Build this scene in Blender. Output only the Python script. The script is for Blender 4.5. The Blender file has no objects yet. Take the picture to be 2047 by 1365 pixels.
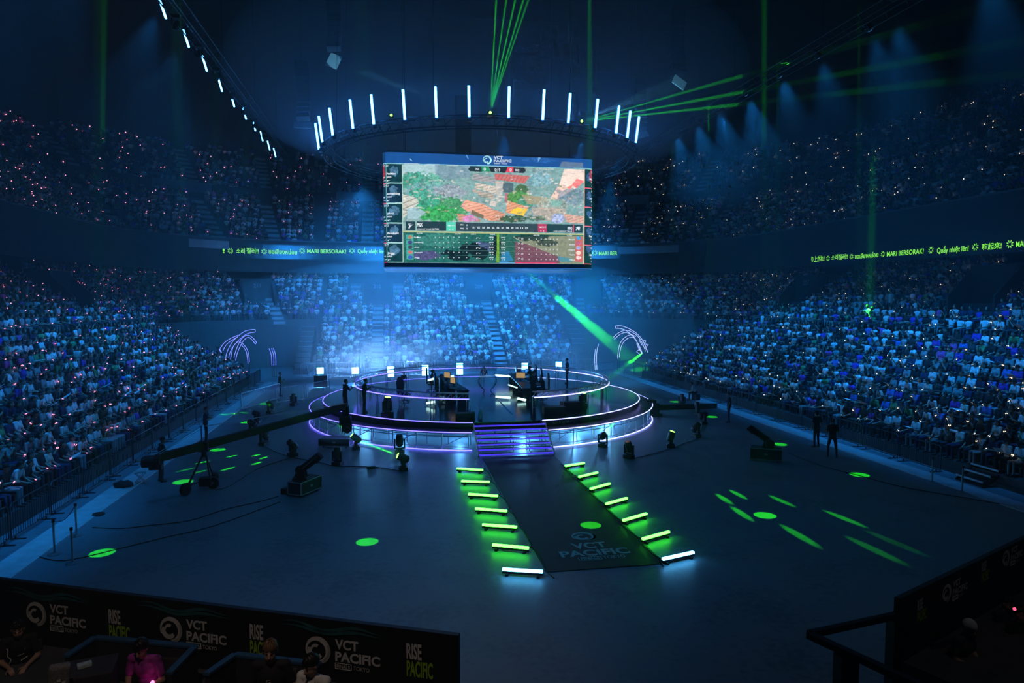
import bpy, bmesh, math, random
import numpy as np
from mathutils import Vector, Matrix, Euler

C = bpy.context.scene
COL = C.collection
PI = math.pi
R = math.radians
V = Vector
rng = random.Random(7)
C.view_settings.view_transform = 'Standard'
C.view_settings.look = 'None'
C.view_settings.gamma = 1.0
C.view_settings.exposure = 0.0

ORD = ('zeroth first second third fourth fifth sixth seventh eighth ninth tenth eleventh twelfth thirteenth fourteenth '
       'fifteenth sixteenth seventeenth eighteenth nineteenth twentieth').split()
for _t, _n in ((20, 'twenty'), (30, 'thirty'), (40, 'forty'), (50, 'fifty'), (60, 'sixty'), (70, 'seventy'), (80, 'eighty'), (90, 'ninety')):
    while len(ORD) <= _t:
        ORD.append(_n[:-1] + 'ieth')
    for _k in range(1, 10):
        ORD.append(_n + '-' + ORD[_k])
ORD[20] = 'twentieth'

# ------------------------------------------------------------------ camera
CAM = V((-5.3, 0.0, 7.0))
YAW, PIT, FPX = R(9.93), R(3.67), 24.0 / 36.0 * 2047
cam = bpy.data.cameras.new('camera')
cam_ob = bpy.data.objects.new('camera', cam)
COL.objects.link(cam_ob)
cam_ob.location = CAM
cam_ob.rotation_euler = (PI / 2 - PIT, 0, -YAW)
cam.lens, cam.sensor_width, cam.clip_end, cam.clip_start = 24.0, 36.0, 600, 0.1
C.camera = cam_ob
_r = V((math.cos(YAW), -math.sin(YAW), 0))
_f = V((math.sin(YAW) * math.cos(PIT), math.cos(YAW) * math.cos(PIT), -math.sin(PIT)))
_u = V((math.sin(YAW) * math.sin(PIT), math.cos(YAW) * math.sin(PIT), math.cos(PIT)))


def ray(px, py):
    return _f + _r * ((px - 1023.5) / FPX) + _u * ((682.5 - py) / FPX)


def G(px, py, z=0.0):            # where the line of sight meets a level z
    d = ray(px, py)
    return CAM + d * ((z - CAM.z) / d.z)


def YP(px, py, y):               # ... a wall facing along the hall
    d = ray(px, py)
    return CAM + d * ((y - CAM.y) / d.y)


def XP(px, py, x):
    d = ray(px, py)
    return CAM + d * ((x - CAM.x) / d.x)


def depth(p):
    return (V(p) - CAM).dot(_f)


def pix(p):
    q = V(p) - CAM
    d = q.dot(_f)
    return (1023.5 + FPX * q.dot(_r) / d, 682.5 - FPX * q.dot(_u) / d, d)


# ------------------------------------------------------------------ materials
MATS = {}


def mat(name, col, rough=0.6, metal=0.0, em=None, es=0.0, noise=0.0, scale=8.0, spec=0.5, light=True, bump=0.0):
    if name in MATS:
        return MATS[name]
    m = bpy.data.materials.new(name)
    m.use_nodes = True
    nt = m.node_tree
    b = nt.nodes['Principled BSDF']
    b.inputs['Base Color'].default_value = (*col, 1)
    b.inputs['Roughness'].default_value = rough
    b.inputs['Metallic'].default_value = metal
    b.inputs['Specular IOR Level'].default_value = spec
    if em is not None:
        b.inputs['Emission Color'].default_value = (*em, 1)
        b.inputs['Emission Strength'].default_value = es
        if not light:
            m.cycles.emission_sampling = 'NONE'
    if noise > 0 or bump > 0:
        tc = nt.nodes.new('ShaderNodeTexCoord')
        n = nt.nodes.new('ShaderNodeTexNoise')
        n.inputs['Scale'].default_value = scale
        n.inputs['Detail'].default_value = 5
        nt.links.new(tc.outputs['Object'], n.inputs['Vector'])
        if noise > 0:
            r = nt.nodes.new('ShaderNodeValToRGB')
            lo = [max(0, c * (1 - noise)) for c in col]
            hi = [min(1, c * (1 + noise)) for c in col]
            r.color_ramp.elements[0].position, r.color_ramp.elements[1].position = 0.3, 0.7
            r.color_ramp.elements[0].color = (*lo, 1)
            r.color_ramp.elements[1].color = (*hi, 1)
            nt.links.new(n.outputs['Fac'], r.inputs['Fac'])
            nt.links.new(r.outputs['Color'], b.inputs['Base Color'])
        if bump > 0:
            bp = nt.nodes.new('ShaderNodeBump')
            bp.inputs['Strength'].default_value = bump
            bp.inputs['Distance'].default_value = 0.02
            nt.links.new(n.outputs['Fac'], bp.inputs['Height'])
            nt.links.new(bp.outputs['Normal'], b.inputs['Normal'])
    MATS[name] = m
    return m


def attr_mat(name, attr, emit=False, strength=1.0, rough=0.8):
    m = bpy.data.materials.new(name)
    m.use_nodes = True
    nt = m.node_tree
    b = nt.nodes['Principled BSDF']
    a = nt.nodes.new('ShaderNodeAttribute')
    a.attribute_name = attr
    b.inputs['Roughness'].default_value = rough
    if emit:
        b.inputs['Base Color'].default_value = (0.02, 0.02, 0.02, 1)
        nt.links.new(a.outputs['Color'], b.inputs['Emission Color'])
        b.inputs['Emission Strength'].default_value = strength
    else:
        nt.links.new(a.outputs['Color'], b.inputs['Base Color'])
    MATS[name] = m
    return m


BLACK = mat('black_metal', (0.012, 0.012, 0.014), 0.45, 0.3, noise=0.2)
DARK = mat('dark_plastic', (0.02, 0.021, 0.024), 0.5, noise=0.2)
STEEL = mat('galvanised_steel', (0.45, 0.47, 0.5), 0.35, 0.8, noise=0.15, scale=20)
ALU = mat('aluminium', (0.55, 0.57, 0.6), 0.3, 0.85, noise=0.1, scale=15)
RUBBER = mat('black_rubber', (0.01, 0.01, 0.01), 0.8)
LED_V = mat('violet_led', (0.1, 0.1, 0.3), 0.4, em=(0.12, 0.1, 1.0), es=5.0)
LED_R = mat('white_violet_led', (0.2, 0.2, 0.3), 0.4, em=(0.3, 0.34, 1.0), es=5.0)
LED_W = mat('cool_white_led', (0.6, 0.7, 0.8), 0.4, em=(0.55, 0.75, 1.0), es=3.0)
LENS_G = mat('green_lit_lens', (0.1, 0.5, 0.1), 0.2, em=(0.25, 1.0, 0.08), es=6.0, light=False)
LENS_D = mat('dark_glass_lens', (0.02, 0.025, 0.03), 0.08, spec=0.8)
WHITEP = mat('white_print', (0.62, 0.65, 0.66), 0.6, noise=0.08)
GREENP = mat('yellow_green_print', (0.32, 0.6, 0.03), 0.6, noise=0.08)


# ------------------------------------------------------------------ mesh builder
class MB:
    def __init__(self):
        self.v, self.f, self.m = [], [], []

    def add(self, vs, fs, mi=0):
        b = len(self.v)
        self.v.extend(tuple(p) for p in vs)
        for q in fs:
            self.f.append(tuple(b + i for i in q))
            self.m.append(mi)
        return self

    def box(self, c, s, rot=None, mi=0):
        hx, hy, hz = s[0] / 2, s[1] / 2, s[2] / 2
        ps = [V((x, y, z)) for x in (-hx, hx) for y in (-hy, hy) for z in (-hz, hz)]
        if rot is not None:
            M = rot.to_matrix() if isinstance(rot, Euler) else rot
            ps = [M @ p for p in ps]
        c = V(c)
        return self.add([p + c for p in ps], [(0, 1, 3, 2), (4, 6, 7, 5), (0, 4, 5, 1), (2, 3, 7, 6), (0, 2, 6, 4), (1, 5, 7, 3)], mi)

    def bar(self, p0, p1, w, h=None, mi=0, up=V((0, 0, 1))):
        p0, p1 = V(p0), V(p1)
        h = w if h is None else h
        d = (p1 - p0)
        L = d.length
        if L < 1e-6:
            return self
        d /= L
        if abs(d.dot(up)) > 0.98:
            up = V((0, 1, 0))
        x = d.cross(up).normalized()
        z = x.cross(d)
        M = Matrix((x, d, z)).transposed()
        return self.box((p0 + p1) / 2, (w, L, h), M, mi)

    def tube(self, pts, r, n=8, mi=0, closed=False):
        pts = [V(p) for p in pts]
        N = len(pts)
        rs = r if isinstance(r, (list, tuple)) else [r] * N
        ring, pu = [], None
        for i in range(N):
            if closed:
                t = pts[(i + 1) % N] - pts[i - 1]
            else:
                t = pts[min(i + 1, N - 1)] - pts[max(i - 1, 0)]
            t.normalize()
            if pu is None:
                pu = V((0, 0, 1)) if abs(t.z) < 0.9 else V((1, 0, 0))
            u = (pu - t * pu.dot(t)).normalized()
            pu = u
            w = t.cross(u)
            ring.append([pts[i] + (u * math.cos(2 * PI * k / n) + w * math.sin(2 * PI * k / n)) * rs[i] for k in range(n)])
        vs = [p for q in ring for p in q]
        fs = []
        for i in range(N if closed else N - 1):
            j = (i + 1) % N
            for k in range(n):
                l = (k + 1) % n
                fs.append((i * n + k, i * n + l, j * n + l, j * n + k))
        if not closed:
            fs.append(tuple(range(n - 1, -1, -1)))
            fs.append(tuple((N - 1) * n + k for k in range(n)))
        return self.add(vs, fs, mi)

    def cyl(self, p0, p1, r0, r1=None, n=12, mi=0):
        return self.tube([p0, p1], [r0, r0 if r1 is None else r1], n, mi)

    def sph(self, c, r, n=12, m=8, mi=0, M=None):
        rr = (r, r, r) if not isinstance(r, (tuple, list)) else r
        c = V(c)
        vs, fs = [], []
        for i in range(m + 1):
            th = PI * i / m
            for k in range(n):
                ph = 2 * PI * k / n
                p = V((rr[0] * math.sin(th) * math.cos(ph), rr[1] * math.sin(th) * math.sin(ph), rr[2] * math.cos(th)))
                vs.append(c + (M @ p if M is not None else p))
        for i in range(m):
            for k in range(n):
                l = (k + 1) % n
                fs.append((i * n + k, (i + 1) * n + k, (i + 1) * n + l, i * n + l))
        return self.add(vs, fs, mi)

    def cap(self, p0, r0, p1, r1, n=12, mi=0):
        """tapered limb with rounded ends"""
        p0, p1 = V(p0), V(p1)
        d = (p1 - p0)
        L = max(d.length, 1e-5)
        d /= L
        pts, rs = [], []
        for a in (-80, -50, -20):
            pts.append(p0 + d * (r0 * math.sin(R(a))))
            rs.append(r0 * math.cos(R(a)))
        for a in (20, 50, 80):
            pts.append(p1 + d * (r1 * math.sin(R(a))))
            rs.append(r1 * math.cos(R(a)))
        return self.tube(pts, rs, n, mi)

    def lathe(self, prof, n=24, c=(0, 0, 0), mi=0, M=None):
        c = V(c)
        vs, fs = [], []
        for (r, z) in prof:
            for k in range(n):
                p = V((r * math.cos(2 * PI * k / n), r * math.sin(2 * PI * k / n), z))
                vs.append(c + (M @ p if M is not None else p))
        for i in range(len(prof) - 1):
            for k in range(n):
                l = (k + 1) % n
                fs.append((i * n + k, i * n + l, (i + 1) * n + l, (i + 1) * n + k))
        return self.add(vs, fs, mi)

    def prism(self, poly, M, h, mi=0):
        """2-D outline in the xy plane of M, thickened by h along its z"""
        n = len(poly)
        vs = [M @ V((x, y, 0)) for x, y in poly] + [M @ V((x, y, h)) for x, y in poly]
        fs = [tuple(range(n - 1, -1, -1)), tuple(range(n, 2 * n))]
        fs += [(i, (i + 1) % n, n + (i + 1) % n, n + i) for i in range(n)]
        return self.add(vs, fs, mi)

    def build(self, name, mats, parent=None, smooth=False, bevel=0.0):
        me = bpy.data.meshes.new(name)
        me.from_pydata(self.v, [], self.f)
        if not isinstance(mats, (list, tuple)):
            mats = [mats]
        for m in mats:
            me.materials.append(m)
        if len(mats) > 1:
            me.polygons.foreach_set('material_index', self.m)
        if smooth:
            me.polygons.foreach_set('use_smooth', [True] * len(me.polygons))
            try:
                me.set_sharp_from_angle(angle=R(40))
            except Exception:
                pass
        me.update()
        o = bpy.data.objects.new(name, me)
        COL.objects.link(o)
        if parent is not None:
            o.parent = parent
        if bevel > 0:
            b = o.modifiers.new('bevel', 'BEVEL')
            b.width, b.segments, b.limit_method = bevel, 2, 'ANGLE'
        return o


def tag(o, label, cat, group=None):
    o['label'] = label
    o['category'] = cat
    if group:
        o['group'] = group
    return o


def thing(name, label, cat, loc=(0, 0, 0), rz=0.0, group=None):
    o = bpy.data.objects.new(name, None)
    COL.objects.link(o)
    o.empty_display_size = 0.2
    o.location = loc
    o.rotation_euler = (0, 0, rz)
    return tag(o, label, cat, group)


def struct(name, mb, mats, **k):
    o = mb.build(name, mats, **k)
    o['kind'] = 'structure'
    return o


def copy_tree(o, label=None, loc=None, rz=None):
    r = o.copy()
    COL.objects.link(r)
    for ch in o.children:
        c = ch.copy()
        COL.objects.link(c)
        c.parent = r
        for g in ch.children:
            d = g.copy()
            COL.objects.link(d)
            d.parent = c
    if label:
        r['label'] = label
    if loc is not None:
        r.location = loc
    if rz is not None:
        r.rotation_euler = (0, 0, rz)
    return r


_dg = None


def text_mesh(s, size=1.0, bold=0.0, sx=1.0, depth_=0.0, spacing=1.0):
    """lettering as raw vertices and faces in the xy plane (x along the line)"""
    cu = bpy.data.curves.new('lettering', 'FONT')
    cu.body, cu.size, cu.offset, cu.extrude, cu.space_character = s, size, bold, depth_, spacing
    cu.resolution_u = 3
    ob = bpy.data.objects.new('lettering', cu)
    COL.objects.link(ob)
    dg = bpy.context.evaluated_depsgraph_get()
    me = bpy.data.meshes.new_from_object(ob.evaluated_get(dg))
    vs = [(v.co.x * sx, v.co.y, v.co.z) for v in me.vertices]
    fs = [tuple(p.vertices) for p in me.polygons]
    bpy.data.objects.remove(ob)
    bpy.data.curves.remove(cu)
    bpy.data.meshes.remove(me)
    return vs, fs


def put_text(mb, s, M, h, w=None, mi=0, bold=0.0, anchor='l', sx=1.0):
    """letters fitted to cap height h (and width w when given), placed by M with its xy plane as the page"""
    vs, fs = text_mesh(s, 1.0, bold)
    if not vs:
        return 0
    x0, x1 = min(v[0] for v in vs), max(v[0] for v in vs)
    y0, y1 = min(v[1] for v in vs), max(v[1] for v in vs)
    k = h / 0.73
    kx = k * sx if w is None else w / (x1 - x0)
    W = (x1 - x0) * kx
    off = {'l': 0, 'c': -W / 2, 'r': -W}[anchor]
    mb.add([M @ V(((v[0] - x0) * kx + off, v[1] * k, v[2])) for v in vs], fs, mi)
    return W


def page(o, xdir, ydir):
    """placement matrix: o is the origin, xdir/ydir the page axes"""
    x, y = V(xdir).normalized(), V(ydir).normalized()
    z = x.cross(y).normalized()
    y = z.cross(x)
    M = Matrix((x, y, z)).transposed().to_4x4()
    M.translation = V(o)
    return M


def swoosh(mb, M, r, mi=0):
    """round wave mark: broad crescent ring with a curled inner drop"""
    n = 40
    def arc(cx, cy, rr, a0, a1, k=n):
        return [(cx + rr * math.cos(R(a0 + (a1 - a0) * i / k)), cy + rr * math.sin(R(a0 + (a1 - a0) * i / k))) for i in range(k + 1)]
    def band(A, B):
        N = len(A)
        mb.add([M @ V((x, y, 0)) for x, y in A + B], [(i, i + 1, N + i + 1, N + i) for i in range(N - 1)], mi)
    # outer crescent, open at lower left
    band(arc(0, 0, r, 200, -80), arc(-0.12 * r, -0.06 * r, 0.74 * r, 212, -86))
    # inner comma
    band(arc(-0.22 * r, -0.16 * r, 0.62 * r, 150, 330), arc(-0.16 * r, -0.06 * r, 0.34 * r, 150, 330))
    band(arc(-0.16 * r, 0.02 * r, 0.42 * r, 175, 60, 16), arc(-0.2 * r, -0.06 * r, 0.26 * r, 175, 60, 16))
    # right hand sickle
    band(arc(0.02 * r, -0.05 * r, 0.98 * r, -85, 30, 24), arc(-0.06 * r, 0.02 * r, 0.86 * r, -85, 30, 24))


def quad_strip(A, B):
    n = len(A)
    return list(A) + list(B), [(i, i + 1, n + i + 1, n + i) for i in range(n - 1)]
# ------------------------------------------------------------------ the bowl
HX, YB, R0, Y0 = 12.3, 60.0, 4.0, 12.0      # half straight at the end, corner centre, corner radius at the floor, near end of the side stands
UE = HX + 10 + (YB - Y0)                    # furthest position along a row


def bowl(u, d):
    """position on the row line at offset d; u runs along the row from the middle of the far end. Returns x, y, inward direction"""
    s, a = (1 if u >= 0 else -1), abs(u)
    if a <= HX:
        return s * a, YB + R0 + d, (0.0, -1.0)
    if a <= HX + 10:
        th = PI / 2 * (1 - (a - HX) / 10)
        return s * (HX + (R0 + d) * math.cos(th)), YB + (R0 + d) * math.sin(th), (-s * math.cos(th), -math.sin(th))
    return s * (HX + R0 + d), YB - (a - HX - 10), (-s * 1.0, 0.0)


def u_of(x, y):
    s, a = (1 if x >= 0 else -1), abs(x)
    if y <= YB:
        return s * (HX + 10 + YB - y)
    if a <= HX:
        return x
    return s * (HX + 10 * (1 - math.atan2(y - YB, a - HX) / (PI / 2)))


def du(a, d):
    return 10 / ((R0 + d) * PI / 2) if HX < abs(a) <= HX + 10 else 1.0


def span(u0, u1, step=0.6):
    out = [u0]
    ks = [-HX - 10, -HX, HX, HX + 10]
    pts = [u0] + [k for k in ks if u0 < k < u1] + [u1]
    for a, b in zip(pts[:-1], pts[1:]):
        m = (a + b) / 2
        n = max(1, int((b - a) / step)) if HX < abs(m) < HX + 10 else 1
        out += [a + (b - a) * (i + 1) / n for i in range(n)]
    return out


def extrude(mb, prof, u0, u1, mi=0, caps=True):
    us = span(u0, u1)
    n = len(prof)
    vs = []
    for u in us:
        for d, z in prof:
            x, y, _ = bowl(u, d)
            vs.append((x, y, z))
    fs = []
    for i in range(len(us) - 1):
        for k in range(n - 1):
            fs.append((i * n + k, (i + 1) * n + k, (i + 1) * n + k + 1, i * n + k + 1))
    if caps:
        fs.append(tuple(range(n)))
        fs.append(tuple((len(us) - 1) * n + k for k in range(n - 1, -1, -1)))
    mb.add(vs, fs, mi)


LOW = [(0.4 + 0.8 * k, 0.5 + 0.45 * k) for k in range(9)] + [(8.7 + 0.8 * k, 4.8 + 0.47 * k) for k in range(9)]
MID = [(13.4 + 0.8 * k, 12.4 + 0.6 * k) for k in range(10)]
TOP = [(24.4 + 0.8 * k, 19.2 + 0.62 * k) for k in range(11)]


def steps(rows, d_end, base):
    p = [(rows[0][0], base)]
    for i, (d, z) in enumerate(rows):
        p.append((d, z))
        p.append((rows[i + 1][0] if i + 1 < len(rows) else d_end, z))
    return p


CONC = mat('dark_concrete', (0.06, 0.065, 0.07), 0.8, noise=0.25, scale=3)
WALLM = mat('matte_black_wall', (0.03, 0.032, 0.036), 0.85, noise=0.2, scale=1.5)
LEDGE = mat('pale_parapet', (0.3, 0.32, 0.34), 0.6, noise=0.12, scale=2)
STEPM = mat('pale_step_concrete', (0.34, 0.36, 0.38), 0.7, noise=0.15, scale=4)

# floor: sealed concrete, slightly glossy, with scuffs
fm = bpy.data.materials.new('sealed_floor')
fm.use_nodes = True
nt = fm.node_tree
b = nt.nodes['Principled BSDF']
tc = nt.nodes.new('ShaderNodeTexCoord')
n1 = nt.nodes.new('ShaderNodeTexNoise')
n1.inputs['Scale'].default_value, n1.inputs['Detail'].default_value = 0.55, 7
n2 = nt.nodes.new('ShaderNodeTexNoise')
n2.inputs['Scale'].default_value, n2.inputs['Detail'].default_value = 6, 6
mx = nt.nodes.new('ShaderNodeMath')
mx.operation = 'ADD'
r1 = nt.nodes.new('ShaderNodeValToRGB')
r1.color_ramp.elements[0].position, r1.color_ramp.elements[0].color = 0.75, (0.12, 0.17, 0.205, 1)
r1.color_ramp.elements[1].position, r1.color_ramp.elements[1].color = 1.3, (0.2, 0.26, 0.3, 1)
r2 = nt.nodes.new('ShaderNodeMapRange')
r2.inputs['From Min'].default_value, r2.inputs['From Max'].default_value = 0.3, 0.7
r2.inputs['To Min'].default_value, r2.inputs['To Max'].default_value = 0.38, 0.5
for n_ in (n1, n2):
    nt.links.new(tc.outputs['Object'], n_.inputs['Vector'])
nt.links.new(n1.outputs['Fac'], mx.inputs[0])
nt.links.new(n2.outputs['Fac'], mx.inputs[1])
nt.links.new(mx.outputs[0], r1.inputs['Fac'])
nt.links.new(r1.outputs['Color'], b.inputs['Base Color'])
nt.links.new(n2.outputs['Fac'], r2.inputs['Value'])
nt.links.new(r2.outputs['Result'], b.inputs['Roughness'])
b.inputs['Specular IOR Level'].default_value = 0.55
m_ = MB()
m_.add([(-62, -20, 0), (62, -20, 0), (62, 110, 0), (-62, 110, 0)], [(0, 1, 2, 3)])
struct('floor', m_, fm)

# pale kerb strips along both long edges of the floor
KERB = mat('kerb_concrete', (0.55, 0.57, 0.6), 0.65, noise=0.15, scale=3)
for nm, x0, x1 in (('trim_left', -15.6, -14.75), ('trim_right', 14.95, 15.8)):
    m_ = MB()
    m_.box(((x0 + x1) / 2, 37, 0.012), (x1 - x0, 44 if x0 < 0 else 48, 0.024))
    struct(nm, m_, KERB)

# raked stands
m_ = MB()
lo, hi = LOW[:9], LOW[9:]
for u0, u1 in ((-UE, -HX - 12), (-HX, HX), (HX + 12, UE)):
    extrude(m_, steps(lo, hi[0][0], 0.0) + [(hi[0][0], 0.0)], u0, u1)
extrude(m_, steps(hi, 16.4, 0.0) + [(16.4, 0.0)], -UE, UE)
struct('floor_lower_stand', m_, CONC)
m_ = MB()
extrude(m_, steps(MID, 21.6, 11.9) + [(21.6, 11.9)], -UE, UE)
struct('floor_middle_stand', m_, CONC)
m_ = MB()
extrude(m_, steps(TOP, 33.4, 18.6) + [(33.4, 18.6)], -UE, UE)
struct('floor_upper_stand', m_, CONC)
# balcony fronts, back walls, roof
m_ = MB()
extrude(m_, [(13.25, 9.7), (13.0, 9.7), (13.0, 13.0), (13.25, 13.0), (13.25, 9.7)], -UE, UE, caps=False)
extrude(m_, [(13.2, 9.7), (14.3, 10.5), (17.2, 10.5)], -UE, UE, caps=False)
struct('wall_balcony_front', m_, WALLM)
m_ = MB()
extrude(m_, [(12.9, 13.0), (13.35, 13.0), (13.35, 13.1), (12.9, 13.1), (12.9, 13.0)], -UE, UE, caps=False)
struct('trim_balcony_rail', m_, mat('dark_rail', (0.08, 0.085, 0.09), 0.5))
m_ = MB()
extrude(m_, [(21.6, 12.0), (21.6, 18.7), (24.0, 18.7)], -UE, UE, caps=False)
extrude(m_, [(16.4, 0), (16.4, 10.5)], -UE, UE, caps=False)
extrude(m_, [(33.4, 18.6), (33.4, 47)], -UE, UE, caps=False)
struct('wall_stand_backs', m_, WALLM)
# upper tier parapet, painted pale where light catches it, broken by the stair openings
m_ = MB()
for x0, x1 in ((-35.5, -26.5), (-12, -3), (3, 9), (21, 28.5)):
    ua, ub = u_of(x0, 86), u_of(x1, 86)
    extrude(m_, [(24.25, 18.6), (24.0, 18.6), (24.0, 20.1), (24.25, 20.1), (24.25, 18.6)], ua, ub)
struct('wall_upper_parapet', m_, LEDGE)
m_ = MB()
for ua, ub in ((-UE, u_of(-35.5, 86)), (u_of(-26.5, 86), u_of(-12, 86)), (-3, 3), (9, u_of(21, 86)), (u_of(28.5, 86), UE)):
    extrude(m_, [(24.25, 18.6), (24.0, 18.6), (24.0, 20.0), (24.25, 20.0), (24.25, 18.6)], ua, ub)
struct('wall_upper_front', m_, WALLM)  # lengths of the same parapet out of the light, painted dark
# pale lengths of the balcony front where the ribbon display stops
m_ = MB()
for (xa, xb) in ((310, 446), (1236, 1420)):
    pa, pb = YP(xa, 500, 75.5), YP(xb, 500, 75.5)
    extrude(m_, [(12.98, 11.95), (12.94, 11.95), (12.94, 12.75), (12.98, 12.75), (12.98, 11.95)], u_of(pa.x, pa.y), u_of(pb.x, pb.y))
struct('trim_balcony_panel', m_, LEDGE)
m_ = MB()
m_.add([(-62, -20, 46), (62, -20, 46), (62, 110, 46), (-62, 110, 46)], [(3, 2, 1, 0)])
struct('ceiling', m_, mat('black_ceiling', (0.02, 0.021, 0.024), 0.9, noise=0.3, scale=0.4))

# stair aisles through the seating (pale treads) and the portals
ALOW = [-6.8, 5.0, u_of(-15.2, 68), u_of(14.6, 70.5)]
AMIDU = [u_of(*p) for p in ((-18.5, 80), (-25, 78.5), (-33.5, 70), (24, 79), (33, 73), (8, 80))] + [-8.0]
ATOPU = [u_of(*p) for p in ((-31, 91), (-21, 91), (-41, 80), (39, 88), (22, 93), (9, 91), (-8, 91))]
PORTAL = [(-6.9, 1.5), (4.3, 1.4), (u_of(-19.7, 76), 1.7), (u_of(16.8, 76), 1.6), (u_of(33, 52), 1.6), (u_of(33, 34), 1.6), (u_of(-30, 54), 1.6)]


def aisle_steps(mb, u, rows, i0, i1, w=1.15, d_end=None):
    for i in range(i0, i1):
        d, z = rows[i]
        dn, zn = rows[i + 1] if i + 1 < len(rows) else (d + 0.8, z + 0.5)
        h = (zn - z) / 2
        for a, b_, zz in ((d - 0.38, d + 0.0, z - h), (d + 0.0, dn - 0.38, z)):
            q = []
            for dd in (a, b_):
                x, y, nrm = bowl(u, dd)
                tx, ty = -nrm[1], nrm[0]
                q += [(x - tx * w / 2, y - ty * w / 2), (x + tx * w / 2, y + ty * w / 2)]
            vs = [(x, y, zz + 0.02) for x, y in q] + [(q[0][0], q[0][1], zz - h), (q[1][0], q[1][1], zz - h)]
            mb.add(vs, [(0, 1, 3, 2), (4, 5, 1, 0)])


m_ = MB()
aisle_steps(m_, -6.8, LOW, 0, 13)
aisle_steps(m_, -9.3, LOW, 12, 18)
aisle_steps(m_, -4.6, LOW, 12, 18)
aisle_steps(m_, 5.0, LOW, 0, 14)
aisle_steps(m_, ALOW[2], LOW, 9, 18)
aisle_steps(m_, ALOW[3], LOW, 9, 18)
for a in AMIDU:
    aisle_steps(m_, a, MID, 0, 10, 1.3)
for a in ATOPU:
    aisle_steps(m_, a, TOP, 0, 11, 1.3)
struct('trim_aisle_steps', m_, STEPM)
m_ = MB()
# free flights down to the floor beside the far-end block
for u in (-12.95, 12.95):
    for k in range(9):
        x = (abs(u) + 0.65) * (1 if u > 0 else -1)
        m_.box((x, 64.4 + 0.8 * k + 0.4, 0.25 + 0.225 * k), (1.3, 0.8, 0.5 + 0.45 * k), mi=0)
        if k > 3:
            m_.box((x, 64.4 + 0.8 * k + 0.4, 0.51 + 0.45 * k), (1.25, 0.7, 0.03), mi=1)
struct('trim_side_flights', m_, [WALLM, STEPM])

m_ = MB()
for i, (u, hw) in enumerate(PORTAL):
    # the stair opening: a dark box rising out of the rows, with side walls
    d0, z0, d1, z1 = LOW[12][0], LOW[12][1], 15.3, 8.9
    a = hw * du(u, 13)
    extrude(m_, [(d0 + 1.3, z0 - 0.2), (d0 + 1.3, z1), (d1, z1), (d1, z0)], u - a, u + a)
    for s in (-1, 1):
        extrude(m_, [(d0 - 0.2, z0), (d0 - 0.2, z0 + 0.9), (d0 + 1.4, z1 - 0.2), (d0 + 1.4, z0)], u + s * a - 0.06, u + s * a + 0.06)
struct('wall_portal', m_, WALLM)
for i, (lab, u) in enumerate(((211, PORTAL[2][0]), (210, PORTAL[0][0]), (209, PORTAL[1][0]), (208, PORTAL[3][0]), (207, PORTAL[4][0]))):
    x, y, nrm = bowl(u, LOW[12][0] + 1.27)
    m_ = MB()
    put_text(m_, str(lab), page((x, y, 8.05), (-nrm[1] * 1.0, nrm[0] * 1.0, 0), (0, 0, 1)), 0.42, anchor='c', bold=0.01)
    o = m_.build('section_sign', mat('grey_print', (0.3, 0.32, 0.34), 0.6))
    tag(o, 'white section number %d on the dark stair portal of the lower stand' % lab, 'sign', 'section numbers')
for lab, px, py in ((411, 316, 363), (410, 556, 370), (409, 748, 374), (406, 1315, 387)):
    p = YP(px, py, 85)
    u = u_of(p.x, p.y)
    x, y, nrm = bowl(u, 21.5)
    m_ = MB()
    put_text(m_, str(lab), page((x, y, 18.0), (-nrm[1], nrm[0], 0), (0, 0, 1)), 0.62, anchor='c', bold=0.01)
    o = m_.build('section_sign', mat('grey_print', (0.4, 0.42, 0.44), 0.6))
    tag(o, 'grey section number %d on the wall below the upper tier' % lab, 'sign', 'section numbers')
# ------------------------------------------------------------------ people
SKIN = mat('skin', (0.42, 0.26, 0.19), 0.55, noise=0.06)
HAIR = mat('black_hair', (0.014, 0.011, 0.01), 0.45, noise=0.3, scale=40)
HAIRB = mat('brown_hair', (0.16, 0.09, 0.045), 0.45, noise=0.3, scale=40)
EYE = mat('dark_eye', (0.02, 0.015, 0.012), 0.2)
LIP = mat('lips', (0.32, 0.13, 0.12), 0.5)
TEETH = mat('teeth', (0.75, 0.73, 0.68), 0.35)
SHOE = mat('dark_shoe', (0.03, 0.03, 0.034), 0.5)
SHOEW = mat('pale_shoe', (0.5, 0.5, 0.5), 0.5)
CL = {}
for nm, c in dict(white=(0.74, 0.76, 0.78), cream=(0.6, 0.57, 0.5), grey=(0.3, 0.31, 0.33), black=(0.014, 0.014, 0.016), navy=(0.02, 0.03, 0.09),
                  purple=(0.13, 0.05, 0.45), blue=(0.06, 0.16, 0.55), green=(0.1, 0.3, 0.12), pink=(0.6, 0.1, 0.42), red=(0.45, 0.04, 0.05),
                  teal=(0.08, 0.3, 0.32), charcoal=(0.05, 0.052, 0.06)).items():
    CL[nm] = mat(nm + '_cloth', c, 0.85, noise=0.12, scale=12)


def ik(a, b, l1, l2, pole):
    a, b = V(a), V(b)
    d = b - a
    L = min(d.length, (l1 + l2) * 0.995)
    d.normalize()
    b = a + d * L
    x = (l1 * l1 - l2 * l2 + L * L) / (2 * L)
    h = math.sqrt(max(l1 * l1 - x * x, 0))
    p = V(pole)
    p = (p - d * p.dot(d)).normalized()
    return a + d * x + p * h, b


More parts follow.
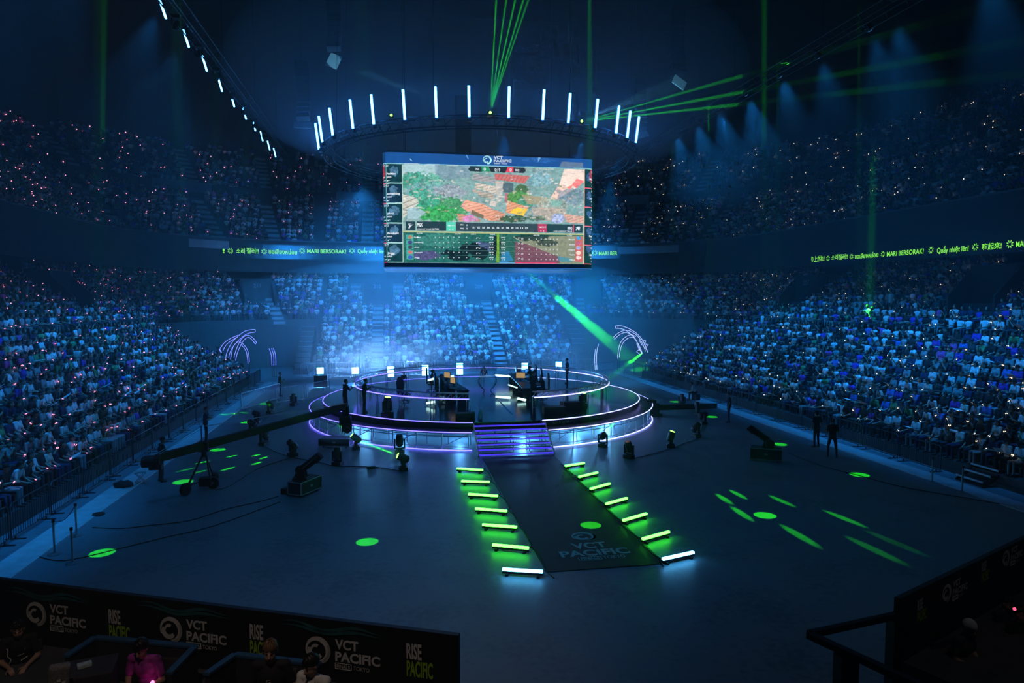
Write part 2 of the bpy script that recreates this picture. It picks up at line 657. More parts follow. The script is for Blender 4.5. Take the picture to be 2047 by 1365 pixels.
def figure(P):
    """limbs and masses of one body facing +y, as shapes tagged with what covers them:
    0 skin 1 shirt 2 trousers 3 shoe 4 eye 5 lips"""
    S = []
    cap = lambda p0, r0, p1, r1, m: S.append(('c', V(p0), r0, V(p1), r1, m))
    def ell(c, r, M, m):
        S.append(('e', V(c), r, M, m))
    hip = V(P['hip'])
    a = P.get('lean', 0.0)
    up, fw, rt = V((0, math.sin(a), math.cos(a))), V((0, math.cos(a), -math.sin(a))), V((1, 0, 0))
    T = Matrix((rt, fw, up)).transposed()
    k = P.get('build', 1.0)
    ell(hip + up * 0.02, (0.165 * k, 0.125 * k, 0.13), T, 2)
    ell(hip + up * 0.15, (0.145 * k, 0.115 * k, 0.16), T, 1)
    ell(hip + up * 0.33, (0.165 * k, 0.118 * k, 0.19), T, 1)
    sh = [hip + up * 0.475 + rt * (s * 0.168 * k) for s in (-1, 1)]
    cap(sh[0], 0.062, sh[1], 0.062, 1)
    nb = hip + up * 0.52
    hd = nb + (up * 0.6 + V((0, 0, 1)) * 0.5 + fw * P.get('crane', 0.1)).normalized() * 0.135 + fw * 0.02
    cap(nb - up * 0.03, 0.058, hd - V((0, 0, 0.03)), 0.05, 0)
    hy, hp = P.get('turn', 0.0), P.get('nod', 0.0)
    H = Euler((-hp, 0, -hy)).to_matrix()
    def hl(x, y, z):
        return hd + H @ V((x, y, z))
    ell(hl(0, -0.012, 0.03), (0.076, 0.095, 0.098), H, 0)
    ell(hl(0, 0.025, -0.035), (0.062, 0.07, 0.075), H, 0)
    ell(hl(0, 0.06, -0.085), (0.028, 0.026, 0.022), H, 0)
    cap(hl(0, 0.088, 0.02), 0.011, hl(0, 0.106, -0.018), 0.016, 0)
    for s in (-1, 1):
        ell(hl(s * 0.078, -0.005, 0.0), (0.012, 0.022, 0.034), H, 0)
        ell(hl(s * 0.031, 0.082, 0.018), (0.011, 0.01, 0.006), H, 4)
        cap(hl(s * 0.018, 0.086, 0.05), 0.005, hl(s * 0.046, 0.076, 0.05), 0.0045, 4)
    ell(hl(0, 0.086, -0.048), (0.026, 0.013, 0.009), H, 5)
    # legs
    for i, s in enumerate((-1, 1)):
        hj = hip + rt * (s * 0.085 * k) - V((0, 0, 0.02))
        kn, an = V(P['knee'][i]), V(P['ankle'][i])
        lm = 2 if P.get('legs', 'long') == 'long' else 0
        cap(hj, 0.09 * k, kn, 0.062 * k, 2)
        cap(kn, 0.058 * k, kn.lerp(an, 0.35), 0.058 * k, lm)
        cap(kn.lerp(an, 0.35), 0.057 * k, an, 0.044, lm)
        t = V(P.get('toe', ((s * 0.15, 1, 0),) * 2)[i]).normalized()
        cap(an + V((0, 0, -0.035)) - t * 0.03, 0.042, an + t * 0.14 + V((0, 0, -0.05)), 0.034, 3)
    # arms and hands
    for i, s in enumerate((-1, 1)):
        el, wr = ik(sh[i], P['wrist'][i], 0.285, 0.255, P.get('pole', ((-0.5, -0.4, -1), (0.5, -0.4, -1)))[i])
        if P.get('sleeve', 'short') == 'long':
            cap(sh[i], 0.058, el, 0.047, 1)
            cap(el, 0.046, wr, 0.035, 1)
        else:
            m = sh[i].lerp(el, 0.68)
            cap(sh[i], 0.06, m, 0.056, 1)
            cap(sh[i].lerp(el, 0.6), 0.045, el, 0.041, 0)
            cap(el, 0.041, wr, 0.028, 0)
        fd = V(P['hand'][i]).normalized() if 'hand' in P else (wr - el).normalized()
        pn = V(P.get('palm', ((0.4, 0.3, -1), (-0.4, 0.3, -1)))[i])
        pn = (pn - fd * pn.dot(fd)).normalized()
        sd = fd.cross(pn)
        Hm = Matrix((sd, pn, fd)).transposed()
        ell(wr + fd * 0.05, (0.04, 0.017, 0.052), Hm, 0)
        for j, (off, L) in enumerate(((-0.029, 0.064), (-0.01, 0.074), (0.01, 0.07), (0.028, 0.055))):
            b0 = wr + fd * 0.09 + sd * off
            c = P.get('curl', 0.7) * (0.85 + 0.1 * j)
            d1 = fd * math.cos(c * 0.7) + pn * math.sin(c * 0.7)
            d2 = fd * math.cos(c * 1.7) + pn * math.sin(c * 1.7)
            b1 = b0 + d1 * L * 0.55
            cap(b0 - fd * 0.01, 0.0095, b1, 0.0088, 0)
            cap(b1, 0.0088, b1 + d2 * L * 0.5, 0.0075, 0)
        ts = -s if P.get('thumb') is None else P['thumb'][i]
        tb = wr + fd * 0.035 + sd * (-0.034)
        td = (fd * 0.6 - sd * 0.75 + pn * 0.35).normalized()
        cap(tb, 0.012, tb + td * 0.035, 0.0105, 0)
        cap(tb + td * 0.035, 0.0105, tb + td * 0.035 + (fd * 0.8 + pn * 0.4 - sd * 0.15).normalized() * 0.03, 0.0085, 0)
    return S, hd, H


def body_data(name, P, voxel=0.013, keep=0.35):
    """grow the shapes into one continuous skin and sort its faces by what covers them"""
    S, hd, H = figure(P)
    mb = MB()
    for q in S:
        if q[0] == 'c':
            mb.cap(q[1], q[2], q[3], q[4], 14)
        else:
            mb.sph(q[1], q[2], 18, 12, M=q[3])
    o = mb.build(name, SKIN)
    r = o.modifiers.new('skin', 'REMESH')
    r.mode, r.voxel_size, r.use_smooth_shade = 'VOXEL', voxel, True
    s = o.modifiers.new('smooth', 'SMOOTH')
    s.factor, s.iterations = 0.4, 1
    if keep < 1:
        d = o.modifiers.new('thin', 'DECIMATE')
        d.ratio = keep
    dg = bpy.context.evaluated_depsgraph_get()
    me = bpy.data.meshes.new_from_object(o.evaluated_get(dg))
    old = o.data
    bpy.data.objects.remove(o)
    bpy.data.meshes.remove(old)
    me.name = name
    n = len(me.polygons)
    c = np.zeros(n * 3)
    me.polygons.foreach_get('center', c)
    c = c.reshape(-1, 3)
    best, idx = np.full(n, 1e9), np.zeros(n, int)
    for q in S:
        if q[0] == 'c':
            p0, p1 = np.array(q[1]), np.array(q[3])
            d = p1 - p0
            t = np.clip(((c - p0) @ d) / max(d @ d, 1e-9), 0, 1)
            dist = np.linalg.norm(c - p0 - t[:, None] * d, axis=1) - (q[2] + (q[4] - q[2]) * t)
        else:
            M = np.array(q[3])
            l = (c - np.array(q[1])) @ M
            rr = np.array(q[2])
            k = np.linalg.norm(l / rr, axis=1)
            dist = (k - 1) * rr.min()
        dist = dist - (0.006 if q[-1] in (1, 2) else 0.002 if q[-1] in (4, 5) else 0.0)
        w = dist < best
        best[w], idx[w] = dist[w], q[-1]
    me.materials.clear()
    for m in (SKIN, CL['white'], CL['black'], SHOE, EYE, LIP):
        me.materials.append(m)
    me.polygons.foreach_set('material_index', idx.astype(np.int32))
    me.polygons.foreach_set('use_smooth', [True] * n)
    me.update()
    return me, hd, H


def hair_mb(hd, H, style='short', k=1.0):
    mb = MB()
    n, m = 36, 14
    vs, fs, keep = [], [], {}
    for i in range(m + 1):
        th = PI * i / m
        for j in range(n):
            ph = 2 * PI * j / n
            d = V((math.sin(th) * math.cos(ph), math.sin(th) * math.sin(ph), math.cos(th)))
            f = max(0.0, d.y)
            low = {'short': -0.3, 'bob': -0.75, 'long': -0.95, 'cap': -0.05}[style]
            lim = low + ((0.12 if style == 'bob' else 0.25) - low + 0.12) * min(1, f * 1.7)
            z = max(d.z, lim)
            q = V((d.x * 0.088, d.y * 0.106 - 0.014, z * 0.112 + 0.036))
            if style == 'long' and d.z < 0 and d.y < 0.25:
                q.z -= 0.14 * (-d.z) ** 0.8
                q.y -= 0.015
                q.x *= 1.12
            w = 1 + (0.035 * math.sin(ph * 11 + i * 0.6) + 0.02 * math.sin(ph * 18 - i) if style != 'cap' else 0)
            vs.append(hd + H @ (q * w * k if d.z > lim else q * 0.93))
    for i in range(m):
        for j in range(n):
            l = (j + 1) % n
            fs.append((i * n + j, (i + 1) * n + j, (i + 1) * n + l, i * n + l))
    return mb.add(vs, fs)


def person(name_label, P, loc, rz, shirt='black', trousers='black', shoe=None, hair='short', hairm=None, cat='person', group=None, voxel=0.013, keep=0.4, name='person'):
    me, hd, H = body_data(name, P, voxel, keep)
    o = bpy.data.objects.new(name, me)
    COL.objects.link(o)
    tag(o, name_label, cat, group)
    o.location, o.rotation_euler = loc, (0, 0, rz)
    dress(o, shirt, trousers, shoe)
    h = hair_mb(hd, H, hair).build('hair', hairm or HAIR, o, smooth=True)
    return o, hd, H


def dress(o, shirt, trousers, shoe=None, skin=None):
    for i, m in ((1, CL[shirt] if isinstance(shirt, str) else shirt), (2, CL[trousers] if isinstance(trousers, str) else trousers), (3, shoe or SHOE)):
        o.material_slots[i].link = 'OBJECT'
        o.material_slots[i].material = m


def sit(lean=0.05, wr=None, **k):
    """seated with the feet on the floor; the seat is 0.45 up"""
    P = dict(hip=(0, 0, 0.55), lean=lean, knee=((-0.11, 0.43, 0.53), (0.11, 0.43, 0.53)), ankle=((-0.11, 0.44, 0.085), (0.11, 0.44, 0.085)),
             wrist=wr or ((-0.09, 0.3, 0.66), (0.09, 0.3, 0.66)), hand=((0.35, 1, -0.1), (-0.35, 1, -0.1)))
    P.update(k)
    return P


def stand(lean=0.0, wr=None, spread=0.12, **k):
    P = dict(hip=(0, 0, 0.93), lean=lean, knee=((-spread, 0.03, 0.5), (spread, 0.03, 0.5)), ankle=((-spread - 0.02, 0, 0.085), (spread + 0.02, 0, 0.085)),
             wrist=wr or ((-0.25, 0.08, 0.9), (0.25, 0.08, 0.9)), hand=((0, 0.15, -1), (0, 0.15, -1)), palm=((1, 0.2, 0), (-1, 0.2, 0)))
    P.update(k)
    return P


# ---- seats, shared by the whole audience
def taken(tier, k, u, d):
    ad = 0.75
    if tier == 0:
        if k <= 8 and HX < abs(u) < HX + 12.2:
            return True
        al = [-6.8, 5.0] if k < 13 else [-9.3, -4.6, 5.0] if k >= 14 else [-6.8, 5.0]
        if k >= 9:
            al = al + ALOW[2:]
        for a in al:
            if abs(u - a) < ad * du(a, d):
                return True
        if k >= 11:
            for p, hw in PORTAL:
                if abs(u - p) < (hw + 0.25) * du(p, d) and k >= 11:
                    return True
        if 2 <= k <= 8 and abs(abs(u) - 40.3) < 0.5:
            return True
    else:
        for a in (AMIDU if tier == 1 else ATOPU):
            if abs(u - a) < 0.85 * du(a, d):
                return True
    return False


SEATS = []            # tier, row, u, x, y, z, rz, serial in row
sr = random.Random(11)
for tier, rows, pitch in ((0, LOW, 0.56), (1, MID, 0.6), (2, TOP, 0.64)):
    for k, (d, z) in enumerate(rows):
        dd = d + 0.56
        for side in (1, -1):
            u, i = 0.28, 0
            while u < UE - 0.5:
                uu = u * side
                if not taken(tier, k, uu, dd):
                    x, y, nrm = bowl(uu, dd)
                    i += 1
                    SEATS.append((tier, k, uu, x, y, z, math.atan2(-nrm[0], nrm[1]), i))
                u += pitch * du(u, dd)
# ------------------------------------------------------------------ the audience
BAND_P = mat('pink_wristband_light', (0.5, 0.1, 0.3), 0.4, em=(1.0, 0.24, 0.42), es=5.0, light=False)
BAND_W = mat('warm_wristband_light', (0.5, 0.4, 0.3), 0.4, em=(1.0, 0.8, 0.55), es=3.5, light=False)
PAPER = mat('white_paper', (0.8, 0.82, 0.84), 0.7, noise=0.03)

scored = []
for s in SEATS:
    if s[0] != 0:
        continue
    px, py, dp = pix((s[3], s[4], s[5] + 0.9))
    if dp > 1 and -10 < px < 2057 and py < 1180 + (60 if px < 60 else 0):
        scored.append((dp, s))
scored.sort(key=lambda t: t[0])
NEAR = [s for _, s in scored[:300]]
near_set = set(id(s) for s in NEAR)

POSES = [
    ('hands resting on the lap', sit(0.02)),
    ('leaning forward', sit(0.42, ((-0.12, 0.42, 0.62), (0.1, 0.44, 0.62)))),
    ('hands clasped near the chin', sit(0.12, ((-0.05, 0.24, 0.98), (0.05, 0.24, 0.98)), hand=((0.3, 0.2, 1), (-0.3, 0.2, 1)), palm=((1, 0.2, 0), (-1, 0.2, 0)), curl=1.0)),
    ('looking down at the hands', sit(0.15, ((-0.08, 0.33, 0.78), (0.09, 0.33, 0.78)), nod=0.35)),
    ('one arm raised', sit(0.0, ((-0.12, 0.28, 0.68), (0.3, 0.2, 1.28)), hand=((0.3, 1, 0), (0, 0.1, 1)), palm=((0.4, 0.3, -1), (0, 1, 0)), curl=0.3)),
    ('head turned towards the neighbour', sit(0.05, ((-0.14, 0.28, 0.64), (0.07, 0.3, 0.64)), turn=0.6)),
]
protos = []
for i, (txt, P) in enumerate(POSES):
    me, hd, H = body_data('seated_body', P, 0.017, 0.3)
    hs = [hair_mb(hd, H, st).build('hair', HAIR) for st in ('short', 'bob', 'long')]
    for h in hs:
        COL.objects.unlink(h)
    protos.append((txt, me, [h.data for h in hs], P))
bandm = MB()
bandm.tube([V((0.036 * math.cos(2 * PI * k / 10), 0.036 * math.sin(2 * PI * k / 10), 0)) for k in range(10)], 0.008, 6, closed=True)
band0 = bandm.build('wristband', [BAND_P])
COL.objects.unlink(band0)
pm = MB()
pm.box((0, 0, 0), (0.3, 0.42, 0.004))
paper0 = pm.build('paper_sheet', PAPER)
COL.objects.unlink(paper0)

SHIRTS = ['white'] * 9 + ['black'] * 8 + ['grey'] * 3 + ['cream'] * 2 + ['navy'] * 3 + ['purple'] * 2 + ['blue', 'teal', 'green', 'charcoal', 'charcoal', 'pink']
cr = random.Random(5)
rows_seen = {}
for s in sorted(NEAR, key=lambda q: (q[3] > 0, q[1], q[4])):
    key = (s[3] > 0, s[1])
    rows_seen[key] = n = rows_seen.get(key, 0) + 1
    right = s[3] > 0
    shirt = cr.choice(SHIRTS)
    pi = cr.choices(range(6), (4, 3, 3, 4, 1, 2))[0]
    txt, me, hairs, P = protos[pi]
    o = bpy.data.objects.new('spectator', me)
    COL.objects.link(o)
    sc = cr.uniform(0.93, 1.05)
    o.location = (s[3], s[4], s[5])
    o.rotation_euler = (0, 0, s[6] + cr.uniform(-0.15, 0.15))
    o.scale = (sc, sc, sc)
    dress(o, shirt, cr.choice(('black', 'charcoal', 'navy', 'charcoal', 'grey')))
    hi = cr.choices((0, 1, 2), (5, 2, 3))[0]
    h = bpy.data.objects.new('hair', hairs[hi])
    COL.objects.link(h)
    h.parent = o
    if cr.random() < 0.35:
        b_ = None
    else:
        b_ = band0.copy()
        COL.objects.link(b_)
        b_.parent = o
        if right:
            b_.material_slots[0].link = 'OBJECT'
            b_.material_slots[0].material = BAND_W
        b_.location = P['wrist'][1]
        b_.rotation_euler = (cr.uniform(-0.8, 0.8), cr.uniform(-0.8, 0.8), 0)
    tag(o, 'spectator in %s shirt, %s row of the %s stand, %s seat from its near end' % (shirt, ORD[s[1] + 1], 'right' if right else 'left', ORD[n]),
        'person', 'spectators in the near rows of the %s stand' % ('right' if right else 'left'))
    if pi in (0, 3, 5) and cr.random() < 0.42:
        q = paper0.copy()
        COL.objects.link(q)
        M = Matrix.Translation(o.location) @ Euler(o.rotation_euler).to_matrix().to_4x4()
        q.location = M @ (V((0, 0.42, 0.72 if pi == 0 else 0.86)) * sc)
        q.rotation_euler = (cr.uniform(0.1, 0.7), cr.uniform(-0.2, 0.2), o.rotation_euler.z + cr.uniform(-0.4, 0.4))
        tag(q, 'white paper sheet held by the %s spectator of the %s row, %s stand' % (ORD[n], ORD[s[1] + 1], 'right' if right else 'left'), 'paper', 'paper sheets in the audience')


# ---- everyone further away: one mass
def low_body(lean, arms, paper, longhair, standing=False):
    """faceted small figure; returns vertices, faces, region per vertex (0 skin 1 shirt 2 trousers 3 hair 4 paper)"""
    mb, reg = MB(), []
    def put(region, fn):
        n = len(mb.v)
        fn()
        reg.extend([region] * (len(mb.v) - n))
    hz = 0.95 if standing else 0.5
    up, fw = V((0, math.sin(lean), math.cos(lean))), V((0, math.cos(lean), -math.sin(lean)))
    hip = V((0, 0, hz))
    def loft(levels, n=7):
        vs = []
        for c, rx, ry in levels:
            for k in range(n):
                a = 2 * PI * k / n
                vs.append(c + V((rx * math.cos(a), 0, 0)) + fw * (ry * math.sin(a)))
        fs = [(i * n + k, i * n + (k + 1) % n, (i + 1) * n + (k + 1) % n, (i + 1) * n + k) for i in range(len(levels) - 1) for k in range(n)]
        fs.append(tuple((len(levels) - 1) * n + k for k in range(n)))
        mb.add(vs, fs)
    put(1, lambda: loft([(hip - up * 0.06, 0.17, 0.13), (hip + up * 0.2, 0.165, 0.125), (hip + up * 0.42, 0.2, 0.12), (hip + up * 0.52, 0.13, 0.08)]))
    nb = hip + up * 0.5
    hd = nb + V((0, 0, 0.17)) + fw * 0.04
    put(0, lambda: mb.tube([nb, hd - V((0, 0, 0.02))], 0.055, 5))
    put(0, lambda: mb.sph(hd, (0.075, 0.09, 0.115), 7, 5))
    put(3, lambda: mb.sph(hd + V((0, -0.03, 0.03 if not longhair else -0.02)), (0.094, 0.108, 0.118 if not longhair else 0.17), 8, 5))
    for s in (-1, 1):
        sh = hip + up * 0.47 + V((s * 0.19, 0, 0))
        el, wr = ik(sh, hip + V(arms[0 if s < 0 else 1]), 0.29, 0.26, (s * 0.5, -0.3, -1))
        put(1, lambda: mb.tube([sh, sh.lerp(el, 0.7)], [0.06, 0.055], 5))
        put(0, lambda: mb.tube([sh.lerp(el, 0.65), el, wr, wr + (wr - el).normalized() * 0.13], [0.042, 0.04, 0.03, 0.032], 4))
        if standing:
            put(2, lambda: mb.tube([hip + V((s * 0.09, 0, 0)), V((s * 0.11, 0.02, 0.5)), V((s * 0.12, 0, 0.03))], [0.095, 0.065, 0.05], 5))
        else:
            put(2, lambda: mb.tube([hip + V((s * 0.09, 0, 0)), V((s * 0.11, 0.44, 0.5)), V((s * 0.11, 0.46, 0.03))], [0.09, 0.065, 0.05], 5))
    if paper:
        c = (hip + V(arms[0]) + hip + V(arms[1])) / 2 + V((0, 0.06, 0.06))
        put(4, lambda: mb.box(c, (0.34, 0.28, 0.01), Euler((0.6, 0, 0.2))))
    return np.array(mb.v), mb.f, np.array(reg), np.array(hip + V(arms[1]) + V((0, 0.02, 0.05)))


A = ((-0.1, 0.3, 0.14), (0.1, 0.3, 0.14))
VARIANTS = [low_body(0.05, A, False, False), low_body(0.3, ((-0.1, 0.42, 0.12), (0.1, 0.42, 0.12)), False, True),
            low_body(0.1, ((-0.05, 0.26, 0.42), (0.06, 0.26, 0.42)), False, False), low_body(0.12, A, True, False),
            low_body(0.0, ((-0.12, 0.28, 0.16), (0.28, 0.16, 0.75)), False, True), low_body(0.12, ((-0.1, 0.3, 0.25), (0.1, 0.3, 0.25)), True, True),
            low_body(0.02, ((-0.22, 0.12, -0.05), (0.22, 0.12, -0.05)), False, False, True)]
VW = [5, 3, 4, 2.0, 1.2, 1.6, 0.12]
COLS = {'white': (0.74, 0.76, 0.78), 'cream': (0.6, 0.57, 0.5), 'grey': (0.3, 0.31, 0.33), 'black': (0.014, 0.014, 0.016), 'navy': (0.02, 0.03, 0.09), 'purple': (0.13, 0.05, 0.5),
        'blue': (0.06, 0.16, 0.55), 'green': (0.1, 0.3, 0.12), 'pink': (0.6, 0.1, 0.42), 'red': (0.45, 0.04, 0.05), 'teal': (0.08, 0.3, 0.32), 'charcoal': (0.05, 0.052, 0.06)}


def build_mass(name, seats, label, bandname, bandlabel):
    r = random.Random(len(seats))
    groups = [[] for _ in VARIANTS]
    for s in seats:
        groups[r.choices(range(len(VARIANTS)), VW)[0]].append(s)
    VS, LV, LS, CO = [], [], [], []
    nv = 0
    bpos, bcol = [], []
    for (bv, bf, reg, hand), gs in zip(VARIANTS, groups):
        if not gs:
            continue
        lens = np.array([len(f) for f in bf])
        flat = np.array([i for f in bf for i in f])
        for s in gs:
            a = s[6] + r.uniform(-0.3, 0.3)
            sc = r.uniform(0.9, 1.06)
            ca, sa = math.cos(a) * sc, math.sin(a) * sc
            v = np.empty_like(bv)
            ox, oy = s[3] + r.uniform(-0.06, 0.06), s[4] + r.uniform(-0.06, 0.06)
            v[:, 0] = bv[:, 0] * ca - bv[:, 1] * sa + ox
            v[:, 1] = bv[:, 0] * sa + bv[:, 1] * ca + oy
            v[:, 2] = bv[:, 2] * sc + s[5]
            VS.append(v)
            LV.append(flat + nv)
            LS.append(lens)
            nv += len(bv)
            shirt = COLS[r.choice(SHIRTS)]
            tro = r.choice(((0.014, 0.014, 0.016), (0.05, 0.05, 0.06), (0.02, 0.03, 0.08), (0.2, 0.2, 0.2)))
            hair = r.choice(((0.012, 0.01, 0.009), (0.012, 0.01, 0.009), (0.04, 0.025, 0.015), (0.09, 0.055, 0.03)))
            tab = np.array([(0.42, 0.27, 0.2), shirt, tro, hair, (0.8, 0.82, 0.84)])
            CO.append(tab[reg])
            if r.random() < (0.42 if s[0] == 0 else 0.26 if s[0] == 1 else 0.18):
                hx, hy, hz_ = hand
                bpos.append((hx * ca - hy * sa + ox, hx * sa + hy * ca + oy, hz_ * sc + s[5], s[0]))
    v = np.concatenate(VS).astype(np.float32)
    lv = np.concatenate(LV).astype(np.int32)
    ls = np.concatenate(LS).astype(np.int32)
    co = np.concatenate(CO).astype(np.float32)
    me = bpy.data.meshes.new(name)
    me.vertices.add(len(v))
    me.vertices.foreach_set('co', v.ravel())
    me.loops.add(len(lv))
    me.loops.foreach_set('vertex_index', lv)
    me.polygons.add(len(ls))
    me.polygons.foreach_set('loop_start', np.concatenate(([0], np.cumsum(ls)[:-1])).astype(np.int32))
    at = me.attributes.new('tint', 'FLOAT_COLOR', 'POINT')
    at.data.foreach_set('color', np.concatenate((co, np.ones((len(co), 1), np.float32)), 1).ravel())
    me.update(calc_edges=True)
    me.polygons.foreach_set('use_smooth', [True] * len(me.polygons))
    me.materials.append(MATS.get('audience') or attr_mat('audience', 'tint'))
    o = bpy.data.objects.new(name, me)
    COL.objects.link(o)
    o['kind'] = 'stuff'
    tag(o, label, 'crowd')
    # light-up wristbands: eight-sided beads
    n = len(bpos)
    P = np.array(bpos, dtype=np.float32)
    rad = np.where(P[:, 3] == 0, 0.03, np.where(P[:, 3] == 1, 0.04, 0.052))
    od = np.array([(1, 0, 0), (-1, 0, 0), (0, 1, 0), (0, -1, 0), (0, 0, 1), (0, 0, -1)], np.float32)
    of = np.array([(0, 2, 4), (2, 1, 4), (1, 3, 4), (3, 0, 4), (2, 0, 5), (1, 2, 5), (3, 1, 5), (0, 3, 5)], np.int32)
    v = (P[:, None, :3] + od[None] * rad[:, None, None]).reshape(-1, 3)
    lv = (of[None] + (np.arange(n) * 6)[:, None, None]).ravel().astype(np.int32)
    me = bpy.data.meshes.new(bandname)
    me.vertices.add(len(v))
    me.vertices.foreach_set('co', v.ravel())
    me.loops.add(len(lv))
    me.loops.foreach_set('vertex_index', lv)
    me.polygons.add(n * 8)
    me.polygons.foreach_set('loop_start', np.arange(0, n * 24, 3, dtype=np.int32))
    me.update(calc_edges=True)
    me.materials.append(BAND_P if 'pink' in bandname else BAND_W)
    o = bpy.data.objects.new(bandname, me)
    COL.objects.link(o)
    o['kind'] = 'stuff'
    tag(o, bandlabel, 'lights')


far = [s for s in SEATS if id(s) not in near_set]
fr = random.Random(3)
far = [s for s in far if fr.random() < (0.95 if s[0] == 0 else 0.85 if s[0] == 1 else 0.62)]
# keep what the picture can see plus a margin
far = [s for s in far if (lambda q: q[2] > 2 and -350 < q[0] < 2400)(pix((s[3], s[4], s[5])))]
build_mass('crowd_left', [s for s in far if s[3] < -2], 'seated audience filling the left and far left stands in white and dark shirts', 'pink_wristband_lights', 'pink wristband lights glowing across the left audience')
build_mass('crowd_right', [s for s in far if s[3] >= -2], 'seated audience filling the right and far right stands in white and dark shirts', 'warm_wristband_lights', 'warm white wristband lights glowing across the right audience')

# folding seats under the audience of the lower stand
sb = MB()
for s in SEATS:
    if s[0] == 0 and pix((s[3], s[4], s[5]))[2] > 1 and abs(pix((s[3], s[4], s[5]))[0] - 1023) < 1150:
        M = Euler((0, 0, s[6])).to_matrix()
        sb.box(V((s[3], s[4], s[5])) + M @ V((0, 0.03, 0.345)), (0.44, 0.36, 0.05), M)
        sb.box(V((s[3], s[4], s[5])) + M @ V((0, -0.215, 0.6)), (0.44, 0.04, 0.36), M)
        sb.box(V((s[3], s[4], s[5])) + M @ V((0, -0.05, 0.16)), (0.06, 0.2, 0.32), M)
o = sb.build('stadium_seats', mat('dark_seat_plastic', (0.025, 0.028, 0.04), 0.5, noise=0.1))
o['kind'] = 'stuff'
tag(o, 'rows of dark folding seats under the audience of the lower stands', 'seats')
# ------------------------------------------------------------------ round stage
SC = V((0.0, 40.5, 0.0))


def pol(r, th, z=0.0):
    """round the stage centre; th in degrees, 0 = towards the runway"""
    return V((r * math.sin(R(th)), -r * math.cos(R(th)), z))


def arc_pts(r, z, a0, a1, n):
    return [pol(r, a0 + (a1 - a0) * i / n, z) for i in range(n + 1)]


DECK = mat('black_gloss_deck', (0.012, 0.013, 0.016), 0.16, noise=0.2, scale=1.2, spec=0.5)
FASC = mat('black_fascia', (0.01, 0.01, 0.012), 0.4)
st = thing('round_stage', 'round black two-step stage edged with violet light lines in the middle of the floor', 'stage', SC)
m_ = MB()
m_.lathe([(0.01, 1.08), (9.25, 1.08), (9.25, 1.2), (0.01, 1.2)], 96)
m_.build('deck', DECK, st)
m_ = MB()
m_.lathe([(9.26, 0.8), (9.26, 1.17)], 96)
m_.build('deck_fascia', FASC, st)
GAPD = 10.3


def ring_slab(mb, r0, r1, z0, z1, a0, a1, n):
    q = [(r0, z0), (r1, z0), (r1, z1), (r0, z1)]
    vs = [pol(r, a0 + (a1 - a0) * i / n, z) for i in range(n + 1) for r, z in q]
    fs = [(i * 4 + k, i * 4 + (k + 1) % 4, (i + 1) * 4 + (k + 1) % 4, (i + 1) * 4 + k) for i in range(n) for k in range(4)]
    fs += [(3, 2, 1, 0), (n * 4, n * 4 + 1, n * 4 + 2, n * 4 + 3)]
    mb.add(vs, fs)


m_ = MB()
ring_slab(m_, 9.27, 10.0, 0.8, 0.88, GAPD, 360 - GAPD, 90)
m_.build('outer_step', FASC, st)
for r, z, t in ((9.28, 1.19, 0.022), (10.02, 0.86, 0.022), (10.02, 0.045, 0.026)):
    for a_, b_, lm_ in ((GAPD, 165, LED_R), (165, 360 - GAPD, LED_V)):
        m_ = MB()
        m_.tube(arc_pts(r, z, a_, b_, 80), t, 6)
        m_.build('light_line', lm_, st)
m_ = MB()
for k in range(48):
    a = GAPD + 1 + (360 - 2 * GAPD - 2) * k / 47
    m_.cyl(pol(9.85, a, 0), pol(9.85, a, 0.8), 0.028, n=6)
    b_ = a + (360 - 2 * GAPD - 2) / 47
    if k < 47:
        for z in (0.15, 0.62):
            m_.cyl(pol(9.85, a, z), pol(9.85, b_, z), 0.018, n=5)
        if k % 2 == 0:
            m_.cyl(pol(9.85, a, 0.15), pol(9.85, b_, 0.75), 0.016, n=5)
m_.build('outer_scaffold', STEEL, st)
m_ = MB()
for k in range(48):
    a = GAPD + 1 + (360 - 2 * GAPD - 2) * k / 47
    b_ = a + (360 - 2 * GAPD - 2) / 47
    m_.cyl(pol(8.6, a, 0), pol(8.6, a, 1.08), 0.028, n=6)
    if k < 47:
        m_.cyl(pol(8.6, a, 0.4), pol(8.6, b_, 0.4), 0.018, n=5)
m_.build('inner_scaffold', STEEL, st)
# small white wording on the dark fascia right of the stairs
m_ = MB()
for a in (13.5, 27):
    for i, ch in enumerate('VCT PACIFIC'):
        if ch == ' ':
            continue
        p = pol(9.29, a + i * 0.62, 0.99)
        put_text(m_, ch, page(p, pol(1, a + i * 0.62 + 90), (0, 0, 1)), 0.085, bold=0.01)
m_.build('fascia_lettering', WHITEP, st)

# raised ring of lighting truss round the deck
rt_ = thing('ring_rail', 'raised ring of lattice truss on posts with a light line, open towards the runway', 'truss', SC)
A0, A1 = 12.6, 347.4
for nm, r, z, t, mt in (('chord', 7.5, 2.28, 0.022, ALU), ('chord', 7.24, 2.28, 0.022, ALU), ('chord', 7.24, 2.02, 0.022, ALU), ('light_line', 7.53, 2.02, 0.028, LED_V), ('light_line', 7.53, 2.02, 0.028, LED_R)):
    m_ = MB()
    m_.tube(arc_pts(r, z, 165 if mt is LED_V else A0, 165 if mt is LED_R else A1, 120), t, 6)
    m_.build(nm, mt, rt_)
m_ = MB()
N_ = 150
for k in range(N_ + 1):
    a = A0 + (A1 - A0) * k / N_
    b_ = a + (A1 - A0) / N_
    m_.bar(pol(7.5, a, 2.02), pol(7.5, a, 2.28), 0.014)
    m_.bar(pol(7.24, a, 2.28), pol(7.5, a, 2.28), 0.014)
    if k < N_:
        m_.bar(pol(7.5, a, 2.02), pol(7.5, b_, 2.28), 0.014)
        m_.bar(pol(7.24, a, 2.02), pol(7.24, b_, 2.28), 0.014)
m_.build('lattice', ALU, rt_)
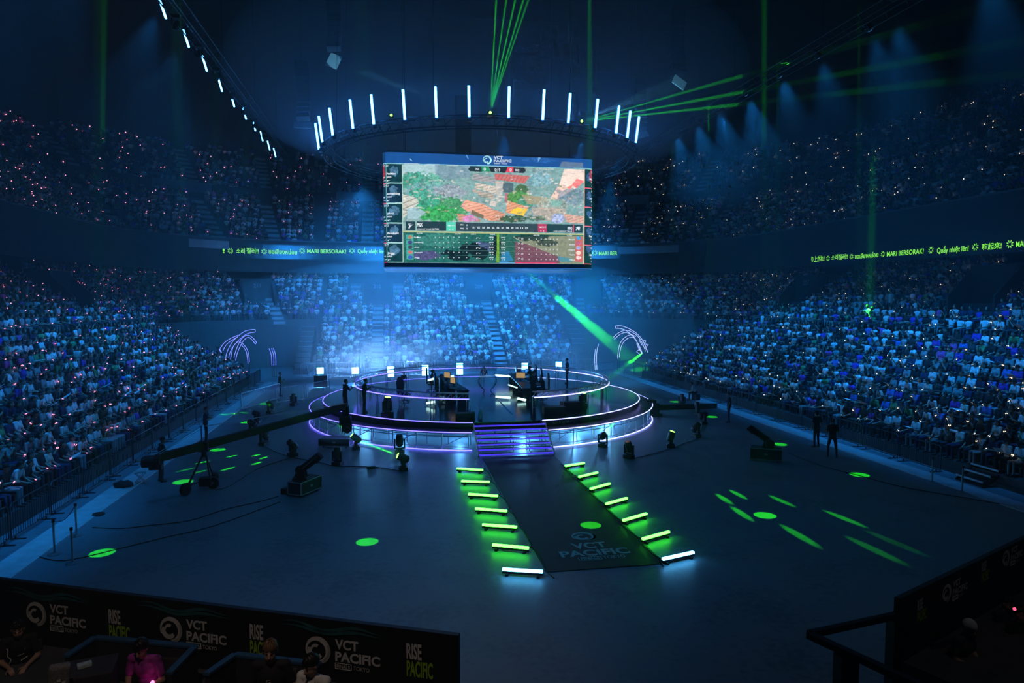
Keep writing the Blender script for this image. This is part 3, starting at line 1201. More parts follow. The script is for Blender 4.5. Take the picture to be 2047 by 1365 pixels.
for k in range(24):
    a = A0 + 0.4 + (A1 - A0 - 0.8) * k / 23
    m_ = MB()
    for da in (-0.7, 0.7):
        m_.cyl(pol(7.37, a + da, 1.2), pol(7.37, a + da, 2.0), 0.022, n=6)
    m_.bar(pol(7.37, a - 0.7, 1.5), pol(7.37, a + 0.7, 1.5), 0.02)
    m_.build('post', STEEL, rt_)

# stairs up from the runway
NOSE = mat('violet_step_light', (0.1, 0.08, 0.3), 0.35, em=(0.06, 0.03, 0.8), es=1.2)
sx = 0.05
stp = thing('stage_stairs', 'seven open steps with violet lit nosings leading up to the stage', 'stairs', (sx, 0, 0))
for k in range(7):
    y, z = 29.45 + 0.27 * k, 0.09 + 0.165 * k
    m_ = MB()
    m_.box((0, y + 0.15, z), (3.36, 0.29, 0.035))
    tr = m_.build('tread', BLACK, stp)
    m_ = MB()
    m_.box((0, y - 0.012, z - 0.008), (3.38, 0.05, 0.06))
    m_.build('lit_nosing', NOSE, tr)
for s in (-1, 1):
    m_ = MB()
    m_.bar((s * 1.7, 29.3, 0.05), (s * 1.7, 31.3, 1.1), 0.05, 0.16)
    m_.build('stringer', STEEL, stp)
m_ = MB()
for x in (-1.5, -0.75, 0, 0.75, 1.5):
    m_.cyl((x, 30.2, 0), (x, 30.2, 0.5), 0.022, n=6)
    m_.cyl((x, 31.0, 0), (x, 31.0, 0.95), 0.022, n=6)
    m_.cyl((x, 30.2, 0.45), (x, 31.0, 0.9), 0.018, n=6)
m_.cyl((-1.5, 30.2, 0.3), (1.5, 30.2, 0.3), 0.018, n=6)
m_.cyl((-1.5, 31, 0.5), (1.5, 31, 0.5), 0.018, n=6)
m_.build('support_frame', STEEL, stp)

# runway carpet with its printed logo
cp = thing('runway_carpet', 'long black runway carpet printed with a pale round wave logo and two lines of lettering', 'carpet', (0.1, 23.0, 0))
m_ = MB()
m_.box((0, -0.05, 0.01), (3.2, 12.7, 0.02))
m_.build('carpet', mat('black_carpet', (0.016, 0.016, 0.018), 0.6, noise=0.3, scale=60, bump=0.15, spec=0.25), cp)
m_ = MB()
PR = mat('pale_carpet_print', (0.5, 0.6, 0.6), 0.7, noise=0.1)
ly = -6.4
M0 = page((0, 0, 0.0225), (1, 0, 0), (0, 1, 0))
swoosh(m_, Matrix.Translation((0.05, ly + 2.35, 0)) @ M0, 0.36)
put_text(m_, 'VCT', Matrix.Translation((0, ly + 1.42, 0)) @ M0, 0.42, 1.0, bold=0.03, anchor='c')
put_text(m_, 'PACIFIC', Matrix.Translation((0, ly + 0.88, 0)) @ M0, 0.42, 1.95, bold=0.03, anchor='c')
put_text(m_, 'TOKYO', Matrix.Translation((0.12, ly + 0.6, 0)) @ M0, 0.2, 0.62, bold=0.01)
put_text(m_, 'FINALS', Matrix.Translation((-0.5, ly + 0.615, 0.0)) @ M0, 0.15, 0.52, bold=0.02)
# outlined box round FINALS
for a, b_ in (((-0.56, 0.57), (0.06, 0.57)), ((-0.56, 0.78), (0.06, 0.78)), ((-0.56, 0.57), (-0.56, 0.78)), ((0.06, 0.57), (0.06, 0.78))):
    m_.bar((a[0], ly + a[1], 0.0225), (b_[0], ly + b_[1], 0.0225), 0.02, 0.001)
m_.build('printed_logo', PR, cp)

# light battens along both sides of the runway
TUBE_G = mat('green_lit_tube', (0.3, 0.6, 0.3), 0.3, em=(0.045, 1.0, 0.03), es=16.0)
TUBE_B = mat('pale_blue_lit_tube', (0.5, 0.6, 0.7), 0.3, em=(0.1, 0.5, 1.0), es=15.0)
LB = [((913, 936), (966, 939)), ((922, 961), (979, 963)), ((936, 987), (996, 991)), ((950, 1016), (1014, 1021)), ((964, 1048), (1034, 1053)), ((984, 1088), (1058, 1095)), ((1004, 1137), (1086, 1142)),
      ((1129, 931), (1168, 925)), ((1156, 953), (1194, 944)), ((1179, 977), (1219, 966)), ((1210, 1007), (1253, 995)), ((1244, 1040), (1292, 1026)), ((1283, 1077), (1337, 1062)), ((1323, 1117), (1386, 1103))]
for i, (a, b_) in enumerate(LB):
    p, q = G(*a, 0.15), G(*b_, 0.15)
    c = (p + q) / 2
    L = (q - p).length
    rz = math.atan2(q.y - p.y, q.x - p.x)
    side, k = ('left', i) if i < 7 else ('right', i - 7)
    white = k == 6
    lab = ('pale blue lit batten at the near end of the runway, %s side' % side) if white else 'green lit batten on the %s side of the runway, %s from the stairs' % (side, ORD[k + 1])
    t = thing('light_batten', lab, 'light', (c.x, c.y, 0), rz, 'light battens beside the runway')
    m_ = MB()
    m_.box((0, 0.0, 0.085), (L, 0.1, 0.07))
    m_.build('housing', BLACK, t, bevel=0.008)
    m_ = MB()
    m_.box((0, -0.02, 0.15), (L * 0.985, 0.085, 0.065))
    m_.build('tube', TUBE_B if white else TUBE_G, t, bevel=0.012)
    for s in (-1, 1):
        m_ = MB()
        m_.box((s * L * 0.38, 0, 0.03), (0.07, 0.2, 0.06))
        m_.build('foot', BLACK, t)
for side, xs in (('left', -1), ('right', 1)):
    pts = []
    for k in range(7):
        e = LB[k][1] if xs < 0 else LB[k + 7][0]
        p = G(*e, 0.03)
        pts += [V((p.x + xs * -0.12, p.y + 0.25, 0.045)), V((p.x - xs * 0.04, p.y, 0.05)), V((p.x - xs * 0.16, p.y - 0.5, 0.045))]
    m_ = MB()
    m_.tube([V((p.x, p.y, 0.045)) for p in pts], 0.016, 6)
    tag(m_.build('power_cable', RUBBER), 'black cable linking the light battens on the %s side of the runway' % side, 'cable')


# ------------------------------------------------------------------ moving head lights on the floor and stage
SPOTS = []           # lamp position, target, full angle, watts, colour, blend
GREEN = (0.03, 1.0, 0.015)


def mover(label, at, aim, lit, s=1.0, beam=None):
    at = V(at)
    pan = math.atan2(aim.x, aim.y) if hasattr(aim, 'x') else 0
    d = V(aim).normalized()
    rz = -math.atan2(d.x, d.y)
    t = thing('moving_head_light', label, 'light', at, rz, 'moving head lights')
    m_ = MB()
    m_.box((0, 0, 0.08 * s), (0.4 * s, 0.36 * s, 0.16 * s))
    m_.build('base', BLACK, t, bevel=0.02)
    m_ = MB()
    m_.cyl((0, 0, 0.15 * s), (0, 0, 0.2 * s), 0.13 * s, n=16)
    for q in (-1, 1):
        m_.bar((q * 0.2 * s, 0, 0.19 * s), (q * 0.2 * s, 0, 0.6 * s), 0.06 * s, 0.16 * s, up=V((0, 1, 0)))
    m_.box((0, 0, 0.21 * s), (0.44 * s, 0.16 * s, 0.05 * s))
    m_.build('yoke', BLACK, t, bevel=0.015)
    el = math.asin(max(-0.99, min(0.99, d.z)))
    ld = V((0, math.cos(el), math.sin(el)))
    c = V((0, 0, 0.52 * s))
    m_ = MB()
    m_.tube([c - ld * 0.26 * s, c - ld * 0.2 * s, c, c + ld * 0.16 * s, c + ld * 0.24 * s], [0.09 * s, 0.15 * s, 0.165 * s, 0.15 * s, 0.135 * s], 16)
    h = m_.build('head', DARK, t, smooth=True)
    m_ = MB()
    m_.tube([c + ld * 0.241 * s, c + ld * 0.255 * s], [0.12 * s, 0.1 * s], 16)
    m_.build('lens', LENS_G if lit else LENS_D, h)
    if beam:
        w = at + Euler((0, 0, rz)).to_matrix() @ (c + ld * 0.3 * s)
        SPOTS.append((w, w + d * 10, *beam))
    return t


def aim_px(px, py, z, px2, py2, dd):
    """direction from the fixture at a pixel on level z towards another pixel, dd deeper"""
    a = G(px, py, z)
    a2 = a + V((0, 0, 0.5))
    b_ = CAM + ray(px2, py2) * (depth(a2) + dd)
    return a, (b_ - a2)


UPD = V((0.05, 0.1, 1))
ML = [(675, 930, 0, None, 0, 'on the floor behind the left confetti cannon, lamp off'), (585, 912, 0, (-0.5, -0.3, 0.6), 0, 'on the floor under the far part of the crane arm'),
      (528, 890, 0, (-0.6, 0.4, 0.5), 0, 'on the floor just below the middle of the crane arm'), (505, 866, 0, (-0.7, 0.3, 0.35), 0, 'poking up right behind the crane arm'),
      (514, 846, 0, (-0.8, 0.2, 0.35), 0, 'on the floor above the crane arm, tilted to the left'), (541, 826, 0, (-0.6, 0.3, 0.6), 0, 'on the floor beside a green ellipse, left of the stage'),
      (587, 810, 0, None, 0, 'on the floor farthest back on the left of the stage'),
      (1257, 916, 0, (-0.3, -0.2, 0.9), 0, 'on the floor right of the stairs, nearest the runway'), (1341, 894, 0, (0.25, -0.1, 0.9), 1, 'with a small green lit lens on the right floor'),
      (1391, 874, 0, (0.6, 0.2, 0.5), 0, 'tilted over on the right floor, second from the stage'), (1405, 848, 0, (0.9, 0.1, 0.15), 0, 'facing right on the right floor near a green ellipse'),
      (1394, 829, 0, (-0.2, 0.2, 0.9), 0, 'on the right floor in front of the low dark boom'), (1363, 811, 0, None, 0, 'on the right floor behind the low dark boom')]
for px, py, z, d, lit, where in ML:
    mover('black moving head light ' + where, G(px, py, z), V(d) if d else UPD, lit)
# the ones whose beams show
a, d = aim_px(806, 940, 0, 700, 874, -0.6)
mover('moving head light throwing a green beam to the left from the stage front', a, d, 1, beam=(7, 16000, GREEN, 0.5))
a, d = aim_px(712, 898, 0, 640, 822, -0.4)
mover('moving head light shining green under the crane camera at the stage edge', a, d, 1, beam=(7, 11000, GREEN, 0.5))
a = G(1205, 893, 0)
d = CAM + ray(1392, 648) * 62 - a - V((0, 0, 0.5))
BEAM_R = a + V((0, 0, 0.5)) + d * 0.09
mover('moving head light shooting a green beam up over the right stage edge', a, d, 1, beam=(4.0, 60000, GREEN, 0.4))
mover('moving head light with green lens standing on the left of the stage deck', G(774, 832, 1.2), V((0.15, -0.1, 1)), 1, 1.25)
mover('moving head light with green lens under the right part of the ring rail', G(1165, 812, 1.2), V((0.1, -0.3, 1)), 1, 1.0)
mover('dark moving head light in front of the scaffold, left of the stairs', G(799, 905, 0), V((0, -0.2, 1)), 0, 1.1)
a, d = aim_px(1300, 800, 0, 1186, 785, -3.0)
# ------------------------------------------------------------------ camera crane on the left floor
pv = DP_ = None


def DP(px, py, dd):
    return CAM + ray(px, py) * dd


def flat(p, z=0.0):
    return V((p.x, p.y, z))


w1, w2 = G(371, 990), G(427, 977)
mid = (w1 + w2) / 2
back = mid + V((0.25, 1.1, 0))
cen = (w1 + w2 + back) / 3
piv = V((cen.x, cen.y, 1.62))
tip = DP(690, 812, 30.6)
bd = (tip - piv).normalized()
tail = piv - bd * 1.75
jib = thing('camera_crane', 'long black camera crane on a wheeled tripod reaching over the left stage edge', 'camera crane', (cen.x, cen.y, 0))
off = V((cen.x, cen.y, 0))
for w in (w1, w2, back):
    ax = (w - cen).normalized()
    M = Matrix((V((-ax.y, ax.x, 0)), V((0, 0, 1)), ax)).transposed()
    m_ = MB()
    m_.lathe([(0.05, -0.07), (0.15, -0.09), (0.21, -0.06), (0.215, 0.0), (0.21, 0.06), (0.15, 0.09), (0.05, 0.07)], 20, V((w.x, w.y, 0.22)) - off, M=Matrix((ax, V((0, 0, 1)), V((-ax.y, ax.x, 0)))).transposed())
    m_.build('wheel', RUBBER, jib, smooth=True)
    m_ = MB()
    m_.cyl(V((w.x, w.y, 0.3)) - off - ax * 0.1, V((0, 0, 1.26)) + ax * 0.08, 0.034, n=8)
    m_.cyl(V((w.x, w.y, 0.22)) - off - ax * 0.12, V((w.x, w.y, 0.42)) - off - ax * 0.1, 0.06, n=8)
    m_.build('leg', BLACK, jib)
m_ = MB()
ps = [V((w.x, w.y, 0.3)) - off for w in (w1, w2, back)]
for i in range(3):
    m_.cyl(ps[i].lerp(V((0, 0, 0.3)), 0.12), V((0, 0, 0.34)), 0.022, n=6)
m_.box((0.05, -0.05, 0.3), (0.42, 0.34, 0.3))
m_.build('spreader', BLACK, jib)
m_ = MB()
m_.cyl((0, 0, 1.2), (0, 0, 1.5), 0.09, n=12)
m_.box((0, 0, 1.58), (0.34, 0.3, 0.34))
for s in (-1, 1):
    m_.cyl((s * 0.07, 0, 1.7), (s * 0.07, 0, 2.35), 0.02, n=6)
m_.build('fluid_head', BLACK, jib)
m_ = MB()
m_.bar(tail - off, tip - off, 0.24, 0.26)
m_.build('boom', BLACK, jib)
m_ = MB()
for s in (-0.06, 0.06):
    m_.cyl(tail - off + V((s, 0, 0.13)), V((s, 0, 2.32)), 0.008, n=4)
    m_.cyl(tip - off + V((s, 0, 0.13)), V((s, 0, 2.32)), 0.008, n=4)
m_.build('stay_cable', STEEL, jib)
m_ = MB()
for k in range(3):
    m_.cyl(tail - off - bd * (0.1 + 0.09 * k) + V((0.2, 0, -0.05)), tail - off - bd * (0.1 + 0.09 * k) - V((0.2, 0, 0.05)), 0.19, n=16)
m_.box(tail - off + V((0, -0.1, -0.26)), (0.4, 0.3, 0.18))
m_.build('counterweight', BLACK, jib)
m_ = MB()
m_.box(tip - off + V((0.02, 0, -0.2)), (0.3, 0.3, 0.42))
m_.box(tip - off + V((0, -0.1, -0.62)), (0.5, 0.5, 0.34))
m_.cyl(tip - off + V((0, 0, 0.1)), tip - off + V((0, 0, -0.5)), 0.08)
m_.box(tip - off + V((0.1, -0.5, -0.85)), (0.42, 0.62, 0.3))
m_.cyl(tip - off + V((0.12, -0.8, -0.85)), tip - off + V((0.15, -1.15, -0.9)), 0.12, n=14)
for k in range(6):
    m_.cyl(tip - off + V((-0.2 + 0.08 * k, -0.1, -0.75)), tip - off + V((-0.24 + 0.1 * k, -0.05, -1.15 - 0.05 * (k % 3))), 0.015, n=5)
m_.build('camera_head', BLACK, jib)

# second crane boom, low across the right of the floor
p, q = G(1300, 850, 0), G(1318, 868, 0)
b0, b1 = DP(1302, 815, 40.5), DP(1430, 811, 43.5)
j2 = thing('camera_crane', 'low dark crane boom on a stout dark stand at the right edge of the stage', 'camera crane', (b0.x, b0.y, 0))
o2 = V((b0.x, b0.y, 0))
m_ = MB()
m_.bar(b0 - o2, b1 - o2, 0.3, 0.3)
m_.build('boom', BLACK, j2)
m_ = MB()
m_.cyl((0.1, 0, 0.12), (0.1, 0, b0.z - 0.1), 0.11, n=12)
m_.box((0.1, 0, 0.45), (0.62, 0.5, 0.6))
m_.box((0.1, 0, 0.08), (0.9, 0.8, 0.16))
m_.build('stand', BLACK, j2)
e2 = b1 - o2
m_ = MB()
m_.cyl((e2.x, e2.y, 0.0), (e2.x, e2.y, e2.z - 0.1), 0.05, n=8)
m_.build('stand', BLACK, j2)
m_ = MB()
m_.box((-0.05, -0.1, b0.z + 0.32), (0.4, 0.6, 0.36))
m_.cyl((-0.1, -0.4, b0.z + 0.32), (-0.2, -0.75, b0.z + 0.32), 0.11)
m_.build('camera_head', BLACK, j2)


# ------------------------------------------------------------------ confetti cannons on road cases
CASE = mat('black_laminate', (0.018, 0.02, 0.022), 0.35, noise=0.2, scale=5)


def road_case(label, c, rz, L, W, H, group=None, z0=0.1):
    t = thing('road_case', label, 'case', (c.x, c.y, 0), rz, group)
    m_ = MB()
    m_.box((0, 0, z0 + H / 2), (L, W, H))
    m_.build('body', CASE, t)
    m_ = MB()
    for sx in (-1, 1):
        for sy in (-1, 1):
            m_.bar((sx * L / 2, sy * W / 2, z0), (sx * L / 2, sy * W / 2, z0 + H), 0.035)
        for z in (z0, z0 + H):
            m_.bar((sx * L / 2, -W / 2, z), (sx * L / 2, W / 2, z), 0.03)
    for sy in (-1, 1):
        for z in (z0, z0 + H):
            m_.bar((-L / 2, sy * W / 2, z), (L / 2, sy * W / 2, z), 0.03)
    m_.build('edge_trim', ALU, t)
    for sx in (-1, 1):
        for sy in (-1, 1):
            m_ = MB()
            m_.cyl((sx * L * 0.38 - 0.02, sy * W * 0.32, 0.05), (sx * L * 0.38 + 0.02, sy * W * 0.32, 0.05), 0.05, n=12)
            m_.box((sx * L * 0.38, sy * W * 0.32, 0.08), (0.05, 0.05, 0.06))
            m_.build('caster', RUBBER, t)
    m_ = MB()
    m_.box((0, -W / 2 - 0.008, z0 + H * 0.5), (0.14, 0.012, 0.08))
    m_.build('latch', STEEL, t)
    return t


def cannon(label, base, z, mouth, glow=None):
    base = V((base.x, base.y, z))
    d = (mouth - base)
    rz = -math.atan2(d.x, d.y)
    t = thing('confetti_cannon', label, 'cannon', base, rz)
    h = math.hypot(d.x, d.y)
    D = V((0, h, d.z))
    n = D.normalized()
    m_ = MB()
    m_.box((0, -0.05, 0.03), (0.42, 0.5, 0.06))
    for s in (-1, 1):
        m_.prism([(-0.16, 0), (0.16, 0), (0.1, 0.34), (-0.1, 0.34)], Matrix.Translation((s * 0.19 - 0.015, 0, 0.06)) @ Matrix(((0, 0, 1), (1, 0, 0), (0, 1, 0))).to_4x4(), 0.03)
    m_.build('cradle', BLACK, t)
    p0 = V((0, -0.02, 0.3)) - n * 0.3
    m_ = MB()
    m_.tube([p0, p0 + n * 0.1, p0 + n * 0.32, p0 + n * 0.36, D - n * 0.04, D, D, D - n * 0.3], [0.07, 0.1, 0.1, 0.135, 0.145, 0.15, 0.125, 0.12], 20)
    m_.build('barrel', BLACK, t, smooth=True)
    m_ = MB()
    m_.lathe([(0.03, -0.05), (0.17, -0.06), (0.19, 0), (0.17, 0.06), (0.03, 0.05)], 20, (-0.3, -0.12, 0.22), M=Matrix(((0, 0, 1), (1, 0, 0), (0, 1, 0))))
    m_.build('hose_reel', RUBBER, t, smooth=True)
    m_ = MB()
    m_.bar(p0 + n * 0.15 + V((0.13, -0.05, 0.03)), D - n * 0.05 + V((0.13, -0.05, 0.03)), 0.012)
    m_.build('side_rail', ALU, t)
    return t


c0, c1 = G(602, 996), G(643, 979)
dx = (c1 - c0)
rz = math.atan2(dx.y, dx.x)
L = dx.length
nrm = V((-math.sin(rz), math.cos(rz), 0))
cc = (c0 + c1) / 2 + nrm * 0.28
road_case('black road case with metal edges carrying the left confetti cannon', cc, rz, L, 0.56, 0.43)
m_ = MB()
m_.box((cc.x - 0.55, cc.y + 0.05, 0.1), (0.35, 0.5, 0.2), Euler((0, 0, rz)))
m_.box((cc.x - 0.55, cc.y + 0.05, 0.215), (0.3, 0.1, 0.03), Euler((0, 0, rz)))
tag(m_.build('power_box', BLACK, bevel=0.015), 'low black box on the floor against the left confetti cannon case', 'box')
cannon('black confetti cannon on the left floor pointing up to the right', cc - V((0.1, 0, 0)), 0.545, DP(640, 909, depth(cc) - 0.05))
c0, c1 = G(1499, 921), G(1563, 926)
rz = math.atan2((c1 - c0).y, (c1 - c0).x)
nrm = V((-math.sin(rz), math.cos(rz), 0))
cc = (c0 + c1) / 2 + nrm * 0.28
road_case('black road case with metal edges carrying the right confetti cannon', cc, rz, (c1 - c0).length, 0.56, 0.46)
cannon('black confetti cannon on the right floor pointing up to the left', cc + V((0.05, 0, 0)), 0.575, DP(1497, 853, depth(cc) + 0.2))
# flight cases near the stage
cq = G(672, 893)
road_case('long low dark case lying on the floor by the left stage edge', cq, R(-14), 1.45, 0.6, 0.34)
cq = G(642, 775)
road_case('small dark case with pale edges behind the stage on the left', cq, 0.0, 1.0, 0.7, 0.9)

# ------------------------------------------------------------------ crowd barriers
BARM = mat('barrier_steel', (0.05, 0.055, 0.06), 0.5, 0.5, noise=0.1)


def barrier(label, p, q, h=1.1, group='barriers', m=None, feet=True):
    p, q = V(p), V(q)
    L = (q - p).length
    m = m or BARM
    t = thing('crowd_barrier', label, 'barrier', ((p.x + q.x) / 2, (p.y + q.y) / 2, p.z), math.atan2(q.y - p.y, q.x - p.x), group)
    e = L / 2 - 0.03
    fr = MB()
    fr.tube([(-e, 0, 0.12), (-e, 0, h - 0.1), (-e + 0.1, 0, h), (e - 0.1, 0, h), (e, 0, h - 0.1), (e, 0, 0.12)], 0.022, 6, closed=True)
    fr.build('frame', m, t)
    b_ = MB()
    n = max(6, int(L / 0.13))
    for k in range(1, n):
        x = -e + 2 * e * k / n
        b_.cyl((x, 0, 0.12), (x, 0, h), 0.009, n=4)
    b_.build('bars', m, t)
    if feet:
        for s in (-1, 1):
            f_ = MB()
            f_.box((s * e * 0.8, 0, 0.015), (0.06, 0.55, 0.03))
            f_.bar((s * e * 0.8, 0, 0.02), (s * e * 0.8, 0, 0.14), 0.04)
            f_.build('foot', m, t)
    return t


for side, x in (('left', -16.15), ('right', 16.2)):
    y, k = (19.0 if side == 'left' else 23.5), 0
    while y < 57:
        k += 1
        barrier('dark barred crowd barrier along the %s stand, %s from its near end' % (side, ORD[k]), (x, y, 0), (x, y + 2.3, 0), 1.1, 'barriers along the %s stand' % side)
        y += 2.36
x, k = -13.2, 0
while x < 13.6:
    k += 1
    barrier('pale barred barrier across the far end behind the stage, %s from the left' % ORD[k], (x, 61.3, 0), (x + 2.2, 61.3, 0), 1.32, 'barriers across the far end', STEEL)
    x += 2.25
x, k = -12.2, 0
while x < -6:
    k += 1
    barrier('tall pale barred barrier behind the far end line, %s from the left' % ORD[k], (x, 62.3, 0), (x + 2.0, 62.3, 0), 1.95, 'tall barriers behind the far end', STEEL)
    x += 2.06
LBAR = [((482, 822), (560, 797)), ((552, 807), (610, 800)), ((612, 800), (660, 789))]
for k, (a, b_) in enumerate(LBAR):
    barrier('thin barrier standing free on the floor left of the stage, %s' % ('nearest the left stand', 'in the middle', 'nearest the dark case')[k], G(*a), G(*b_), 1.1, 'free barriers left of the stage', STEEL)

# ------------------------------------------------------------------ stanchions, stool, odds and ends on the floor


def stanchion(label, p, h=0.95):
    t = thing('stanchion', label, 'post', (p.x, p.y, 0), 0, 'stanchions')
    m_ = MB()
    m_.lathe([(0.0, 0.0), (0.17, 0.0), (0.17, 0.02), (0.04, 0.05), (0.0, 0.05)], 20)
    m_.build('base', STEEL, t)
    m_ = MB()
    m_.cyl((0, 0, 0.04), (0, 0, h), 0.028, n=10)
    m_.build('pole', STEEL, t)
    m_ = MB()
    m_.cyl((0, 0, h - 0.06), (0, 0, h + 0.02), 0.04, n=10)
    m_.build('belt_head', BLACK, t)
    return V((p.x, p.y, h - 0.03))


s1 = stanchion('steel stanchion nearest the camera on the left kerb', G(145, 1126))
s2 = stanchion('steel stanchion leftmost by the steps of the left stand', G(109, 1108))
s3 = stanchion('steel stanchion farther back on the left kerb', G(153, 1071))
s4 = stanchion('steel stanchion on the right kerb, farther of two', G(1863, 964))
s5 = stanchion('steel stanchion on the right kerb, nearer of two', G(1923, 984))
for a, b_, lab in ((s2, s3, 'dark belt between the stanchions by the left steps'), (s4, s5, 'dark belt between the two stanchions on the right kerb')):
    m_ = MB()
    m_.tube([a.lerp(b_, t / 8) - V((0, 0, 0.18 * math.sin(PI * t / 8))) for t in range(9)], 0.012, 5)
    tag(m_.build('barrier_belt', mat('dark_belt', (0.03, 0.02, 0.06), 0.7)), lab, 'belt')


def side_steps(label, p, q, n, nrm):
    """short flight of metal steps from the floor into a stand"""
    t = thing('gangway_steps', label, 'steps', (p.x, p.y, 0))
    for k in range(n):
        o_ = nrm * (0.32 * k)
        m_ = MB()
        a_, b__ = V((0, 0, 0.2 + 0.2 * k)) + o_, (q - p) + V((0, 0, 0.2 + 0.2 * k)) + o_
        m_.bar(a_ + nrm * 0.15, b__ + nrm * 0.15, 0.3, 0.05)
        tr = m_.build('tread', BLACK, t)
        m_ = MB()
        m_.bar(a_, b__, 0.035, 0.06)
        m_.build('pale_edge', mat('pale_step_edge', (0.6, 0.62, 0.64), 0.5), tr)
    m_ = MB()
    for e in (V((0, 0, 0)), q - p):
        m_.bar(e + V((0, 0, 0.0)), e + nrm * (0.32 * n) + V((0, 0, 0.2 * n)), 0.05, 0.12)
        m_.bar(e + nrm * (0.32 * n), e + nrm * (0.32 * n) + V((0, 0, 0.2 * n)), 0.05)
    m_.build('side_frame', BLACK, t)


a, b_ = G(1878, 960), G(1922, 978)
side_steps('dark steps with pale edges by the right stanchions', V((16.05, min(a.y, b_.y), 0)), V((16.05, max(a.y, b_.y), 0)), 3, V((1, 0, 0)))
side_steps('dark steps with pale edges by the left stanchions', V((-16.0, 16.7, 0)), V((-16.0, 18.6, 0)), 3, V((-1, 0, 0)))

p = G(281, 966)
t = thing('folding_stool', 'folding stool with a pale cloth seat beside the crane operator', 'stool', (p.x, p.y, 0), R(20))
m_ = MB()
m_.box((0, 0, 0.44), (0.4, 0.34, 0.03))
m_.box((0.03, 0.02, 0.463), (0.3, 0.25, 0.015), Euler((0, 0, 0.2)))
m_.build('seat', mat('pale_canvas', (0.5, 0.52, 0.55), 0.8, noise=0.1))
bpy.data.objects['seat'].parent = t
for s in (-1, 1):
    m_ = MB()
    m_.cyl((-0.2, s * 0.16, 0.015), (0.19, s * 0.16, 0.43), 0.013, n=6)
    m_.build('leg', STEEL, t)
    m_ = MB()
    m_.cyl((0.2, s * 0.14, 0.015), (-0.19, s * 0.14, 0.43), 0.013, n=6)
    m_.build('leg', STEEL, t)
for (px, py), lab in (((197, 1029), 'round black cable cover on the left kerb'), ((247, 974), 'crumpled black bag lying at the foot of the left barrier')):
    p = G(px, py)
    m_ = MB()
    if 'round' in lab:
        m_.lathe([(0, 0.024), (0.19, 0.024), (0.17, 0.05), (0, 0.055)], 20, (p.x, p.y, 0))
        tag(m_.build('cable_cover', RUBBER, smooth=True), lab, 'cover')
    else:
        m_.sph((p.x, p.y, 0.12), (0.34, 0.24, 0.14), 14, 8)
        for k in range(len(m_.v)):
            x, y, z = m_.v[k]
            m_.v[k] = (x + 0.03 * math.sin(z * 40 + y * 20), y + 0.03 * math.sin(x * 30), max(z + 0.02 * math.sin(x * 25), 0.0))
        tag(m_.build('bag', mat('black_nylon', (0.016, 0.016, 0.018), 0.6), smooth=True), lab, 'bag')


def cable(label, pts, r=0.013, z=0.015):
    P = [G(*q, z) for q in pts]
    out = []
    for i in range(len(P) - 1):
        p0, p1, p2, p3 = P[max(i - 1, 0)], P[i], P[i + 1], P[min(i + 2, len(P) - 1)]
        for k in range(6):
            t = k / 6
            out.append(0.5 * ((2 * p1) + (p2 - p0) * t + (2 * p0 - 5 * p1 + 4 * p2 - p3) * t * t + (3 * p1 - p0 - 3 * p2 + p3) * t ** 3))
    out.append(P[-1])
    m_ = MB()
    m_.tube(out, r, 6)
    tag(m_.build('floor_cable', RUBBER, smooth=True), label, 'cable', 'cables on the floor')


cable('black cable crossing the green spot on the near left floor', [(75, 1112), (130, 1120), (232, 1098), (330, 1074), (430, 1050), (560, 1003)])
cable('black cable looping from a moving head light to the crane tripod', [(582, 914), (520, 935), (480, 958), (455, 973), (430, 980)])
cable('thin cable wandering over the left floor below the crane', [(185, 1054), (240, 1056), (300, 1050), (380, 1040), (450, 1018), (520, 1002), (556, 992)])
cable('cable linking the moving head lights left of the stage', [(530, 892), (548, 902), (585, 914), (630, 922), (675, 932), (740, 932), (805, 942)])
cable('cable running past the moving head lights at the far left', [(516, 848), (530, 838), (545, 828), (575, 818), (600, 806)])
cable('cable linking the moving head lights right of the stage', [(1258, 918), (1300, 908), (1342, 896), (1370, 885), (1392, 876), (1405, 850)])
cable('long black cable crossing the green spot on the right floor', [(1575, 905), (1640, 930), (1720, 951), (1800, 972), (1900, 990), (2030, 1012)])
m_ = MB()
p = G(742, 936, 0)
m_.box((p.x, p.y, 0.05), (0.34, 0.2, 0.1), Euler((0, 0, 0.1)))
tag(m_.build('power_box', BLACK, bevel=0.015), 'small black junction box on the floor cable left of the stairs', 'box')

# ------------------------------------------------------------------ bright square lamps across the far end
BL = mat('blinder_glow', (0.8, 0.9, 1.0), 0.4, em=(0.05, 0.3, 1.0), es=60.0)
for k, (px, py, hh) in enumerate(((640, 741, 0.5), (710, 741, 0.5), (781, 743, 0.85), (850, 740, 0.85), (919, 737, 0.95), (1049, 732, 0.55), (1117, 729, 0.5))):
    p = YP(px, py, 58.0)
    t = thing('blinder_lamp', 'glaring white square lamp behind the stage, %s from the left' % ORD[k + 1], 'lamp', (p.x, p.y, 0), 0, 'square lamps across the far end')
    m_ = MB()
    m_.box((0, 0.08, p.z), (0.58, 0.14, hh + 0.06))
    m_.build('housing', BLACK, t)
    m_ = MB()
    m_.box((0, 0.0, p.z), (0.52, 0.02, hh))
    m_.build('lit_face', BL, t)
    m_ = MB()
    m_.cyl((0, 0.1, 0), (0, 0.1, p.z - hh / 2), 0.03, n=8)
    m_.box((0, 0.1, 0.02), (0.5, 0.5, 0.04))
    m_.build('stand', BLACK, t)

# ------------------------------------------------------------------ neon arches at the corner entrances
NEV = mat('violet_neon', (0.3, 0.3, 0.6), 0.4, em=(0.2, 0.24, 1.0), es=2.2)
NEW = mat('white_violet_neon', (0.5, 0.5, 0.7), 0.4, em=(0.4, 0.5, 1.0), es=3.0)


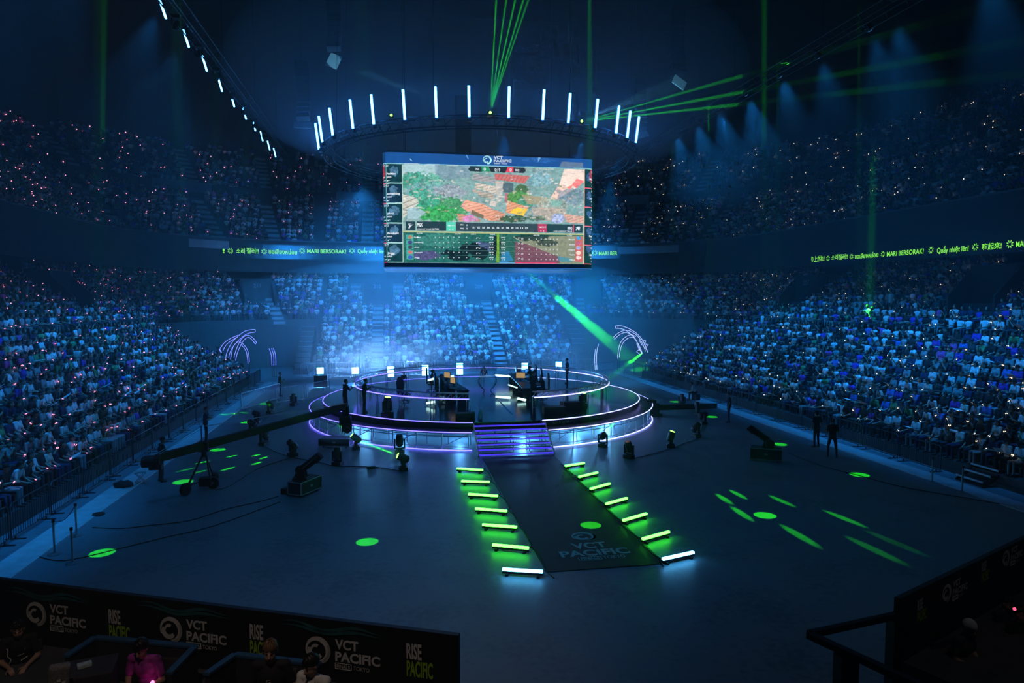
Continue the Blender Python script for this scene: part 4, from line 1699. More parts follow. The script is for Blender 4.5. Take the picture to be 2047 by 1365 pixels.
def smooth_pts(P, k=5):
    out = []
    for i in range(len(P) - 1):
        p0, p1, p2, p3 = P[max(i - 1, 0)], P[i], P[i + 1], P[min(i + 2, len(P) - 1)]
        for j in range(k):
            t = j / k
            out.append(0.5 * ((2 * p1) + (p2 - p0) * t + (2 * p0 - 5 * p1 + 4 * p2 - p3) * t * t + (3 * p1 - p0 - 3 * p2 + p3) * t ** 3))
    return out + [P[-1]]


def arch(label, sets, ox, oy, sc, m, Y):
    first = YP(ox + sets[0][1][0][0] / sc, 745, Y)
    t = thing('neon_arch', label, 'arch', (first.x, Y, 0), 0)
    for dy, pts, curved in sets:
        P = [YP(ox + x / sc, oy + y / sc, Y + dy) - V((first.x, Y, 0)) for x, y in pts]
        m_ = MB()
        m_.tube(smooth_pts(P) if curved else P, 0.018, 6)
        m_.build('neon_tube', m, t)
    # dark carrying ribs down to the floor behind the tubes
    m_ = MB()
    for dy, pts, curved in sets:
        if curved and pts[0][1] > 380 / 1.0 * 1.0:
            p = YP(ox + pts[0][0] / sc, oy + pts[0][1] / sc, Y + dy) - V((first.x, Y, 0))
            m_.cyl((p.x, p.y, 0), p, 0.03, n=6)
    if m_.v:
        m_.build('support', BLACK, t)


Lset = [(0.0, [(310, 500), (340, 380), (400, 270), (480, 190), (570, 130), (685, 115)], 1), (0.0, [(345, 500), (375, 390), (430, 300), (510, 220), (590, 165), (685, 147)], 1), (0, [(685, 115), (685, 147)], 0),
        (0.5, [(410, 500), (440, 390), (480, 290), (530, 215), (590, 185), (650, 215), (700, 275)], 1), (0.5, [(440, 500), (465, 400), (510, 300), (555, 235), (605, 213), (650, 250), (685, 297)], 1), (0.5, [(700, 275), (685, 297)], 0),
        (1.0, [(612, 520), (600, 410), (570, 340), (520, 285), (470, 270), (410, 330), (375, 500)], 1), (1.0, [(595, 540), (580, 420), (550, 350), (505, 300)], 1),
        (0.3, [(250, 350), (300, 280), (380, 225), (470, 185)], 1), (0.3, [(285, 375), (320, 310), (390, 250), (460, 215)], 1), (0.2, [(230, 330), (245, 380), (270, 410), (230, 330)], 0), (0.2, [(190, 400), (215, 440)], 0), (0.2, [(215, 400), (235, 440)], 0)]
arch('violet neon arch of curved tubes at the far left corner entrance', Lset, 400, 640, 6.205, NEV, 61.8)
arch('small pair of curved violet neon tubes right of the left neon arch', [(0, [(890, 560), (885, 450), (870, 390), (855, 350)], 1), (0.1, [(940, 560), (935, 430), (905, 345)], 1), (0.1, [(915, 560), (912, 440), (885, 350)], 1)], 400, 640, 6.205, NEV, 62.9)
Rset = [(0.0, [(605, 340), (560, 230), (500, 150), (420, 95), (330, 60), (265, 60)], 1), (0.0, [(545, 350), (520, 280), (470, 200), (400, 125), (330, 90), (265, 85)], 1), (0, [(265, 60), (265, 85)], 0), (0, [(290, 60), (292, 87)], 0),
        (0.5, [(580, 330), (550, 250), (500, 170), (430, 120), (370, 105), (300, 130), (240, 180)], 1), (0.5, [(530, 330), (500, 250), (470, 190), (430, 150), (370, 128), (310, 150), (252, 200)], 1),
        (1.0, [(287, 405), (295, 310), (320, 230), (370, 175), (430, 153), (480, 172)], 1), (1.0, [(305, 390), (315, 310), (345, 235), (400, 187), (460, 183)], 1),
        (0.2, [(485, 240), (510, 300), (545, 350), (520, 360), (485, 330), (520, 300)], 0), (0.2, [(510, 205), (545, 265), (580, 250), (610, 255), (575, 290), (600, 325)], 0), (0.2, [(545, 225), (580, 205), (578, 235)], 0)]
arch('white violet neon arch of curved tubes at the far right corner entrance', Rset, 1180, 640, 5.25, NEW, 61.8)
arch('tall pair of curved neon tubes left of the right neon arch', [(0, [(52, 520), (45, 400), (55, 300)], 1), (0.1, [(70, 520), (65, 420), (70, 320), (88, 250)], 1)], 1180, 640, 5.25, NEW, 60.9)
# handrail of the ramp by the right arch
t = thing('handrail', 'white lit handrail of the ramp below the right neon arch', 'handrail', (9, 58.5, 0))
P = [YP(1183, 729, 58.5), YP(1240, 722, 58.5), YP(1290, 717, 58.5)]
for dz in (0, -0.6):
    m_ = MB()
    m_.tube([p - V((9, 58.5, -dz)) for p in P], 0.03, 6)
    m_.build('rail', ALU, t)
for k in range(6):
    p = P[0].lerp(P[2], k / 5)
    m_ = MB()
    m_.cyl((p.x - 9, 0, 0), (p.x - 9, 0, p.z), 0.025, n=6)
    m_.build('post', ALU, t)
# ------------------------------------------------------------------ on the stage deck: desks, chairs, players
DZ = 1.2
SCR_O = mat('amber_monitor_image', (0.1, 0.08, 0.05), 0.3, em=(0.75, 0.5, 0.22), es=0.55)
BARW = mat('aqua_light_bar', (0.4, 0.6, 0.6), 0.3, em=(0.55, 1.0, 0.95), es=2.2)


def desk_row(label, p, q):
    L = (q - p).length
    t = thing('player_desk', label, 'desk', ((p.x + q.x) / 2, (p.y + q.y) / 2, DZ), math.atan2(q.y - p.y, q.x - p.x))
    m_ = MB()
    m_.box((0, 0, 0.73), (L, 0.7, 0.05))
    m_.build('desk_top', BLACK, t, bevel=0.01)
    for s in (-1, 0, 1):
        m_ = MB()
        m_.box((s * (L / 2 - 0.06), 0, 0.35), (0.07, 0.6, 0.7))
        m_.build('leg', BLACK, t)
    return t


def light_bar(label, p, q, r=0.045):
    m_ = MB()
    m_.bar(p, q, 2 * r, 2 * r)
    tag(m_.build('light_bar', BARW), label, 'light', 'light bars at the player desks')


def monitor(label, p, rz, lit=True):
    t = thing('monitor', label, 'monitor', p, rz, 'monitors on the player desks')
    m_ = MB()
    m_.box((0, 0, 0.36), (0.58, 0.04, 0.36))
    m_.build('casing', BLACK, t, bevel=0.006)
    m_ = MB()
    m_.box((0, 0.022, 0.36), (0.54, 0.006, 0.32))
    m_.build('screen', SCR_O if lit else LENS_D, t)
    m_ = MB()
    m_.box((0, -0.04, 0.01), (0.26, 0.2, 0.02))
    m_.bar((0, -0.04, 0.02), (0, -0.03, 0.25), 0.05)
    m_.build('stand', BLACK, t)


def game_chair(label, p, rz):
    t = thing('gaming_chair', label, 'chair', p, rz, 'high backed chairs on the stage')
    m_ = MB()
    m_.box((0, 0.0, 0.42), (0.5, 0.5, 0.1))
    m_.build('seat', DARK, t, bevel=0.03)
    m_ = MB()
    # waisted high back with shoulder wings
    prof = [(-0.2, 0.45), (-0.27, 0.62), (-0.25, 0.85), (-0.3, 1.05), (-0.22, 1.3), (-0.12, 1.42), (0.12, 1.42), (0.22, 1.3), (0.3, 1.05), (0.25, 0.85), (0.27, 0.62), (0.2, 0.45)]
    m_.prism(prof, Matrix.Translation((0, -0.24, 0)) @ Matrix(((1, 0, 0), (0, 0, -1), (0, 1, 0))).to_4x4(), 0.1)
    m_.build('backrest', DARK, t, bevel=0.02)
    for s in (-1, 1):
        m_ = MB()
        m_.bar((s * 0.3, -0.05, 0.45), (s * 0.3, -0.05, 0.64), 0.04)
        m_.box((s * 0.3, 0.02, 0.66), (0.08, 0.28, 0.03))
        m_.build('armrest', BLACK, t)
    m_ = MB()
    m_.cyl((0, 0, 0.08), (0, 0, 0.38), 0.03, n=8)
    for k in range(5):
        a = 2 * PI * k / 5
        m_.bar((0, 0, 0.1), (0.3 * math.cos(a), 0.3 * math.sin(a), 0.06), 0.05, 0.035)
        m_.sph((0.3 * math.cos(a), 0.3 * math.sin(a), 0.035), 0.035, 8, 6)
    m_.build('wheeled_base', BLACK, t)


LFT, RGT = R(-90), R(90)          # facing +x / facing -x
desk_row('black player desk on the left half of the stage', V((-1.55, 36.9, 0)), V((-2.3, 44.2, 0)))
desk_row('black player desk on the right half of the stage', V((2.15, 37.2, 0)), V((2.6, 44.6, 0)))
PL = [('player in dark top seated nearest the camera at the left desk', -2.45, 37.7, LFT), ('player in dark top second from the camera at the left desk', -2.6, 39.9, LFT),
      ('player in dark top at the far end of the left desk', -2.95, 42.6, LFT), ('player in dark top seated nearest the camera at the right desk', 3.3, 38.6, RGT),
      ('player in dark top in the middle of the right desk', 3.45, 41.2, RGT), ('player in dark top at the far end of the right desk', 3.6, 43.6, RGT)]
pme, phd, pH = body_data('seated_player', sit(0.12, ((-0.16, 0.5, 0.79), (0.18, 0.5, 0.79)), hand=((0, 1, -0.1), (0, 1, -0.1)), palm=((0, 0, -1), (0, 0, -1)), curl=0.5), 0.015, 0.4)
for i, (lab, x, y, rz) in enumerate(PL):
    o = bpy.data.objects.new('person', pme)
    COL.objects.link(o)
    o.location, o.rotation_euler = (x, y, DZ), (0, 0, rz)
    tag(o, lab, 'person', 'players at the desks')
    dress(o, 'black' if i % 2 else 'navy', 'black')
    hair_mb(phd, pH, 'short').build('hair', HAIR, o, smooth=True)
    game_chair('high backed dark chair of the %s player at the %s desk' % (('nearest', 'middle', 'farthest')[i % 3], 'left' if i < 3 else 'right'), (x, y, DZ), rz)
game_chair('tall empty dark chair at the left rear of the stage deck, back to the camera', (-4.7, 38.3, DZ), R(-50))
monitor('amber glowing monitor at the near end of the left desk', YP(906, 775, 38.6).xy.to_3d() + V((0, 0, DZ + 0.755)), R(115))
monitor('amber glowing monitor on the far part of the left desk', V((-2.05, 41.4, DZ + 0.755)), R(125))
monitor('amber glowing monitor on the near part of the right desk', V((2.3, 40.4, DZ + 0.755)), R(-195))
monitor('dark monitor at the far end of the right desk', V((2.6, 43.6, DZ + 0.755)), R(-90), False)
for lab, a, b_, dp in (('bright aqua light bar at the far left desk, longer one', (877, 755), (907, 752), 44.0), ('bright aqua light bar at the left desk, shorter one', (853, 761), (870, 756), 42.6),
                       ('bright aqua light bar low under the left desk', (853, 806), (868, 803), 36.6), ('bright aqua light bar at the far right desk, longest one', (990, 750), (1024, 752), 45.5),
                       ('bright aqua light bar just left of the right monitor', (1034, 752), (1051, 755), 45.3), ('bright aqua light bar low at the centre right, longer one', (991, 793), (1020, 795), 38.8),
                       ('bright aqua light bar low at the centre right, bent shorter one', (1035, 796), (1051, 800), 38.2), ('slim pale light bar slanting left of the right desk', (1016, 769), (1034, 775), 41.5)):
    light_bar(lab, DP(*a, dp), DP(*b_, dp - 0.2), 0.055 if 'slim' not in lab else 0.03)

# trophy on its pedestal
tp = thing('trophy_pedestal', 'round topped pedestal with two curved legs in the stage middle', 'pedestal', (0.35, 40.9, DZ))
m_ = MB()
m_.lathe([(0.0, 1.0), (0.52, 1.0), (0.55, 1.02), (0.52, 1.05), (0.0, 1.05)], 32)
m_.build('table_top', mat('clear_white_acrylic', (0.55, 0.6, 0.65), 0.15), tp, smooth=True)
for s in (-1, 1):
    m_ = MB()
    m_.tube(smooth_pts([V((s * 0.45, 0, 1.0)), V((s * 0.55, 0, 0.75)), V((s * 0.42, 0, 0.45)), V((s * 0.2, 0, 0.2)), V((s * 0.28, 0, 0.0))]), 0.035, 8)
    m_.build('leg', ALU, tp, smooth=True)
tr = thing('trophy', 'small shining silver trophy standing on the pedestal', 'trophy', (0.1, 40.9, DZ + 1.05))
m_ = MB()
m_.lathe([(0, 0), (0.14, 0), (0.14, 0.05), (0.05, 0.08), (0.03, 0.18), (0.0, 0.19)], 20)
m_.build('base', ALU, tr, smooth=True)
m_ = MB()
m_.tube([V((0.13 * math.cos(R(a)), 0, 0.36 + 0.17 * math.sin(R(a)))) for a in range(-90, 270, 20)], 0.03, 8, closed=True)
m_.sph((0, 0, 0.36), (0.05, 0.05, 0.09), 10, 8)
m_.build('cup', mat('polished_silver', (0.8, 0.83, 0.86), 0.15, 1.0), tr, smooth=True)
p = G(960, 838, DZ)
m_ = MB()
m_.lathe([(0, 0), (0.1, 0), (0.11, 0.2), (0.08, 0.34), (0.035, 0.42), (0.035, 0.5), (0, 0.5)], 16, p)  # bottle-shaped solid for an unidentified small bluish form
tag(m_.build('bottle_shape', mat('pale_blue_plastic', (0.3, 0.5, 0.6), 0.25, noise=0.1), smooth=True), 'pale blue upright form standing alone at the front of the stage deck', 'bottle_shape')
m_ = MB()
m_.tube([G(984, 785, DZ + 0.02), G(1003, 806, DZ + 0.02), G(1025, 828, DZ + 0.02)], 0.018, 5)
tag(m_.build('deck_cable', mat('white_cable', (0.6, 0.65, 0.7), 0.5)), 'thin white cable lying diagonally across the stage deck', 'cable')
for lab, px, py, z, s in (('black equipment box at the front of the stage deck left of the stairs', 930, 836, DZ, (0.9, 0.4, 0.28)), ('black speaker wedge on the stage deck right of the stairs', 1107, 826, DZ, (1.1, 0.6, 0.35)),
                          ('black equipment box in the middle of the right stage deck', 1140, 818, DZ, (1.0, 0.5, 0.4))):
    p = G(px, py, z)
    m_ = MB()
    m_.box((p.x, p.y, z + s[2] / 2), s)
    m_.box((p.x, p.y - s[1] / 2 - 0.005, z + s[2] / 2), (s[0] * 0.85, 0.012, s[2] * 0.7))
    tag(m_.build('equipment_box', BLACK, bevel=0.02), lab, 'box')

# ------------------------------------------------------------------ crew standing about
CREW = [
    ('person in black working the tail controls of the camera crane', G(322, 963), R(-55), stand(0.12, ((-0.14, 0.36, 1.12), (0.16, 0.36, 1.12)), hand=((0.3, 1, 0), (-0.3, 1, 0)), palm=((0.5, 0, -1), (-0.5, 0, -1)), nod=0.2), 'black', 'charcoal', 'short'),
    ('person in dark clothes standing behind the crane head by the left barrier', G(412, 884), R(-70), stand(0.03, ((-0.1, 0.26, 1.2), (0.1, 0.26, 1.2)), hand=((0.6, 0.4, 0.3), (-0.6, 0.4, 0.3)), palm=((0, 0, -1), (0, 0, -1))), 'navy', 'black', 'short'),
    ('person in black standing with back to us on the right floor, nearer of the pair', G(1663, 914), R(-20), stand(0.0, ((-0.1, 0.22, 1.12), (0.1, 0.22, 1.12)), spread=0.16, hand=((1, 0.3, 0.1), (-1, 0.3, 0.1)), palm=((0, 0.2, -1), (0, 0.2, -1))), 'black', 'charcoal', 'short'),
    ('person in loose black clothes on the right floor, farther of the pair', G(1632, 894), R(10), stand(0.02, spread=0.1), 'black', 'black', 'bob'),
    ('person in dark blue standing at the right kerb by a green floor spot', G(1457, 845), R(60), stand(0.0, spread=0.07, build=1.05), 'navy', 'navy', 'short'),
    ('person in pale top crouching on a seat at the right kerb', G(1391, 800), R(70), sit(0.5, ((-0.1, 0.45, 0.6), (0.1, 0.45, 0.6))), 'grey', 'black', 'bob'),
    ('person in black standing by the free barriers left of the stage', G(560, 792), R(-80), stand(0.02, ((-0.2, 0.2, 1.0), (0.12, 0.28, 1.25))), 'black', 'black', 'short'),
    ('person in black standing on the left stage deck, nearer the crane camera', G(690, 826, DZ), R(-60), stand(0.06, ((-0.12, 0.35, 1.3), (0.12, 0.35, 1.3)), hand=((0.4, 1, 0), (-0.4, 1, 0))), 'black', 'black', 'short'),
    ('slim person in black standing on the left stage deck by the light on deck', G(728, 824, DZ), R(-80), stand(0.1, ((-0.12, 0.32, 1.25), (0.12, 0.32, 1.25)), nod=0.2), 'black', 'black', 'short'),
    ('broad person in dark clothes standing hazily at the right end of the ring rail', V((6.3, 44.6, DZ)), R(80), stand(0.0, build=1.15), 'navy', 'black', 'short'),
    ('person in black standing tall at the right desk by the rail end', G(1066, 803, DZ), R(20), stand(0.0, ((-0.1, 0.3, 1.15), (0.12, 0.3, 1.15))), 'black', 'black', 'short'),
    ('person in black standing behind the stage near the middle lamp', V((1.6, 52.0, 0)), R(180), stand(0.0, build=1.1), 'black', 'black', 'short'),
    ('person in dark clothes standing behind the stage right of the middle', V((4.4, 52.6, 0)), R(175), stand(0.02), 'navy', 'black', 'bob'),
    ('person in dark clothes bending behind the rear of the ring rail on the left', V((-4.6, 49.8, 0)), R(200), stand(0.35, ((-0.1, 0.5, 1.0), (0.12, 0.5, 1.0))), 'black', 'black', 'short'),
    ('person in white top standing on the far left aisle stairs, upper one', YP(690, 640, 70.4), R(180), stand(0.0), 'white', 'black', 'short'),
    ('person in white top standing by the section 211 portal', YP(642, 606, 74.0), R(160), stand(0.0), 'white', 'black', 'bob'),
]
for lab, p, rz, P, shirt, tro, hair in CREW:
    p = V(p)
    if 'far left aisle' in lab or '211' in lab:
        u = u_of(p.x, p.y)
        d = math.hypot(abs(p.x) - HX, p.y - YB) - R0 if abs(p.x) > HX else p.y - YB - R0
        row = max((r for r in LOW if r[0] <= d), key=lambda r: r[0])
        p.z = row[1]
        x, y, _n = bowl(u, row[0] + 0.35)
        p.x, p.y = x, y
    person(lab, P, p, rz, shirt, tro, None, hair, voxel=0.015, keep=0.4)
# seat and cloth under the crouching person
p = G(1391, 800)
m_ = MB()
m_.box((p.x, p.y, 0.22), (0.42, 0.42, 0.42), Euler((0, 0, 0.3)))
tag(m_.build('crate', BLACK, bevel=0.02), 'black crate the crouching person sits on at the right kerb', 'crate')
# ------------------------------------------------------------------ overhead ring with upright tubes
RC = V((0, 40.5, 0))
RR = 9.15
TUBE_W = mat('bright_upright_tube', (0.5, 0.6, 0.7), 0.3, em=(0.035, 0.26, 1.0), es=33.0)
ring = thing('overhead_ring', 'wide dark lighting ring hung over the stage', 'truss', (0, 40.5, 15.2))
for r, z in ((9.0, 0.15), (8.5, 0.15), (9.0, -0.35), (8.5, -0.35)):
    m_ = MB()
    m_.tube([V((r * math.cos(2 * PI * k / 96), r * math.sin(2 * PI * k / 96), z)) for k in range(96)], 0.035, 6, closed=True)
    m_.build('chord', BLACK, ring)
m_ = MB()
for k in range(96):
    a, b_ = 2 * PI * k / 96, 2 * PI * (k + 1) / 96
    m_.bar((9 * math.cos(a), 9 * math.sin(a), -0.35), (9 * math.cos(b_), 9 * math.sin(b_), 0.15), 0.025)
    m_.bar((8.5 * math.cos(a), 8.5 * math.sin(a), -0.35), (9 * math.cos(a), 9 * math.sin(a), 0.15), 0.025)
m_.build('lattice', BLACK, ring)
for k in range(8):
    a = 2 * PI * (k + 0.5) / 8
    m_ = MB()
    m_.cyl((8.75 * math.cos(a), 8.75 * math.sin(a), 0.15), (8.75 * math.cos(a) * 0.9, 8.75 * math.sin(a) * 0.9, 30.7), 0.012, n=4)
    m_.build('hanging_cable', BLACK, ring)


def on_ring(px, r, far=False):
    """where the vertical plane through an image column meets the ring"""
    d = ray(px, 400)
    d = V((d.x, d.y, 0)).normalized()
    o = V((CAM.x, CAM.y, 0)) - RC
    b_, c = o.dot(d), o.dot(o) - r * r
    disc = b_ * b_ - c
    t = -b_ + (math.sqrt(disc) if far else -math.sqrt(disc)) if disc > 0 else -b_
    p = o + d * t
    return p * (r / p.length)


TX = [(650, 0), (671, 0), (711, 0), (752, 0), (813, 0), (875, 0), (939, 0), (1016, 0), (1083, 0), (1133, 0), (1186, 0), (1227, 0), (1249, 0)]
spots_xy = [on_ring(px, RR) for px, f in TX]
spots_xy = [on_ring(641, RR, True), on_ring(643, RR)] + spots_xy + [on_ring(1266, RR)]
for k, p in enumerate(spots_xy):
    n = p.normalized()
    h = 1.32
    t = thing('upright_tube_light', 'glowing upright tube on the overhead ring, %s from the left' % ORD[k + 1], 'light', (p.x, 40.5 + p.y, 15.15), 0, 'upright tubes on the overhead ring')
    b0, b1 = n * 0.1 + V((0, 0, 0.05)), n * 0.26 + V((0, 0, 0.05 + h))
    m_ = MB()
    m_.tube([b0, b1], 0.055, 10)
    m_.build('tube', TUBE_W, t, smooth=True)
    m_ = MB()
    m_.bar(b0 - n * 0.1, b1 - n * 0.1, 0.1, 0.05)
    m_.box(V((0, 0, -0.05)), (0.16, 0.16, 0.2))
    m_.build('housing', BLACK, t)

# ------------------------------------------------------------------ straight trusses along both sides


TRM = mat('dark_truss_metal', (0.05, 0.052, 0.056), 0.5, 0.4, noise=0.2)


def truss(label, x, y0, y1, z, w=0.6, cables=True):
    t = thing('lighting_truss', label, 'truss', (x, y0, z))
    L = y1 - y0
    for a in (-w / 2, w / 2):
        for c in (0, w):
            m_ = MB()
            m_.cyl((a, 0, c), (a, L, c), 0.03, n=6)
            m_.build('chord', TRM, t)
    m_ = MB()
    n = int(L / w)
    for k in range(n):
        y, yn = L * k / n, L * (k + 1) / n
        s = -1 if k % 2 else 1
        for a in (-w / 2, w / 2):
            m_.bar((a, y, 0), (a, yn, w), 0.02)
        m_.bar((-w / 2 * s, y, 0), (w / 2 * s, yn, 0), 0.02)
        m_.bar((-w / 2 * s, y, w), (w / 2 * s, yn, w), 0.02)
    m_.build('lattice', TRM, t)
    for k in range(5):
        y = L * (k + 0.5) / 5
        m_ = MB()
        m_.cyl((0, y, w), (0, y, 46 - z), 0.014, n=4)
        m_.build('hanging_cable', BLACK, t)
    return t


ZT = 19.0
truss('long dark lattice truss along the left side overhead with small strip lamps', -14.2, 18, 62, ZT)
truss('long dark lattice truss along the right side overhead', 15.6, 18, 62, ZT)
STRIP = mat('strip_lamp_glow', (0.5, 0.6, 0.7), 0.3, em=(0.05, 0.3, 1.0), es=24.0)
LX = [(325, 17), (372, 77), (409, 127), (440, 169), (465, 201), (489, 227), (508, 251), (523, 272), (537, 291), (549, 305)]
WASH = []
for k, (px, py) in enumerate(LX):
    p = XP(px, py, -14.95)
    t = thing('strip_lamp', 'small bright strip lamp under the left truss, %s from the camera' % ORD[k + 1], 'light', p, 0, 'strip lamps under the left truss')
    m_ = MB()
    m_.bar((-0.02, -0.36, 0.28), (0.02, 0.36, -0.28), 0.075, 0.06)
    m_.build('lit_face', STRIP, t)
    m_ = MB()
    m_.bar((0.1, -0.36, 0.28), (0.14, 0.36, -0.24), 0.1, 0.16)
    m_.build('housing', BLACK, t)
    m_ = MB()
    m_.bar((0.1, 0, 0.05), (0.5, 0, ZT + 0.03 - p.z), 0.04)
    m_.build('clamp', BLACK, t)
    WASH.append((p, -1))
RXP = [(1734, 52), (1632, 108), (1555, 147), (1488, 184), (1430, 213), (1386, 238), (1345, 262)]
for k, (px, py) in enumerate(RXP):
    p = XP(px, py, 16.1)
    t = thing('wash_lamp', 'dim blue wash lamp under the right truss, %s from the camera' % ORD[k + 1], 'light', p, 0, 'wash lamps under the right truss')
    m_ = MB()
    d = V((0.75, 0.15, -0.65)).normalized()
    m_.tube([-d * 0.2, -d * 0.1, d * 0.15, d * 0.22], [0.1, 0.17, 0.17, 0.15], 14)
    m_.build('head', DARK, t, smooth=True)
    m_ = MB()
    m_.tube([d * 0.221, d * 0.24], [0.13, 0.12], 14)
    m_.build('lens', mat('blue_lit_lens', (0.05, 0.1, 0.4), 0.3, em=(0.12, 0.4, 1.0), es=1.2, light=False), t)
    m_ = MB()
    m_.bar((0, 0, 0.1), (-0.3, 0, ZT - p.z + 0.03), 0.05)
    m_.box((0, 0, 0.14), (0.4, 0.1, 0.08))
    m_.build('clamp', BLACK, t)
    WASH.append((p, 1))
# moving heads hanging under the left truss between the strips
for k in range(9):
    y = 25 + 3.4 * k
    t = thing('hanging_head', 'black moving head hanging under the left truss, %s from the camera' % ORD[k + 1], 'light', (-14.2, y, ZT - 0.02), 0, 'heads hanging under the left truss')
    m_ = MB()
    m_.box((0, 0, -0.1), (0.34, 0.3, 0.14))
    m_.build('base', BLACK, t)
    m_ = MB()
    for q in (-1, 1):
        m_.bar((q * 0.17, 0, -0.15), (q * 0.17, 0, -0.5), 0.05, 0.12, up=V((0, 1, 0)))
    m_.build('yoke', BLACK, t)
    d = V((-0.3, 0.1, -0.9)).normalized()
    m_ = MB()
    m_.tube([V((0, 0, -0.45)) - d * 0.2, V((0, 0, -0.45)), V((0, 0, -0.45)) + d * 0.2], [0.08, 0.14, 0.12], 12)
    m_.build('head', DARK, t, smooth=True)

# ------------------------------------------------------------------ hanging loudspeaker columns, the lowest cabinet catching the light
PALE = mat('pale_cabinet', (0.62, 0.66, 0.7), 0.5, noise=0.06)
for lab, px, py, Y, w, h, roll, curve in (('curved black loudspeaker column with a pale end panel, upper left of the ring', 667, 122, 46.0, 0.75, 1.15, 0.35, -1),
                                          ('curved black loudspeaker column with a pale end panel, upper right of the ring', 1358, 165, 38.0, 0.85, 0.75, 0.55, 1),
                                          ('black loudspeaker column with a pale end panel at the left end of the ring', 605, 250, 48.0, 1.15, 0.5, 0.0, -1),
                                          ('black loudspeaker column with a pale end panel at the right end of the ring', 1283, 269, 48.0, 0.95, 0.55, -0.3, 1)):
    p = YP(px, py, Y)
    t = thing('loudspeaker_column', lab, 'loudspeaker', p)
    m_ = MB()
    Mr = Euler((R(-28), roll, 0)).to_matrix()
    m_.box((0, 0, 0), (w, 0.06, h), Mr)
    m_.build('pale_panel', PALE, t, bevel=0.02)
    N = 11
    for k in range(N):
        f = k / (N - 1)
        c = V((curve * (0.55 * f - 0.75 * f * f) * 0.6 * -1, 0.25 + 0.5 * f, 0.55 * h + 0.33 + 0.36 * k))
        m_ = MB()
        m_.box(c, (0.85, 0.55, 0.33), Euler((R(-20 + 18 * f), curve * 0.1 * (1 - f), 0)))
        m_.box(c + V((0, -0.285, 0)), (0.8, 0.02, 0.05), Euler((R(-20 + 18 * f), 0, 0)))
        m_.build('cabinet', BLACK, t)
    m_ = MB()
    m_.cyl(c, (c.x, c.y, 46 - p.z), 0.02, n=5)
    m_.build('hanging_cable', BLACK, t)

# ------------------------------------------------------------------ laser heads on the ring
for lab, px, py in (('green laser head on the front of the overhead ring', 980, 226), ('green laser head on the left of the overhead ring', 782, 231), ('green laser head on the right of the overhead ring', 1163, 243)):
    q = on_ring(px, 9.3)
    p = YP(px, py, 40.5 + q.y)
    t = thing('laser_head', lab, 'light', p, 0, 'laser heads on the ring')
    m_ = MB()
    m_.box((0, 0.16, 0.0), (0.24, 0.3, 0.2))
    m_.bar((0, 0.2, 0.05), (0, 0.25, max(0.1, 15.2 - p.z)), 0.05)
    m_.build('housing', BLACK, t)
    m_ = MB()
    m_.sph((0, -0.01, 0.02), 0.06, 10, 8)
    m_.build('lens', LENS_G, t)
# ------------------------------------------------------------------ hanging four-sided screen
FY, CXS, HWS, CR_ = 37.3, 0.08, 5.8, 0.45
DEP = 6.4
zt, zl, zb, zf = YP(980, 311, FY).z, YP(980, 330, FY).z, YP(980, 526.5, FY).z, YP(980, 537, FY).z
vc = thing('video_cube', 'big four sided hanging screen showing a strategy game broadcast above the stage', 'screen', (CXS, FY + DEP / 2, zf))


def lin(c):
    return tuple(((x / 255) / 12.92 if x / 255 <= 0.04045 else ((x / 255 + 0.055) / 1.055) ** 2.4) for x in c)


NX, NY = 600, 320
img = np.zeros((NY, NX, 3))
gx, gy = np.meshgrid((np.arange(NX) + 0.5) / NX, (np.arange(NY) + 0.5) / NY)
# page coordinates: 1697 wide, 915 high, origin at the upper left
PX, PY = gx * 1697, gy * 915
nr = np.random.RandomState(4)


def vnoise(sx, sy, seed):
    r = np.random.RandomState(seed)
    g = r.rand(int(915 / sy) + 3, int(1697 / sx) + 3)
    x, y = PX / sx, PY / sy
    i, j = x.astype(int), y.astype(int)
    fx, fy = x - i, y - j
    fx, fy = fx * fx * (3 - 2 * fx), fy * fy * (3 - 2 * fy)
    return (g[j, i] * (1 - fx) + g[j, i + 1] * fx) * (1 - fy) + (g[j + 1, i] * (1 - fx) + g[j + 1, i + 1] * fx) * fy


N1 = vnoise(14, 14, 1) * 0.5 + vnoise(34, 30, 2) * 0.3 + vnoise(90, 80, 3) * 0.2
N2 = vnoise(9, 9, 5) * 0.6 + vnoise(22, 20, 6) * 0.4
N3 = vnoise(6, 6, 8)


def inside(P):
    m = np.zeros(PX.shape, bool)
    n = len(P)
    for i in range(n):
        (x1, y1), (x2, y2) = P[i], P[(i + 1) % n]
        if y1 == y2:
            continue
        c = ((PY < y1) != (PY < y2)) & (PX < (x2 - x1) * (PY - y1) / (y2 - y1) + x1)
        m ^= c
    return m


def poly(P, c, a=1.0, tex=0.0, stripe=None):
    """P in picture points measured on the crop of the photograph's screen"""
    P = [(x - 118, y - 92 - (x - 118) * (0.038 * (1 - (y - 92) / 915) + 0.007 * (y - 92) / 915)) for x, y in P]
    m = inside(P)
    col = np.array(lin(c))[None, None] * np.ones(PX.shape + (1,))
    if tex:
        col = col * (1 + tex * (N2[..., None] - 0.5) * 2)
    if stripe:
        dx, dy, w, k = stripe
        ph = ((PX * dx + PY * dy) / w) % 1.0
        col = col * np.where(ph < 0.22, k, 1.0)[..., None]
    img[m] = img[m] * (1 - a) + col[m] * a


def blob(cx, cy, rx, ry, c, a=1.0, tex=0.6, edge=0.5):
    cx, cy = cx - 118, cy - 92 - (cx - 118) * 0.02
    q = ((PX - cx) / rx) ** 2 + ((PY - cy) / ry) ** 2 + (N1 - 0.5) * edge * 4
    m = q < 1
    col = np.array(lin(c))[None, None] * (1 + tex * (N2[..., None] - 0.5) * 2.2)
    img[m] = img[m] * (1 - a) + col[m] * a


